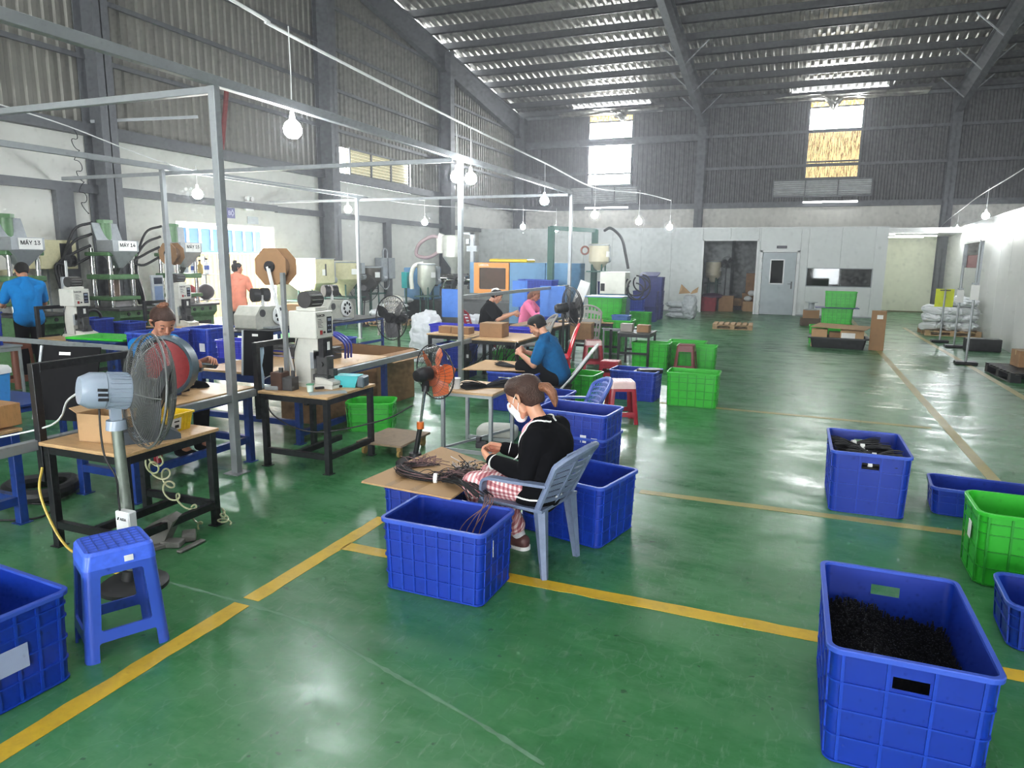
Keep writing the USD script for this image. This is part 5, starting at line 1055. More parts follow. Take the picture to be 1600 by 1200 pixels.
# ================= things on the near tables
carton(-3.78, 2.90, .655, 8, .24, .2, .17, 'open small cardboard box on the black table, left of the big fan', open_top=True)
t = thing('parts_bin', 'yellow plastic parts bin with a printed label on the black table', 'bin', Tm(-3.72, 3.20, .655, .05))
bn = MB().loft([rrect(.34, .2, .012, 0), rrect(.38, .23, .014, .115), rrect(.364, .214, .01, .115), rrect(.33, .19, .01, .006)]); obj('body', bn, YELLOW, t, smooth=30)
obj('rim', MB().loft([rrect(.375, .226, .014, .105), rrect(.395, .246, .016, .105), rrect(.395, .246, .016, .117), rrect(.375, .226, .014, .117)], cap=False, closed=True), YELLOW, t)
mb = MB()
for k in range(14): x = -.16+k*.0247; mb.beam((x, -.103, .004), (x*1.08, -.1175, .105), .004, .006, (1, 0, 0))
for k in range(8): y = -.085+k*.0243; mb.beam((.171, y, .004), (.191, y*1.08, .105), .004, .006, (0, 1, 0))
obj('rib', mb, YELLOW, t)
lb = obj('label_sticker', MB().box((.184, -.03, .055), (.004, .075, .075), R=Tm(ry=.17)[:3, :3]), PAPER, t); obj('barcode', MB().box((.188, -.03, .04), (.002, .03, .018)).box((.1885, -.03, .072), (.002, .04, .01)), INK, lb)
t = thing('foot_pedal', 'dark grey wedge shaped pedal unit with a white end plate on the black table', 'pedal', Tm(-3.55, 2.98, .655, 1.0))
obj('body', MB().prism(Polygon([(-.17, 0), (.17, 0), (.17, .03), (.1, .075), (-.17, .075)]), -.07, .07, RX), P('pedal_grey', (58, 66, 74), .4), t); obj('end_plate', MB().bb(-.176, -.17, -.065, .065, .004, .072), WHITEP, t); obj('handle', MB().box((.0, 0, .083), (.14, .04, .018), bev=.005), DARK, t)
# orange? spool with red face behind the fan: on the blue bench
t = thing('cable_spool', 'large dark reel with a red face lying behind the big grey fan', 'reel', Tm(-4.56, 4.06, .895)); ax_ = norm((.27, -.95, .0))
obj('rim', MB().lathe([(.21, -.05), (.235, -.05), (.238, .05), (.215, .05), (.20, .03), (.20, -.04)], (0, 0, 0), ax_, 40), P('spool_slate', (54, 74, 84), .4), t); obj('face', MB().lathe([(.03, .0), (.202, .0), (.202, -.04), (.03, -.04)], (0, 0, 0), ax_, 40), P('spool_red', (140, 30, 34), .5), t)
obj('stand', MB().bb(-.06, .06, -.06, .06, -.24, -.18), BLUEM, t)
# press table items
t = thing('cup', 'small glass cup with a green rim on the press table', 'cup', Tm(-3.66, 4.66, .65)); obj('cup_body', MB().lathe([(.025, 0), (.03, .06), (.027, .06), (.022, .004)], n=18), P('cup_pale', (206, 224, 214), .2), t); obj('lid', MB().cyl((0, 0, .06), (0, 0, .066), .034), P('cup_green', (80, 150, 110), .4), t)
t = thing('transformer', 'rusty brown block with wing screws left on the press table', 'machine part', Tm(-3.93, 4.66, .65, .1)); obj('block', MB().bb(-.09, .02, -.06, .06, 0, .15, bev=.006), P('rusty_iron', (82, 56, 44), .6, .3, dirt=.4), t); obj('frame', MB().bb(.02, .11, -.05, .05, 0, .11).cyl((.0, -.03, .15), (.0, -.03, .19), .02).cyl((.08, .02, .11), (.08, .02, .16), .018), DGREY, t)
t = thing('electronics_box', 'teal box with a dark front panel on the press table', 'instrument', Tm(-3.52, 5.02, .65, .25)); obj('body', MB().prism(Polygon([(-.11, 0), (.07, 0), (.1, .1), (-.11, .1)]), -.07, .07, RX), P('teal_case', (40, 160, 165), .45), t); obj('front', MB().bb(.085, .15, -.07, .07, 0, .095, bev=.01), P('slate_front', (70, 84, 92), .4), t)
obj('steel_plate', MB().box((-3.5, 4.68, .652), (.3, .12, .004), rz=.75), STEEL, None, label='thin bright steel plate on the corner of the press table', cat='plate')
obj('tool', MB().box((-3.62, 4.86, .66), (.24, .02, .02), rz=.9, bev=.004), BLACKP, None, label='black hand tool lying on the press table', cat='tool')
obj('crumpled_paper', MB().sphere((-3.62, 4.95, .68), (.05, .04, .03), 5), PAPER, None, smooth=False, label='crumpled white paper between press and teal box', cat='paper')
t = thing('adaptor', 'grey power adaptor with looped cord at the left corner of the press table', 'adaptor', Tm(-4.0, 4.6, .65, .2)); obj('case', MB().bb(-.06, .06, -.03, .03, 0, .035, bev=.008), GREYM, t); obj('cord', MB().tube(bez([(-.06, 0, .02), (-.12, .05, .06), (-.06, .1, .1), (.0, .06, .04)], 6), .005), GREYM, t)
obj('cloth', MB().loft([np.array([(-4.12+.02*math.sin(z*30), 4.56+d, z), (-4.11, 4.62+d, z), (-4.105, 4.62+d, z), (-4.115+.02*math.sin(z*30), 4.56+d, z)]) for z, d in ((.66, .0), (.75, .01), (.85, -.01), (.95, .02), (1.03, .02))], sm=False), P('pale_blue_cloth', (176, 200, 220), .8), None, label='pale blue cloth hanging from the upright of the press table', cat='cloth')
cable('cord', [(-4.1, 4.6, .62), (-3.9, 4.5, .45), (-3.5, 4.5, .36), (-3.1, 4.85, .42), (-2.93, 5.07, .52)], .006, DARK, 'black cord looping from the press table to the orange fan')
# small steel table: cup and cables
t = thing('tape_roll', 'white tub standing on the corner of the small steel table', 'tub', Tm(-2.76, 5.55, .60)); obj('tub', MB().lathe([(.042, 0), (.045, .085), (.048, .085), (.048, .095), (.04, .095)], n=22), WHITEP, t)
bundle('cable_bundle', (-2.53, 5.72, .60), .75, .46, 90, .035, 'black cable bundle fanned out on the small steel table', seed=21, tie=False)
t = thing('wrapped_parcel', 'dirty white wrapped bundle on the floor under the small steel table', 'parcel', Tm(-2.6, 6.15, 0, .2)); s_ = trimesh.creation.icosphere(3, 1.); v = np.array(s_.vertices); v = np.c_[np.sign(v[:, 0])*abs(v[:, 0])**.5*.2, np.sign(v[:, 1])*abs(v[:, 1])**.5*.16, np.sign(v[:, 2])*abs(v[:, 2])**.5*.075+.075]; obj('wrapping', (v, np.array(s_.faces)), P('dirty_white', (196, 196, 186), .7, var=.2), t, smooth=True)
obj('diagonal_brace', MB().beam((-2.85, 5.47, .06), (-2.4, 5.98, .16), .02, .02), STEEL, None, label='thin steel brace under the small steel table', cat='brace')
# dolly
t = thing('dolly', 'worn wooden dolly board on castors between the tables', 'dolly', Tm(-3.32, 5.42, 0, .02)); obj('board', MB().bb(-.24, .22, -.28, .28, .105, .125, bev=.003), P('dolly_wood', (126, 106, 84), .7, var=.3, dirt=.4), t)
for x in (-.19, .17):
    for y in (-.22, .22): obj('castor', MB().cyl((x-.012, y, .035), (x+.012, y, .035), .035).bb(x-.02, x+.02, y-.02, y+.02, .06, .105), P('castor_tan', (140, 112, 60), .5), t)
# cardboard on the crate of the masked woman
t = thing('cardboard_sheet', 'large folded cardboard sheet used as work surface in front of the masked woman', 'cardboard'); cz = [fl(564, 751, .415), fl(690, 697, .415), fl(776, 728, .415), fl(705, 778, .415)]
obj('sheet', MB().prism(Polygon([(p[0], p[1]) for p in cz]).buffer(-.01).buffer(.01), .403, .412), CARD, t); obj('under_sheet', MB().prism(Polygon([(p[0]*.99-.03, p[1]*1.0+.01) for p in cz]), .397, .4025), CARD, t)
a_, b_ = cz[0], cz[3]; u_ = norm(b_-a_); w_ = norm(cz[1]-a_)
for q, l in ((.3, .34), (.58, .38)): p = a_+u_*q*np.linalg.norm(b_-a_); obj('packing_tape', MB().beam((*(p+w_*.0)[:2], .4122), (*(p+w_*l)[:2], .4122), .045, .0008), P('brown_tape', (150, 116, 72), .3), t)
p = a_+u_*.3*np.linalg.norm(b_-a_)+w_*.3; obj('packing_tape', MB().beam((*p[:2], .4124), (*(p+u_*.17)[:2], .4124), .04, .0008), LOOK['brown_tape'], t)
# wire harness on it
def harness(c, label, n=150, seed=4):
    g = np.random.default_rng(seed); t = thing('wire_harness', label, 'cables', Tm(*c)); A, B, Cc = MB(), MB(), MB()
    for k in range(n):
        r, w = .185+g.normal(0, .016), g.normal(0, .012); a0, a1 = 2.3+g.normal(0, .25), 5.4+g.normal(0, .35); th = np.linspace(a0, a1, 12)
        z = .006+abs(g.normal(0, .014))*np.sin((th-a0)/(a1-a0)*PI)+.004
        p = np.c_[r*1.15*np.cos(th), r*.8*np.sin(th)+w, z]
        (A if k % 3 else B).tube(p, .0026, 4)
        if k % 2 == 0:                                               # loose ends to the right
            q = p[-1]; e = q+np.array([g.uniform(.05, .28), g.uniform(.0, .2), 0]); m = (q+e)/2+[0, g.normal(0, .03), g.uniform(.01, .06)]; (B if k % 4 else A).tube(bez([q, m, e+[0, 0, .01]], 4), .0022, 4)
        if k % 3 == 0: q = p[0]; e = q+np.array([g.normal(0, .05), g.uniform(.01, .1), g.uniform(0, .05)]); B.tube([q, (q+e)/2+[0, 0, .02], e], .0022, 4)
    for k in range(90):
        q = np.array([g.normal(.17, .05), g.normal(.12, .04), g.uniform(.005, .05)]); e = q+g.normal(0, .035, 3)*[1, 1, .5]; e[2] = max(e[2], .004); (Cc if k % 2 else A).tube([q, e], .0028, 4)
    obj('black_strands', A, CABLE, t, smooth=False); obj('brown_strands', B, COPPER, t, smooth=False); obj('terminal_ends', Cc, P('terminal_grey', (180, 176, 176), .4, .4), t, smooth=False)
    obj('paper_band', MB().cyl((.09, -.155, .022), (.112, -.148, .022), .032), PAPER, t)
hc_ = fl(672, 738, .415); harness((hc_[0]+.02, hc_[1]+.0, .413), 'tangled ring of black and brown wires on the cardboard in front of the masked woman')
g = np.random.default_rng(5); mb = MB()
for k in range(26): s = np.array([-1.84+g.normal(0, .03), 3.62+g.normal(0, .04), .425+g.uniform(0, .02)]); e = np.array([-1.55+g.normal(0, .03), 3.42+g.normal(0, .03), .44]); mb.tube(bez([s, (s+e)/2+[0, 0, .03], e], 4), .004, 4)
obj('wire_strands', mb, CABLE, None, smooth=False, label='black wires trailing from the harness over the lap of the masked woman', cat='cables')
mb = MB()
for k in range(5): mb.tube(bez([(-1.52+.01*k, 3.42, .45), (-1.50+.012*k, 3.36, .42), (-1.52+.012*k-.05*(k % 3), 3.28, .3), (-1.56-.05*(k % 3)+.04*k*.3, 3.2, .1)], 5), .003, 4)
obj('hanging_strands', mb, COPPER, None, smooth=False, label='few thin wires hanging down into the empty blue crate', cat='cables')
# man's board on the crate
t = thing('cardboard_sheet', 'cardboard sheet on the crate in front of the man in blue, black cables on it', 'cardboard'); obj('sheet', MB().prism(Polygon([(-3.55, 7.3), (-3.62, 8.15), (-2.95, 8.2), (-2.72, 7.55)]), .463, .473), CARD, t)
bundle('cable_bundle', (-3.02, 7.75, .474), .2, .55, 60, .03, 'black cable bundle on the cardboard of the man in blue', seed=31, tie=False, curve=.5)
# boxes on the back tables
carton(-3.93, 9.15, .66, 3, .34, .3, .2, 'big brown taped carton on the table in front of the man in blue', CARDD)
carton(-4.78, 9.35, .66, 0, .2, .2, .1, 'low brown box on the left back table, left of the two', CARDD)
carton(-4.5, 9.3, .66, 0, .28, .2, .1, 'low brown box on the left back table, right of the two', CARDD)
crate(-5.0, 10.2, .5, 0, 'shallow blue tray with boxes behind the left back table', .95, .4, .2, P('purple_blue_plastic', (44, 48, 170), .4), nx=9, ny=4, nz=2)
crate(-4.0, 10.15, .5, 0, 'shallow blue tray behind the big brown carton', .7, .4, .2, LOOK['purple_blue_plastic'], nx=9, ny=4, nz=2)
crate(-4.65, 9.42, 0, 0, 'blue crate with scraped label under the left back table', .54, .42, .5, BLUE, nx=7, ny=4, nz=5, sticker=(('f', -.05, .3, .05, .06, PAPER),))
crate(-3.75, 9.5, 0, 0, 'green crate under the right back table', .6, .42, .42, GREEN, **GS)
t = thing('power_box', 'black socket box with cables under the right back table', 'socket box', Tm(-4.2, 8.85, .3)); obj('case', MB().box((0, 0, .1), (.08, .06, .16), bev=.01), BLACKP, t); obj('label_sticker', MB().box((0, -.031, .1), (.04, .002, .05)), PAPER, t)
mb = MB(); g = np.random.default_rng(8)
for k in range(9): p = np.array([-4.0+.05*k, 8.8, .6]); mb.tube(bez([p, p+[g.normal(0, .05), 0, -.2], p+[g.normal(0, .1), .03, -.3-.1*g.random()], p+[.15, .03, -.1], p+[.2, 0, .0]], 5), .006, 5)
obj('hanging_cables', mb, DARK, None, label='tangle of black cables hanging under the right back table', cat='cables')
# pneumatic bench
t = thing('pneumatic_rig', 'row of steel cylinders with blue hoses on the right blue bench', 'machine', Tm(-5.1, 6.3, .655, -.06))
for k, y in enumerate((-.12, 0, .1)): obj('cylinder', MB().cyl((-.5, y, .06+.02*k), (.35, y, .06+.02*k), .028), CHROME, t); obj('rod', MB().cyl((.35, y, .06+.02*k), (.6, y, .06+.02*k), .01), CHROME, t)
for x in (-.3, .1, .45): obj('clamp_block', MB().bb(x-.04, x+.04, -.18, .16, 0, .13, bev=.006), DGREY, t)
obj('motor', MB().cyl((-.75, .05, .08), (-.5, .05, .08), .06), BLACKP, t); obj('white_bracket', MB().bb(-.72, -.5, -.25, -.1, 0, .08), WHITEP, t)
for k in range(3): obj('blue_hose', MB().tube(bez([(.45, -.05+.04*k, .05), (.42, -.1+.05*k, .22), (.55, -.1+.05*k, .3), (.7, -.06+.05*k, .2), (.68, -.02+.05*k, .03)], 6), .012, 6), P('hose_blue', (48, 56, 150), .35), t)
obj('hose_run', MB().tube(bez([(-.4, -.2, .02), (0, -.24, .03), (.3, -.2, .02), (.5, -.1, .05)], 6), .008, 5), P('hose_violet', (120, 116, 150), .35), t)
carton(-5.0, 7.35, 0, -3, 1.1, .8, .62, 'large open cardboard carton behind the right blue bench', CARDD, open_top=True)
carton(-4.75, 6.2, 0, 2, .6, .55, .42, 'brown carton standing under the right blue bench', CARDD)
crate(-3.98, 6.05, 0, 24, 'bright green crate with cut corners on the floor behind the press table', .5, .4, .3, GREEN, nx=3, ny=3, nz=3, r=.07)
# spool/air unit bench
t = thing('air_unit', 'air filter unit of black and clear cylinders on the left blue bench', 'air unit', Tm(-4.75, 4.3, .655, .5))
obj('manifold', MB().bb(-.2, .2, -.04, .04, .14, .2, bev=.006), BLACKP, t)
for x in (-.12, .0, .12): obj('bowl', MB().lathe([(.02, .02), (.035, .03), (.036, .13), (.028, .15)], (x, 0, 0), n=16), CHROME, t)
obj('gauge', MB().cyl((.0, -.04, .17), (.0, -.06, .17), .03), WHITEP, t); obj('air_hose', MB().tube(bez([(-.2, 0, .17), (-.4, -.05, .1), (-.5, -.1, .01), (-.2, -.16, .01), (.1, -.12, .01)], 6), .009), P('hose_clear', (196, 196, 186), .3), t)
for k in range(3): obj('feed_roller', MB().cyl((-.25+.12*k, .25, .12+.03*k), (.05+.12*k, .12, .12+.03*k), .035), CHROME, t)
bundle('cable_bundle', (-4.55, 3.72, .657), .1, .4, 26, .03, 'loose black cable strands on the front edge of the left blue bench', seed=41, tie=False)
# monitor-like boards leaning
def board(name, c, rz, tilt, w, h, label, face, edge):
    t = thing(name, label, 'board', Tm(*c, rz)); R_ = Tm(rx=tilt)[:3, :3]; obj('panel', MB().box(R_@np.array([0, 0, h/2]), (w, .012, h), R=R_), face, t)
    obj('edge_strip', MB().box(R_@np.array([-w/2-.008, 0, h/2]), (.016, .03, h), R=R_), edge, t); obj('label_sticker', MB().box(R_@np.array([-w*.1, -.008, h*.9]), (w*.2, .003, .022), R=R_), PAPER, t); return t
board('black_board', (-4.45, 3.1, .66), .25, -.28, .42, .5, 'black board with a pale edge leaning beside the big fan motor', P('matt_black', (14, 14, 16), .8, spec=.15), P('pale_edge', (170, 176, 180), .4))
board('black_board', (-4.55, 5.05, .66), .15, -.1, .3, .42, 'black board with pale edge standing left of the front crimping press', LOOK['matt_black'], LOOK['pale_edge'])
for k, (x, y, z, w, h, l) in enumerate(((-5.65, 11.2, .72, .36, .5, 'blue board hanging on the rail left of the person in the black shirt'), (-4.9, 12.6, .85, .26, .5, 'blue board hanging left of the woman in pink'), (-4.1, 12.2, .72, .44, .56, 'largest blue board hanging on the rail, right of the woman in pink'))):
    obj('blue_board', MB().box((x, y, z+h/2), (w, .02, h), rz=.05).box((x+w/2+.02, y+.01, z+h/2), (.03, .02, h*1.02)), P('board_blue', (64, 116, 196), .45), None, label=l, cat='board')
obj('white_board', MB().box((-3.75, 12.9, 1.12), (.2, .012, .5), R=Tm(ry=.35)[:3, :3]), PAPER, None, label='white card leaning on the third frame post', cat='board')
# things at the left edge
obj('plywood_block', MB().bb(-6.4, -4.62, 2.72, 2.94, .655, .80, bev=.004), PLY, None, label='thick plywood block along the blue bench at the left edge', cat='block')
mb = MB()
for k in range(9): a = np.linspace(0, 2*PI, 30)+k; mb.tube(np.c_[-5.35+.02*k*0+.13*np.cos(a)*(.75+.04*k), 2.72+.02*np.sin(a*3)+.012*k, .84+.13*np.sin(a)*(.75+.04*k)+.1], .008, 5)
obj('hose_coil', mb, P('hose_clear', (196, 196, 186), .3), None, label='coil of pale hose standing at the left edge on the bench', cat='hose')
t = thing('parts_pile', 'pile of small steel fittings at the left edge under the hose coil', 'fittings', Tm(-5.35, 2.45, .64)); rr = random.Random(9)
for k in range(14): obj('fitting', MB().cyl((rr.uniform(-.15, .15), rr.uniform(-.1, .1), .02+.02*(k % 3)), (rr.uniform(-.15, .15), rr.uniform(-.1, .1), .03+.02*(k % 3)), .016), (DGREY, CHROME)[k % 2], t)
crate(-5.9, 4.1, 0.2, 4, 'blue bin seen between the uprights behind the black board', .7, .42, .42, BLUE, **STD) if False else None
crate(-7.35, 4.1, .42, 5, 'blue bin standing behind the black upright at the left', .62, .45, .4, BLUE, **STD)
t = thing('cool_box', 'light blue cool box with a white lid behind the black upright', 'cool box', Tm(-6.75, 4.0, .42, .2)); obj('body', MB().loft([rrect(.3, .24, .03, 0), rrect(.33, .27, .03, .26)]), P('cool_box_blue', (60, 140, 205), .4), t); obj('lid', MB().loft([rrect(.35, .29, .03, .26), rrect(.35, .29, .03, .3), rrect(.32, .26, .03, .33)]), WHITEP, t)
table(-7.8, -6.35, 3.7, 4.45, .42, 'low blue stand under the blue bin and the cool box', BLUEM, BLUEM, stretch=())
for (x, y, z, L, W, H, l, m) in ((-9.72, 7.38, .5, .42, .42, .32, 'blue tub behind the press beside the standing man, black hose on it', BLUE), (-9.55, 7.85, .5, .4, .36, .24, 'blue crate in front of the middle green press', BLUE), (-6.85, 6.0, .44, .42, .6, .45, 'left blue crate of the pair behind the woman with the bun', BLUE), (-6.7, 6.62, .44, .42, .5, .45, 'blue crate with a square white label behind the woman with the bun', BLUE),
                              (-9.4, 5.55, .62, .5, .4, .42, 'blue crate at the left edge in front of the standing man', BLUE), (-7.1, 8.05, .3, .45, .35, .22, 'small violet blue bin on the bench right of the galvanised post', P('purple_blue_plastic', (44, 48, 170), .4)), (-5.6, 5.95, .655, .45, .3, .2, 'violet blue bin on the right blue bench behind the galvanised post', LOOK['purple_blue_plastic']),
                              (-7.4, 9.6, .62, .4, .3, .22, 'small blue basket on the dark bench right of the left feeder', BLUE), (-6.5, 9.0, .3, .5, .35, .24, 'blue basket behind the front crimping press', BLUE)):
    crate(x, y, z, 3, l, L, W, H, m, nx=6, ny=4, nz=3, **({'sticker': (('f', .1, .22, .08, .1, PAPER),)} if 'square' in l else {}))
table(-7.15, -6.35, 5.6, 7.05, .435, 'low blue stand under the two blue crates behind the woman with the bun', BLUEM, BLUEM, stretch=())
for (x, y, l) in ((-9.55, 6.08, 'brown wooden stool the man at the left stands against'), (-9.62, 8.95, 'brown wooden stool in front of the middle green press'), (-8.3, 8.0, 'brown wooden stool beside the wire feeder bench')):
    stool(x, y, 10, l, P('brown_wood_stool', (110, 62, 44), .5), h=.62, w=.36, d=.34, wt=.28, dt=.28)
obj('green_board', MB().box((-7.1, 6.0, .80), (.5, .35, .02), rz=.3), GREEN, None, label='bright green board lying behind the woman with the bun', cat='board') if False else None
crate(-8.05, 10.0, .62, 0, 'red crate between the two wire feeders', .4, .3, .2, P('dark_red_plastic', (160, 26, 40), .4), nx=5, ny=3, nz=2)
obj('brown_carton_row', MB().bb(-9.6, -8.9, 11.4, 12.3, .3, .82, bev=.01), CARD, None, label='open brown carton in front of the left doorway', cat='box')
table(-9.95, -9.15, 7.2, 8.0, .5, 'low blue stand with blue tubs in front of the middle green press', BLUEM, BLUEM, stretch=())
table(-9.75, -9.05, 5.25, 5.85, .62, 'steel stand under the blue crate at the left edge', STEEL, STEEL, s=.03, stretch=())
table(-8.0, -7.2, 5.72, 6.25, .76, 'low blue stand under the bright green board at the left', BLUEM, BLUEM, stretch=())
obj('green_board', MB().box((-7.6, 5.98, .775), (.85, .5, .028), rz=.1, bev=.005), GREEN, None, label='bright green board lying flat on the blue stand left of the woman with the bun', cat='board')
obj('bent_hose', MB().tube([(-9.72+.0*a, 7.38+.13*math.cos(a), .82+.12*math.sin(a)) for a in np.linspace(0, PI, 14)], .022, 8), DARK, None, label='black hose bent over the blue tub', cat='hose')
obj('red_pipe', MB().cyl((XL+.1, 11.9, 3.75), (XL+.1, 12.2, 5.3), .05), P('red_oxide_pipe', (110, 42, 40), .5), None, label='red oxide pipe running up the left wall', cat='pipe')
obj('steel_bar', MB().beam((XL+.1, 8.95, 4.0), (-10.4, 10.35, 4.27), .04, .05), STEEL, None, label='thin steel bar sticking out of the left wall above the presses', cat='bar')
obj('paper_card', MB().bb(XL-.06, XL-.05, 12.2, 12.42, 5.78, 5.98).bb(XL-.06, XL-.05, 12.33, 12.42, 5.98, 6.1), P('cream_card', (214, 212, 180), .8), None, label='cream scrap of card stuck high on the left wall sheets', cat='card')
q_ = np.linspace(0, 1, 60); cable('curly_wire', np.c_[np.full(60, XL+.3), 8.47+.09*q_+.06*np.sin(q_*34), 3.76-1.35*q_+.03*np.cos(q_*50)], .006, INK, 'curly black wire hanging beside the left column', smoothn=False)
# shelf with bottles right of press 15
t = thing('shelf', 'steel shelf with bottles by the left doorway', 'shelf', Tm(-10.95, 10.62, 0))
for z in (.9, 1.4): obj('shelf_board', MB().bb(-.2, .25, -.45, .4, z-.015, z), GREYM, t)
for y in (-.43, .38): obj('upright', MB().bb(-.2, -.16, y-.02, y+.02, 0, 1.75), GREYM, t)
for k, (y, c, h) in enumerate(((-.3, (200, 210, 216), .2), (-.12, (215, 222, 230), .26), (.05, (176, 150, 70), .25), (.22, (220, 226, 232), .28))):
    t = thing('bottle', ('small clear bottle at the left end of the shelf', 'white bottle with a blue band, second on the shelf', 'amber bottle between the white bottles', 'tall white bottle with a blue band at the right end of the shelf')[k], 'bottle', Tm(-10.92, 10.62+y, 1.4))
    obj('bottle_body', MB().lathe([(.04, 0), (.05, .01), (.05, h*.7), (.02, h*.85), (.02, h)], n=16), P('bottle_%d' % k, c, .3), t); obj('cap', MB().cyl((0, 0, h), (0, 0, h+.03), .022), INK, t)
    if k in (1, 3): obj('band', MB().cyl((0, 0, h*.3), (0, 0, h*.6), .0515), P('band_blue', (50, 84, 170), .4), t)
for k, (y, z, c, l) in enumerate(((10.35, .9, (150, 30, 40), 'red bag on the lower shelf by the doorway'), (10.78, .9, (40, 36, 42), 'dark bag on the lower shelf by the doorway'), (10.5, .0, (60, 50, 90), 'dark purple bundle under the shelf by the doorway'))):
    obj('bag', MB().sphere((-10.92, y, z+.15), (.16, .17, .16), 8), P('bag_%d' % k, c, .6), None, label=l, cat='bag')
# coiled air hose on the fan table, yellow cable, debris, hose ring
t = np.linspace(0, 15*PI, 170); q = np.linspace(0, 1, 170)
hp = np.c_[-3.62+.22*q**2+.065*np.cos(t)*(1-.45*q), 3.05+.18*q**2+.03*np.sin(t*.37), np.maximum(.52-.5*q**1.6+.055*np.sin(t)*(1-.5*q), .012)]
cable('coil_hose', hp, .006, P('hose_olive', (176, 178, 140), .35), 'pale spiral air hose hanging under the fan table', smoothn=False, cat='hose')
th = np.linspace(0, 6*PI, 50); cable('coil_hose', np.c_[-3.36+.05*np.cos(th), 3.34+.04*np.sin(th*.9), .02+.1*th/19], .006, LOOK['hose_olive'], 'end of the pale air hose coiled round the far foot of the fan table', smoothn=False, cat='hose')
cable('cord', [(-4.08, 2.68, .5), (-4.05, 2.63, .38), (-3.98, 2.62, .22), (-3.85, 2.62, .06), (-3.6, 2.6, .01), (-3.3, 2.55, .008)], .008, P('cord_yellow', (196, 168, 70), .5), 'taped yellow cord running down the near leg of the fan table')
cable('cord', [(-4.5, 2.4, .6), (-4.48, 2.42, .35), (-4.40, 2.45, .13)], .004, WHITEP, 'thin white pull cord with a plug hanging at the left')
obj('plug', MB().lathe([(.012, .03), (.028, .0), (.028, -.01), (.0, -.012)], (-4.40, 2.45, .10), n=12), WHITEP, None, label='white plug at the end of the hanging cord', cat='plug')
obj('hose_ring', MB().tube([(-5.05+.22*math.cos(a), 3.3+.2*math.sin(a), .06+.01*math.sin(a*2)) for a in np.linspace(0, 2*PI, 36)[:-1]], .05, 10, True), DARK, None, label='black rubber tyre ring on the floor at the left', cat='ring')
cable('cord', [(-5.3, 2.9, .01), (-4.9, 2.8, .008), (-4.6, 2.95, .008), (-4.75, 3.15, .008), (-5.1, 3.05, .008)], .007, DARK, 'black cord lying on the floor at the left edge')
t = thing('debris', 'heap of broken grey plastic housings under the fan table', 'scrap', Tm(-3.5, 2.98, 0, .4)); g2 = P('scrap_grey', (112, 110, 104), .6, dirt=.3)
obj('housing', MB().prism(Polygon([(-.16, 0), (.02, 0), (.1, .16), (.06, .18), (-.1, .1)]), -.08, .06, RX), g2, t)
for k, (x, y, z, a, b, c) in enumerate(((.08, -.04, .02, .12, .08, .04), (.14, .05, .03, .08, .1, .05), (.0, -.1, .015, .16, .05, .03), (.2, -.06, .01, .2, .04, .015))): obj('fragment', MB().box((x, y, z), (a, b, c), rz=.4*k, bev=.006), g2, t)
# sacks behind the tables, sacks by the left wall
def sackpile(pts, pre, m=None):
    for k, (x, y, z, rz, sd, l) in enumerate(pts): sack(x, y, z, rz, l, sd, m)
sackpile(((-9.98, 15.75, .13, 10, 1, 'white sack lying lowest on the pallet by the left wall, front'), (-10.03, 16.40, .13, 4, 2, 'white sack lying lowest on the pallet by the left wall, rear'), (-9.98, 15.80, .28, 12, 3, 'white sack in the middle layer on the pallet by the left wall, front'), (-10.03, 16.45, .28, 8, 1, 'white sack in the middle layer on the pallet by the left wall, rear'),
          (-9.88, 16.15, .43, 20, 2, 'white sack on top of the pile on the pallet by the left wall'), (-9.98, 16.65, .56, 30, 3, 'uppermost white sack bulging at the back of the pile by the left wall')), '')
pallet(-9.95, 16.1, 4, 'wooden pallet under the white sacks by the left wall')
LS = dict(L=.55, W=.45)
sack(-5.8, 10.55, .0, 80, 'upright white sack behind the left black fan', 1, None, .5, .5, .95); sack(-5.5, 11.75, .0, 70, 'upright white sack beside the frame post', 2, None, .5, .45, .8); sack(-5.0, 10.85, .35, 20, 'white sack with black print lying behind the blue trays', 3, None, .7, .45, .3); sack(-5.0, 10.85, .05, 20, 'white sack under the printed one behind the blue trays', 2, None, .7, .5, .3)
SF = P('film_wrap', (172, 176, 178), .3, var=.15, bump=.5)
for k, (x, y, z, rz) in enumerate(((-3.3, 22.3, 0, 10), (-3.25, 22.35, .17, -8), (-3.35, 22.3, .34, 14))): sack(x, y, z, rz, ('lowest', 'middle', 'upper')[k]+' film wrapped sack beside the navy crate stacks', k+1, SF, .72, .5, .2)
sack(-2.95, 22.2, 0, 80, 'upright clear bag with torn brown paper beside the navy crates', 2, SF, .5, .42, .78); obj('brown_paper', MB().tri(trimesh.convex.convex_hull(np.array([(-3.3, 22.2, .75), (-2.95, 22.3, .78), (-3.25, 22.3, 1.05), (-3.2, 22.22, .9)]))).tri(trimesh.convex.convex_hull(np.array([(-2.95, 22.2, .75), (-2.75, 22.3, .8), (-2.72, 22.3, .98), (-2.9, 22.25, .85)]))), CARD, None, label='torn brown paper sticking out of the clear bag', cat='paper')
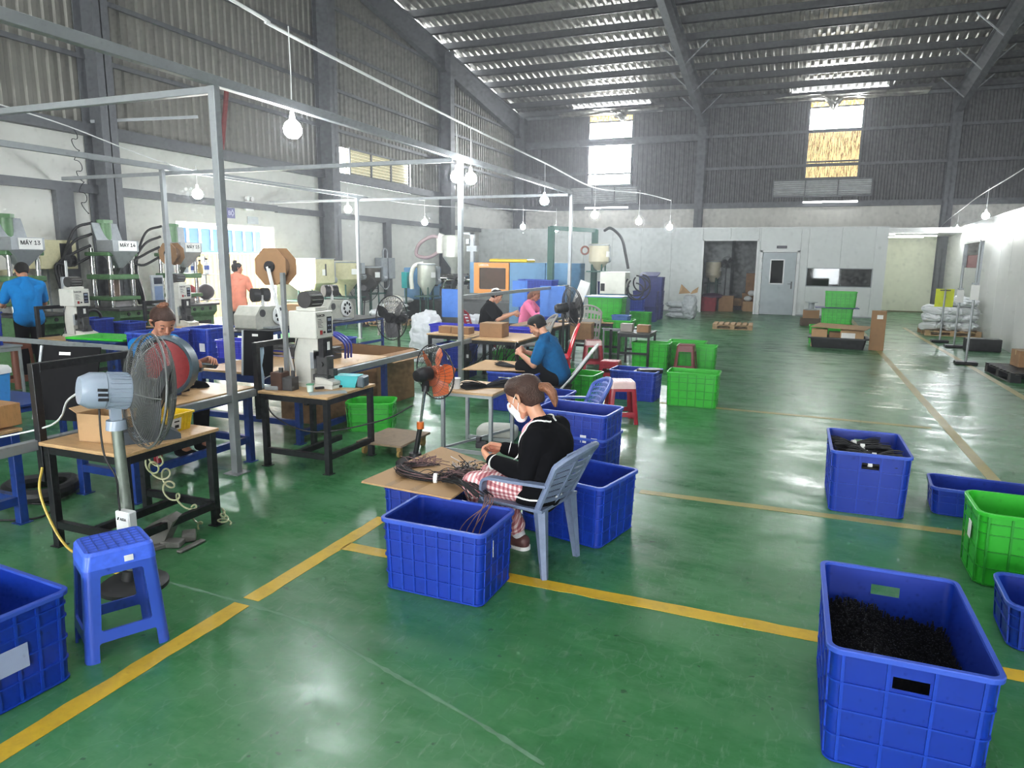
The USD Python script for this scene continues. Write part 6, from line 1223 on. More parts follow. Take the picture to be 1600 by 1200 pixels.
# pallets and things on the far floor
pallet(-1.43, 19.5, 2, 'low wooden pallet alone on the floor in front of the opening', 1.0, .9)
t = thing('tray', 'black plastic tray with flared lip holding cartons under a cardboard sheet', 'tray', Tm(.95, 16.15, 0, -.06)); obj('tray_body', MB().loft([rrect(.98, .6, .04, 0), rrect(1.06, .66, .05, .2), rrect(1.16, .76, .05, .2), rrect(1.16, .76, .05, .225), rrect(1.03, .63, .05, .225), rrect(.95, .57, .04, .01)]), BLACKP, t, smooth=30)
carton(.58, 16.05, .02, -3, .3, .3, .36, 'small carton at the left in the black tray'); carton(1.2, 16.02, .02, -4, .44, .34, .36, 'carton with a big white label in the black tray', sticker=(('n', -.07, .2, .26, .22),)); carton(.88, 16.15, .02, 0, .22, .3, .3, 'dark brown carton in the middle of the black tray', CARDD)
obj('cardboard_sheet', MB().box((1.0, 16.2, .43), (1.05, .8, .008), R=Tm(rz=-.25, ry=.02, rx=.03)[:3, :3]), CARD, None, label='flat cardboard sheet covering the black tray of cartons', cat='cardboard')
carton(1.66, 15.98, 0, -5, .27, .25, .8, 'tall narrow brown carton standing right of the black tray', CARDD, sticker=(('n', .02, .68, .11, .08),))
carton(.5, 21.4, 0, 4, .5, .4, .22, 'dark brown wooden case on the floor near the office door', P('dark_case', (84, 68, 52), .7)); t = thing('metal_spool', 'grey metal spool on the dark case near the office door', 'spool', Tm(.5, 21.35, .22)); obj('box', MB().bb(-.2, .22, -.15, .15, 0, .22), CARDD, t); obj('spool', MB().lathe([(.17, .22), (.17, .24), (.08, .25), (.08, .42), (.17, .43), (.17, .45)], n=20), GREYM, t)
pallet(3.7, 20.35, 2, 'wooden pallet under the white sacks along the right wall', 1.2, 1.0)
RS_ = P('silver_sack', (196, 198, 200), .4, var=.1, bump=1., bscale=15)
g = random.Random(4)
names = ('front left', 'front middle', 'front right', 'rear left', 'rear right'); 
for L_ in range(4):
    for k, (dx, dy) in enumerate(((-.42, -.22), (.02, -.25), (.42, -.2), (-.25, .25), (.25, .25))):
        if L_ == 3 and k in (0, 3): continue
        sack(3.66+dx*.85+g.uniform(-.06, .06), 20.35+dy+g.uniform(-.04, .04), .13+.19*L_+g.uniform(-.02, .03), g.uniform(-45, 45)+90*((k+L_) % 2), names[k]+' silver white sack in the '+('bottom', 'second', 'third', 'top')[L_]+' layer of the pile by the right wall', (k*2+L_) % 6+1, RS_, .54, .42, .25, tilt=g.uniform(-.16, .16))
# sign stands
def sign(x, y, h, label, top, tilt=0.):
    t = thing('sign_stand', label, 'sign stand', Tm(x, y, 0)); obj('base', MB().box((0, 0, .03), (.34, .22, .055), bev=.01), BLACKP, t); obj('pole', MB().cyl((0, 0, .05), (0, 0, h), .021), STEEL, t)
    if top == 'yellow': obj('board', MB().box((0, .03, h-.2), (.36, .012, .4), bev=.002), P('acid_yellow_board', (206, 214, 40), .45), t); obj('clamp', MB().bb(-.1, .1, -.02, .025, h-.04, h-.02), DGREY, t)
    else:
        zs = h*.66 if h > 1.8 else h*.7
        obj('paper_sheet', MB().box((.0, -.026, zs-.12), (.13, .006, .26)), PAPER, t); obj('bracket', MB().bb(-.05, .05, -.03, .03, zs+.02, zs+.05), STEEL, t)
    return t
sign(3.16, 18.2, 1.2, 'sign stand with an acid yellow board in front of the sack pallet', 'yellow'); sign(3.26, 17.21, 1.72, 'middle sign stand on a black foot, white sheet on its pole', 'p'); sign(2.93, 14.35, 2.1, 'nearest and tallest sign stand on a black foot by the yellow line', 'p')
obj('black_case', MB().box((3.68, 16.8, .13), (.62, .3, .25), bev=.01), BLACKP, None, label='long low black box behind the sign stands', cat='box')
t = thing('plastic_pallet', 'black plastic pallet at the right edge carrying a carton', 'pallet', Tm(3.47, 13.0, 0, .06))
for k in range(8): obj('deck_bar', MB().bb(-.38, .38, -.6+k*.16, -.52+k*.16, .13, .15), BLACKP, t)
for k in range(5): obj('cross_bar', MB().bb(-.38+k*.175, -.32+k*.175, -.6, .6, .115, .13), BLACKP, t)
for x in (-.31, 0, .31):
    for y in (-.54, 0, .54): obj('block', MB().bb(x-.07, x+.07, y-.06, y+.06, .02, .115), BLACKP, t)
    obj('runner', MB().bb(x-.07, x+.07, -.6, .6, 0, .02), BLACKP, t)
carton(3.6, 13.3, .15, 3, .44, .4, .26, 'brown carton on the black plastic pallet at the right edge', CARDD)
carton(-2.55, 11.6, .58, 4, .2, .2, .13, 'small grey box on the small black table', P('grey_card', (140, 132, 124), .7)); carton(-2.27, 11.62, .58, -3, .2, .18, .12, 'small brown box on the small black table, right of the grey one', CARDD)
carton(-3.28, 11.42, .43, 6, .36, .3, .28, 'brown carton on the seat of the punched grey chair', CARDD)
# inside the opening
t = thing('plastic_box', 'red plastic box inside the room behind the opening', 'box', Tm(-2.78, 26.1, 0)); obj('box_body', MB().loft([rrect(.5, .5, .04, 0), rrect(.54, .54, .04, .5)]), RED, t); obj('purple_cloth', MB().sphere((.1, 0, .52), (.4, .3, .12), 8), P('purple_cloth', (70, 40, 66), .8), t)
carton(-2.2, 26.2, 0, 2, .5, .5, .55, 'brown carton beside the red box in the room behind the opening', CARDD)
carton(-1.5, 27.3, 0, 3, .5, .4, .62, 'brown carton inside the opening by its right edge', CARDD); carton(-1.42, 27.35, .62, -6, .42, .3, .72, 'tall open carton stacked on the carton inside the opening', CARDD); carton(-1.45, 26.6, 0, 0, .4, .3, .35, 'brown carton in front at the right edge of the opening', CARD)
for k, (x, z) in enumerate(((-1.5, .35), (-1.38, .55))): obj('white_bag', MB().sphere((x, 26.6, z+.1), (.14, .14, .1), 8), WHITEP, None, label=('white bag on the carton at the right edge of the opening', 'white bag above the other inside the opening')[k], cat='bag')
pallet(-1.8, 27.6, 0, 'dark pallet inside the opening', 1.1, .9, P('dark_pallet', (40, 40, 48), .6)); carton(-1.85, 27.5, .13, 0, .55, .4, .28, 'carton on the dark pallet inside the opening', CARD); sack(-2.1, 27.8, .13, 20, 'white sack on the dark pallet inside the opening', 1)
dryer(Tm(-2.78, 26.8, 1.0), 'tan hopper machine inside the room behind the opening', .28, .5, .25, P('hopper_tan', (178, 170, 146), .4))
fan('stand_fan', (-2.35, 26.8, 0), (-2.3, 26.75, 1.72), (.3, -.95, 0), .42, 'small fan on a stand inside the room behind the opening', P('fan_cage_dark', (52, 52, 54), .4, .3), BLACKP, BLACKP, BLACKM, rings=6, motor=(.06, .15), depth=.12, ribs=False)

# ================= people
_ICO = np.array(trimesh.creation.icosphere(2, 1.).vertices)
def _hull(a, b):
    pts = np.vstack([_ICO*(a[3] if np.ndim(a[3]) else [a[3]]*3)+np.array(a[:3], float), _ICO*(b[3] if np.ndim(b[3]) else [b[3]]*3)+np.array(b[:3], float)])
    return manifold3d.Manifold.hull_points(pts.astype(float))
def blob(chains, res=.014, it=12, cut=None):
    """each chain is a list of (x, y, z, radius or radii); consecutive balls are hulled, all joined, refined and smoothed"""
    m = manifold3d.Manifold()
    parts = []
    for ch in chains:
        if len(ch) == 1: parts.append(manifold3d.Manifold.hull_points((_ICO*np.broadcast_to(ch[0][3], 3)+np.array(ch[0][:3], float)).astype(float)))
        for a, b in zip(ch[:-1], ch[1:]): parts.append(_hull(a, b))
    m = manifold3d.Manifold.batch_boolean(parts, manifold3d.OpType.Add)
    if cut is not None: m = cut(m)
    q = m.refine_to_length(res).to_mesh(); t = trimesh.Trimesh(q.vert_properties[:, :3], q.tri_verts, process=True)
    trimesh.smoothing.filter_taubin(t, iterations=it); return np.array(t.vertices), np.array(t.faces)
def hand(w, d, n, side, curl=.5, L=.17, pinch=False):
    """w wrist, d finger direction, n palm normal (out of the palm), side +1 = left hand"""
    w, d = np.array(w, float), norm(d); n = norm(np.array(n, float)-d*(np.dot(n, d))); x = np.cross(d, n)*side   # x towards the thumb
    k = L/.18; ch = [[(*w, .026*k), (*(w+d*.04*k), .024*k)]]
    pal = [w+d*.045*k+x*s*k for s in (-.026, .026)]
    ch += [[(*(w+d*.02*k+x*s*.8*k), .017*k), (*(w+d*.082*k+x*s*1.25*k), .0135*k)] for s in (-.024, -.008, .008, .024)]
    for i, (s, ln) in enumerate(((.03, .07), (.01, .078), (-.01, .072), (-.029, .056))):
        b = w+d*.085*k+x*s*k; a = curl*(.8+.12*i); p = [b]; ang = 0.
        for f, l in ((.46, 1), (.31, 1), (.23, 1)):
            ang += a*.9; dd = d*math.cos(ang)+n*math.sin(ang); p.append(p[-1]+dd*ln*f*k)
        ch.append([(*q, r*k) for q, r in zip(p, (.0098, .0088, .0078, .0066))])
    b = w+d*.03*k+x*.028*k; t1 = norm(d*.62+x*.7+n*.35); t2 = norm(d*.85+x*.1+n*.55)
    ch.append([(*b, .0145*k), (*(b+t1*.04*k), .0115*k), (*(b+t1*.04*k+t2*.03*k), .0098*k), (*(b+t1*.04*k+t2*.055*k), .0078*k)]); return ch
def A(p, R, c): return tuple(np.asarray(c)+R@np.array(p, float))
GING = mat('gingham_cloth', {'tc': ('texture_coordinate', {}), 's': ('separate_xyz', {}), 'a': ('math', {'math_type': 'add'}), 'm1': ('math', {'math_type': 'multiply', 'value2': 34.}), 'm2': ('math', {'math_type': 'multiply', 'value2': 30.}), 'f1': ('math', {'math_type': 'fraction'}), 'f2': ('math', {'math_type': 'fraction'}),
    'g1': ('math', {'math_type': 'greater_than', 'value2': .5}), 'g2': ('math', {'math_type': 'greater_than', 'value2': .5}), 'ad': ('math', {'math_type': 'add'}), 'h': ('math', {'math_type': 'multiply', 'value2': .5}), 'r': ('rgb_ramp', {'ramp': [(0, L3((226, 208, 206))), (.5, L3((190, 132, 134))), (1, L3((146, 74, 82)))]}), 'p': ('principled_bsdf', {'roughness': .85})},
    [('tc.object', 's.vector'), ('s.x', 'm1.value1'), ('s.y', 'a.value1'), ('s.z', 'a.value2'), ('a.value', 'm2.value1'), ('m1.value', 'f1.value1'), ('m2.value', 'f2.value1'), ('f1.value', 'g1.value1'), ('f2.value', 'g2.value1'), ('g1.value', 'ad.value1'), ('g2.value', 'ad.value2'), ('ad.value', 'h.value1'), ('h.value', 'r.fac'), ('r.color', 'p.base_color')])
SKIN = P('skin_light', (196, 142, 114), .5, var=.05, subsurface_weight=.15, subsurface_scale=.01); SKIN2 = P('skin_tan', (172, 118, 92), .5, var=.05, subsurface_weight=.12, subsurface_scale=.01)
HAIRB = P('hair_black', (20, 17, 16), .5, bump=.7, bscale=70, spec=.25, var=.4, scale=60, stretch=(1, 6, 1)); HAIRR = P('hair_brown', (58, 36, 26), .42, bump=.8, bscale=60, spec=.3, var=.7, scale=26, stretch=(.6, 6, 1.5)); HAIRT = P('hair_tail_brown', (116, 70, 42), .42, bump=.8, bscale=60, var=.5, scale=30, stretch=(1, 6, 1))
SHIRTB = P('shirt_blue', (22, 112, 176), .85, spec=.15, var=.08, bump=.9, bscale=7); SHIRTD = P('shirt_deep_blue', (16, 88, 138), .85, spec=.15, var=.1, bump=1., bscale=7)
BLKC = P('black_knit', (10, 10, 13), .9, spec=.08, var=.2, bump=.9, bscale=8); TROUS = P('black_trousers', (14, 14, 18), .9, spec=.1, var=.2); PINK = P('pink_cloth', (232, 120, 160), .85); PEACH = P('peach_cloth', (226, 138, 112), .85, bump=.4, bscale=10); PIPE = P('white_piping', (236, 236, 232), .8)
def head(c, pitch=0., yaw=0., s=1., mask=False):
    R = Tm(rz=yaw)[:3, :3]@Tm(ry=pitch)[:3, :3]; q = lambda p, r: (*A(np.array(p)*s, R, c), r*s if np.ndim(r) == 0 else r)
    e = R@np.diag([1., 1, 1])
    ch = [[q((-.035, 0, .025), .074), q((.02, 0, .035), .07), q((.03, 0, -.005), .064)], [q((-.02, 0, .03), .078), q((-.04, 0, -.01), .06)], [q((.03, 0, -.02), .058), q((.055, 0, -.075), .034), q((.066, 0, -.098), .02)],
          [q((.03, .03, -.03), .036), q((.02, .038, -.07), .02), q((.06, .01, -.1), .018)], [q((.03, -.03, -.03), .036), q((.02, -.038, -.07), .02), q((.06, -.01, -.1), .018)],
          [q((.088, 0, .008), .009), q((.104, 0, -.026), .0115), q((.094, 0, -.034), .010)], [q((.098, .012, -.032), .0075), q((.09, 0, -.034), .009)], [q((.098, -.012, -.032), .0075), q((.09, 0, -.034), .009)],
          [q((.076, .026, .02), .014), q((.082, .0, .016), .011), q((.076, -.026, .02), .014)], [q((.084, .018, -.062), .0075), q((.091, 0, -.058), .0075), q((.084, -.018, -.062), .0075)], [q((.082, .014, -.071), .0075), q((.088, 0, -.072), .008), q((.082, -.014, -.071), .0075)],
          [q((.07, .04, -.02), .018)], [q((.07, -.04, -.02), .018)]]
    for sg in (-1, 1): ch += [[q((-.004, sg*.078, .018), .0085), q((-.016, sg*.088, .012), .008), q((-.012, sg*.084, -.012), .0075), q((-.002, sg*.076, -.026), .0075)]]
    return ch, R, q
def face_parts(t, q, R, hairm, closed=True):
    for sg in (-1, 1):
        obj('eye', MB().sphere(q((.083, sg*.03, -.001), 0)[:3], (.009, .013, .005), 6, R), P('eye_dark', (40, 30, 28), .3), t)
        obj('eyebrow', MB().tube([q((.086, sg*.016, .022), 0)[:3], q((.088, sg*.03, .027), 0)[:3], q((.078, sg*.046, .022), 0)[:3]], .0035, 5), HAIRB, t)
    obj('lips', MB().tube([q((.088, .019, -.066), 0)[:3], q((.097, 0, -.0655), 0)[:3], q((.088, -.019, -.066), 0)[:3]], .0055, 6), P('lip_rose', (176, 96, 88), .45), t)
def hair_cap(q, R, c, s=1., low=-.06, front=.052, thick=1.0, extra=()):
    ch = [[q((-.04, 0, .03), .084*thick), q((.018, 0, .046), .077*thick)], [q((-.035, 0, .03), .086*thick), q((-.052, 0, -.025), .062*thick)], *extra]
    def cut(m):                                                       # clears the face and the ears
        B = np.eye(4); B[:3, :3] = R; B[:3, 3] = c
        def bx(x0, x1, y0, y1, z0, z1): b = MB(); b.M = B; return b.bb(x0*s, x1*s, y0*s, y1*s, z0*s, z1*s).mani()
        def sl(poly): b = MB(); b.M = B; return b.prism(Polygon([(x*s, z*s) for x, z in poly]), -.2, .2, RX).mani()
        return m-sl([(.0, -.3), (.0, -.03), (.022, .012), (.06, front), (.082, front+.022), (.3, front+.03), (.3, -.3)])-sl([(-.3, -.3), (.05, -.3), (.05, low), (-.3, low)]) if not extra else m-sl([(.0, -.3), (.0, -.03), (.022, .012), (.06, front), (.082, front+.022), (.3, front+.03), (.3, -.3)])
    return blob(ch, .010, 6, cut)
def figure(M, label, J, shirt, trousers, hairm, skin=SKIN, sleeve='short', hair='short', female=False, shoes=TROUS, curl=.6, mask=False, extra=None, s=1., shirt_len=.0, tail=False, piping=False, bare_leg=0., face=True):
    t = thing('person', label, 'person', M); g = lambda k: np.array(J[k], float); w = .9 if female else 1.
    hd, R, q = head(J['head'], J.get('pitch', 0), J.get('yaw', 0), J.get('hs', 1.)); hc = g('head')
    nb = g('neck'); ch = list(hd); nk = hc+R@np.array([-.025, 0, -.07]); ch.append([(*nk, .05*w), (*(nk*.5+nb*.5), .048*w), (*nb, .056*w)])
    hip, chest = g('hip'), g('chest'); fwd = norm(g('neck')-chest+np.array([0, 0, 0]))
    tor = [[(*hip, .10), (*chest, .092), (*nb, .045)]]; ch += tor
    for sd in 'LR':
        sh, el, wr = g('sh'+sd), g('el'+sd), g('wr'+sd)
        ch += [[(*nb, .05), (*sh, .052*w)], [(*sh, .05*w), (*(sh*.5+el*.5), .044*w), (*el, .037*w)], [(*el, .038*w), (*(el*.62+wr*.38), .037*w), (*wr, .025*w)]]
        ch += hand(wr, J['hd'+sd], J['hn'+sd], 1 if sd == 'L' else -1, J.get('curl'+sd, curl), .165 if female else .178)
        hj, kn, an, to = g('hj'+sd), g('kn'+sd), g('an'+sd), g('to'+sd)
        ch += [[(*hj, .09), (*kn, .056)], [(*kn, .056), (*(kn*.6+an*.4), .052), (*an, .036)], [(*an, .036), (*to, .026)]]
    obj('body', blob(ch, .0125, 5), skin, t, smooth=True)
    # shirt
    k = 1.2 if shirt is not BLKC else 1.26
    up = [[(*hip, .128*k*.95), (*(hip*.5+chest*.5), .118*k), (*chest, .128*k*.98)]]
    side = norm(g('shL')-g('shR')); 
    up = [[(*(hip+side*o*.9), .108*k*.95), (*(chest+side*o*1.1), .108*k)] for o in (-.055, .0, .055)]
    up += [[(*(chest+side*o), .105*k), (*(g('sh'+sd)), .062*k*w)] for o, sd in ((.05, 'L'), (-.05, 'R'))]
    up += [[(*g('shL'), .06*k*w), (*(nb-np.array([0, 0, .012])), .058*k*w), (*g('shR'), .06*k*w)]]
    up += [[(*chest, .122*k), (*(nb-np.array([.0, 0, .02])), .066*k*w)]]
    if shirt_len: hb = hip+np.array(J.get('hem', (0, 0, -shirt_len))); up += [[(*(hip+side*o), .11*k), (*(hb+side*o), .112*k)] for o in (-.06, .06)]
    for sd in 'LR':
        sh, el, wr = g('sh'+sd), g('el'+sd), g('wr'+sd)
        if sleeve == 'long': up += [[(*sh, .064*k*w), (*(sh*.5+el*.5), .054*k*w), (*el, .049*k*w)], [(*el, .05*k*w), (*(el*.5+wr*.5), .045*k*w), (*(el*.06+wr*.94), .034*k*w)]]
        else: up += [[(*sh, .064*k*w), (*(sh*.28+el*.72), .056*k*w)]]
    gm = blob(up, .014, 6); GARMENT[0] = gm
    obj('shirt' if shirt is not BLKC else 'cardigan', gm, shirt, t, smooth=True)
    if sleeve == 'short' and not shirt_len > .09: obj('collar', MB().lathe([(.054*w, -.012), (.074*w, -.01), (.066*w, .03), (.058*w, .034), (.054*w, .03)], nb+norm(nk-nb)*.004, nk-nb, 20, cap=False), shirt, t, smooth=40)
    # trousers
    lo = [[(*g('hjL'), .104), (*hip, .12), (*g('hjR'), .104)]]
    for sd in 'LR':
        hj, kn, an = g('hj'+sd), g('kn'+sd), g('an'+sd); e = kn+(an-kn)*(1-bare_leg)
        lo += [[(*hip, .115), (*hj, .104), (*kn, .074)], [(*kn, .074), (*e, .056 if not bare_leg else .068)]]
    obj('trousers', blob(lo, .016, 6), trousers, t, smooth=True)
    for sd in 'LR':
        an, to = g('an'+sd), g('to'+sd); d = norm(to-an); b = an-d*.035; z0 = min(an[2], to[2])
        obj('shoe', blob([[(b[0], b[1], .05, .042), (*(an+d*.02)[:2], .05, .045)], [(*an[:2], .045, .042), (*to[:2], .034, .032)], [(b[0], b[1], .04, .042), (*to[:2], .034, .036)]], .012, 5, lambda m: m-MB().bb(-3, 3, -3, 3, -1, .0).mani()), shoes, t, smooth=True)
    ex = []
    if tail: pass
    if hair == 'bun': ex = []
    if hair == 'long': ex = [[q((-.05, 0, .0), .07), q((-.07, 0, -.1), .06), q((-.08, 0, -.24), .045)]]
    ho = obj('hair', hair_cap(q, R, hc, low=-.075 if hair != 'short' else -.055, extra=ex, thick=1.0), hairm, t, smooth=True)
    if hair == 'bun':
        b = MB()
        for a in np.linspace(0, 2*PI, 7)[:-1]: b.tube([A((-.055+.03*math.cos(a+u)*.8, .03*math.sin(a+u), .125+.02*math.sin(u*1.5+a)), R, hc) for u in np.linspace(0, 3.4, 9)], .016, 7)
        b.sphere(A((-.055, 0, .125), R, hc), .032, 8); obj('hair_bun', b, HAIRT if hairm is HAIRR else hairm, ho)
    if hair == 'tail':
        obj('ponytail', blob([[(*A(p, R, hc), r) for p, r in (((-.1, 0, .0), .02), ((-.13, 0, .006), .026), ((-.16, 0, -.012), .03), ((-.176, .0, -.05), .028), ((-.172, .0, -.09), .022), ((-.16, 0, -.125), .01))]], .008, 4), HAIRT, ho, smooth=True)
        obj('hair_tie', MB().lathe([(.02, -.006), (.024, 0), (.02, .006)], A((-.108, 0, -.004), R, hc), R@np.array([-1, 0, .1]), 14), INK, ho)
    if face and not mask: face_parts(t, q, R, hairm)
    if mask:
        for sg in (-1, 1): obj('eyelid', MB().tube([q((.088, sg*.018, -.002), 0)[:3], q((.09, sg*.03, -.006), 0)[:3], q((.078, sg*.045, -.002), 0)[:3]], .004, 5), HAIRB, t); obj('eyebrow', MB().tube([q((.086, sg*.016, .022), 0)[:3], q((.088, sg*.03, .026), 0)[:3], q((.078, sg*.046, .02), 0)[:3]], .003, 5), HAIRB, t)
        mk = blob([[q((.06, 0, -.03), .058), q((.088, 0, -.04), .03), q((.094, 0, -.055), .022)], [q((.05, 0, -.05), .056), q((.068, 0, -.092), .034)]], .009, 4, lambda m: m-((lambda b: (setattr(b, 'M', (lambda B: B)(np.block([[R, hc.reshape(3, 1)], [np.zeros((1, 3)), np.ones((1, 1))]]))), b.prism(Polygon([(-.2, -.2), (.042, -.2), (.036, -.01), (.075, .006), (.2, -.012), (.2, .2), (-.2, .2)]), -.2, .2, RX).mani())[1])(MB())))
        mo = obj('face_mask', mk, P('mask_white', (236, 236, 238), .8, bump=.2, bscale=30), t, smooth=True)
        for sg in (-1, 1):
            for a, b in (((.045, sg*.06, -.012), (-.004, sg*.086, .02)), ((.04, sg*.06, -.07), (-.006, sg*.084, -.018))): obj('ear_loop', MB().tube([q(a, 0)[:3], q(tuple((np.array(a)+b)/2+np.array([0, sg*.008, 0])), 0)[:3], q(b, 0)[:3]], .0022, 5), PIPE, mo)
    if extra: extra(t, q, R)
    return t
def snap(pts, mesh, off=.004):
    from scipy.spatial import cKDTree
    v, f = mesh; n = trimesh.Trimesh(v, f, process=False).vertex_normals; d, i = cKDTree(v).query(np.asarray(pts)); return v[i]+n[i]*off
def smoothed(p, it=3):
    p = np.array(p)
    for _ in range(it): p[1:-1] = (p[:-2]+p[2:]+2*p[1:-1])/4
    return p
GARMENT = {}
def deg(a): return math.radians(a)
# the masked woman in the foreground, seated facing left
JW = dict(head=(.145, 0, .975), pitch=.5, hs=1.06, neck=(.03, 0, .83), chest=(-.005, 0, .70), hip=(-.0, 0, .51), shL=(-.015, .165, .775), shR=(.0, -.165, .775), elL=(.03, .185, .575), elR=(.07, -.2, .56), wrL=(.30, .11, .60), wrR=(.33, -.08, .625),
          hdL=(.85, -.45, .25), hnL=(-.15, -.75, .45), hdR=(.75, .55, .1), hnR=(-.1, .7, -.35), curlL=.62, curlR=.72, hjL=(.03, .09, .485), hjR=(.03, -.09, .485), knL=(.42, .10, .435), knR=(.42, -.10, .435), anL=(.275, .09, .085), anR=(.22, -.1, .085), toL=(.405, .1, .03), toR=(.35, -.11, .03), hem=(.02, 0, -.06))
def lady_extra(t, q, R):
    pl = lambda pts: smoothed(snap(bez(pts, 14), GARMENT[0], .003), 4)
    for pts in ([(-.06, .03, .88), (-.01, .08, .87), (.05, .09, .82), (.12, .085, .74), (.15, .085, .64), (.16, .09, .54), (.16, .11, .44)], [(-.06, -.03, .88), (-.01, -.08, .87), (.05, -.09, .82), (.12, -.085, .74), (.15, -.085, .64)], [(-.14, .06, .46), (-.08, .17, .44), (.05, .19, .44), (.14, .15, .44)]):
        obj('white_piping', MB().tube(pl(pts), .0055, 6), PIPE, t)
    for sd, c in (('L', (.27, .125, .595)), ('R', (.29, -.10, .62))):
        d = norm(np.array(JW['wr'+sd])-JW['el'+sd]); obj('cuff_stripe', MB().lathe([(.043, -.003), (.0455, 0), (.043, .003)], c, d, 18), PIPE, t)
    obj('pink_top', blob([[(.03, 0, .83, .05), (.075, 0, .76, .075), (.085, 0, .6, .08)], [(.05, .045, .835, .03), (.09, .05, .74, .05)], [(.05, -.045, .835, .03), (.09, -.05, .74, .05)]], .014, 6), P('pale_pink_top', (236, 176, 184), .85), t, smooth=True)
    for sd in 'LR':
        a_, k_ = np.array(JW['an'+sd]), np.array(JW['kn'+sd]); obj('sock', blob([[(*a_, .041), (*(a_*.7+k_*.3), .052)]], .012, 4), P('sock_white', (196, 196, 198), .9), t, smooth=True)
        obj('sole', MB().prism(unary_union([Point(a_[0]-.03, a_[1]).buffer(.046), Point(JW['to'+sd][0], JW['to'+sd][1]).buffer(.04)]).convex_hull, 0, .022), PAPER, t)
    obj('held_connector', MB().box((.405, .045, .662), (.06, .05, .034), rz=.4, bev=.005).box((.43, .03, .685), (.024, .034, .035), rz=.2), INK, t)
figure(Tm(-1.25, 3.665, 0, deg(173)), 'woman in a white face mask, black cardigan and gingham trousers, sorting wires', JW, BLKC, GING, HAIRR, SKIN, 'long', 'tail', True, P('brown_shoe', (84, 52, 48), .5), mask=True, extra=lady_extra, shirt_len=.06, bare_leg=.16)
# man in the blue shirt, bent over his work, facing left
JB = dict(head=(.19, .0, .99), pitch=.62, hs=1.0, neck=(.08, 0, .86), chest=(.02, 0, .68), hip=(-.1, 0, .42), shL=(.06, .19, .78), shR=(.06, -.19, .78), elL=(.13, .25, .55), elR=(.2, -.24, .58), wrL=(.33, .16, .66), wrR=(.36, -.06, .66), hdL=(.5, -.5, .6), hnL=(-.1, -.8, -.3), hdR=(.5, .5, .5), hnR=(0, .8, -.2),
          hjL=(-.06, .1, .40), hjR=(-.06, -.1, .40), knL=(.33, .14, .52), knR=(.33, -.14, .50), anL=(.30, .12, .09), anR=(.28, -.12, .09), toL=(.45, .14, .03), toR=(.43, -.14, .03))
figure(Tm(-2.58, 7.72, 0, deg(180)), 'black haired man in a blue polo shirt, seated bent over a cable, seen from behind', JB, SHIRTD, TROUS, HAIRB, SKIN, 'short', 'short', curl=.9, extra=lambda t, q, R: obj('held_cable', MB().tube(bez([(.42, .05, .78), (.44, .04, .7), (.43, .02, .6), (.40, .0, .5)], 5), .016, 7), CABLE, t))
# woman with hair bun at the blue bench, facing right
JG = dict(head=(.12, 0, 1.11), pitch=.5, yaw=-.35, hs=1.12, neck=(.0, 0, .97), chest=(-.02, 0, .80), hip=(-.06, 0, .56), shL=(-.0, .17, .92), shR=(-.0, -.17, .92), elL=(.14, .24, .70), elR=(.16, -.22, .70), wrL=(.42, .18, .80), wrR=(.44, -.06, .80), hdL=(.9, -.3, .1), hnL=(0, -.4, -.8), hdR=(.9, .3, .1), hnR=(0, .4, -.8),
          hjL=(-.03, .09, .52), hjR=(-.03, -.09, .52), knL=(.4, .1, .54), knR=(.4, -.1, .54), anL=(.36, .1, .09), anR=(.36, -.1, .09), toL=(.5, .1, .03), toR=(.5, -.1, .03))
figure(Tm(-5.02, 4.36, .09, deg(-4)), 'woman with a messy hair bun and bright blue shirt, looking down behind the big fan', JG, SHIRTB, TROUS, HAIRR, SKIN2, 'short', 'bun', True)
stool(-5.08, 4.36, 0, 'red stool under the woman with the hair bun', RED, h=.54, w=.36, d=.34, wt=.27, dt=.26)
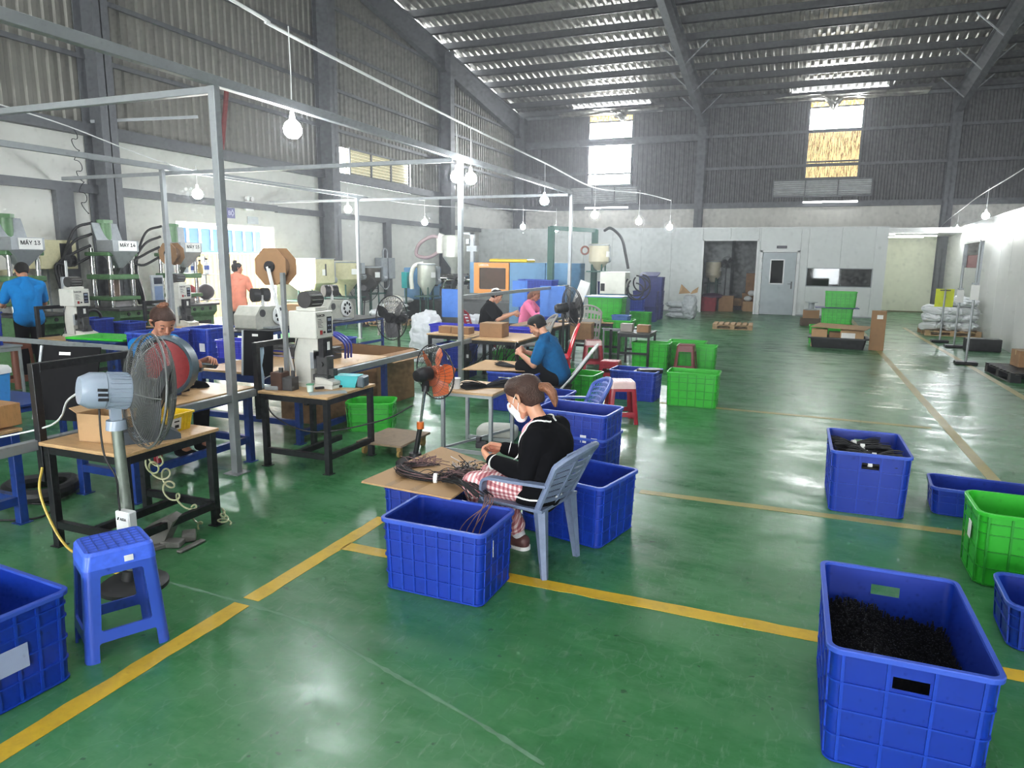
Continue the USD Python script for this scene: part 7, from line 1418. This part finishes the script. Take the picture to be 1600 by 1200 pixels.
# man standing at the left press, back to us
JS = dict(head=(.03, 0, 1.57), pitch=.45, neck=(-.03, 0, 1.45), chest=(-.04, 0, 1.22), hip=(-.06, 0, .95), shL=(-.02, .19, 1.36), shR=(-.02, -.19, 1.36), elL=(.1, .27, 1.1), elR=(.1, -.27, 1.1), wrL=(.34, .17, 1.08), wrR=(.34, -.17, 1.08), hdL=(.9, -.2, 0), hnL=(0, 0, -1), hdR=(.9, .2, 0), hnR=(0, 0, -1),
          hjL=(-.05, .09, .9), hjR=(-.05, -.09, .9), knL=(0, .1, .48), knR=(0, -.1, .48), anL=(-.05, .11, .09), anR=(-.05, -.11, .09), toL=(.1, .13, .03), toR=(.1, -.13, .03))
figure(Tm(-9.88, 6.52, .0, deg(165), s=.97), 'man in a bright blue shirt standing at the left press with his back turned', JS, SHIRTB, TROUS, HAIRB, SKIN2, 'short', 'short', shirt_len=.05)
# person in the black shirt, seated facing right
JK = dict(head=(.12, 0, 1.12), pitch=.55, neck=(.0, 0, .99), chest=(-.03, 0, .82), hip=(-.08, 0, .56), shL=(-.0, .18, .93), shR=(-.0, -.18, .93), elL=(.18, .24, .74), elR=(.18, -.24, .72), wrL=(.42, .1, .82), wrR=(.42, -.08, .82), hdL=(.85, -.3, .2), hnL=(0, -.8, -.2), hdR=(.85, .3, .2), hnR=(0, .8, -.2),
          hjL=(-.03, .09, .52), hjR=(-.03, -.09, .52), knL=(.4, .12, .54), knR=(.4, -.12, .54), anL=(.36, .12, .09), anR=(.36, -.12, .09), toL=(.5, .12, .03), toR=(.5, -.12, .03))
def cap_(t, q, R): obj('cap_cover', blob([[q((-.07, 0, .045), .062), q((-.045, 0, .07), .058)]], .012, 4), PAPER, t, smooth=True); obj('chest_print', MB().sphere(A((.10, -.06, .80), np.eye(3), (0, 0, 0)), (.03, .06, .05), 6), PAPER, t)
figure(Tm(-4.92, 11.25, 0, deg(14)), 'person in a black shirt with a white cap pushed back, working behind the blue trays', JK, P('black_tee', (16, 16, 18), .9, spec=.1), TROUS, HAIRB, SKIN, 'short', 'short', extra=cap_, curl=.8)
chair(-5.05, 11.2, 104, 'red plastic chair under the person in the black shirt', RED, arms=False, style='slat')
figure(Tm(-4.72, 12.7, -.03, deg(4)), 'woman with long brown hair in pink, seated at the table under the blue boards', JK, PINK, TROUS, HAIRT, SKIN2, 'long', 'long', True, curl=.7)
JP = dict(JS, pitch=.1, yaw=-.9, hs=.95, elL=(.02, .27, 1.1), elR=(.02, -.27, 1.1), wrL=(.2, .2, 1.0), wrR=(.2, -.2, 1.0))
figure(Tm(-9.95, 10.62, .0, deg(110), s=.97), 'woman with a small hair knot in a peach blouse standing by the bright doorway', JP, PEACH, TROUS, HAIRB, SKIN2, 'short', 'bun', True, shirt_len=.1)
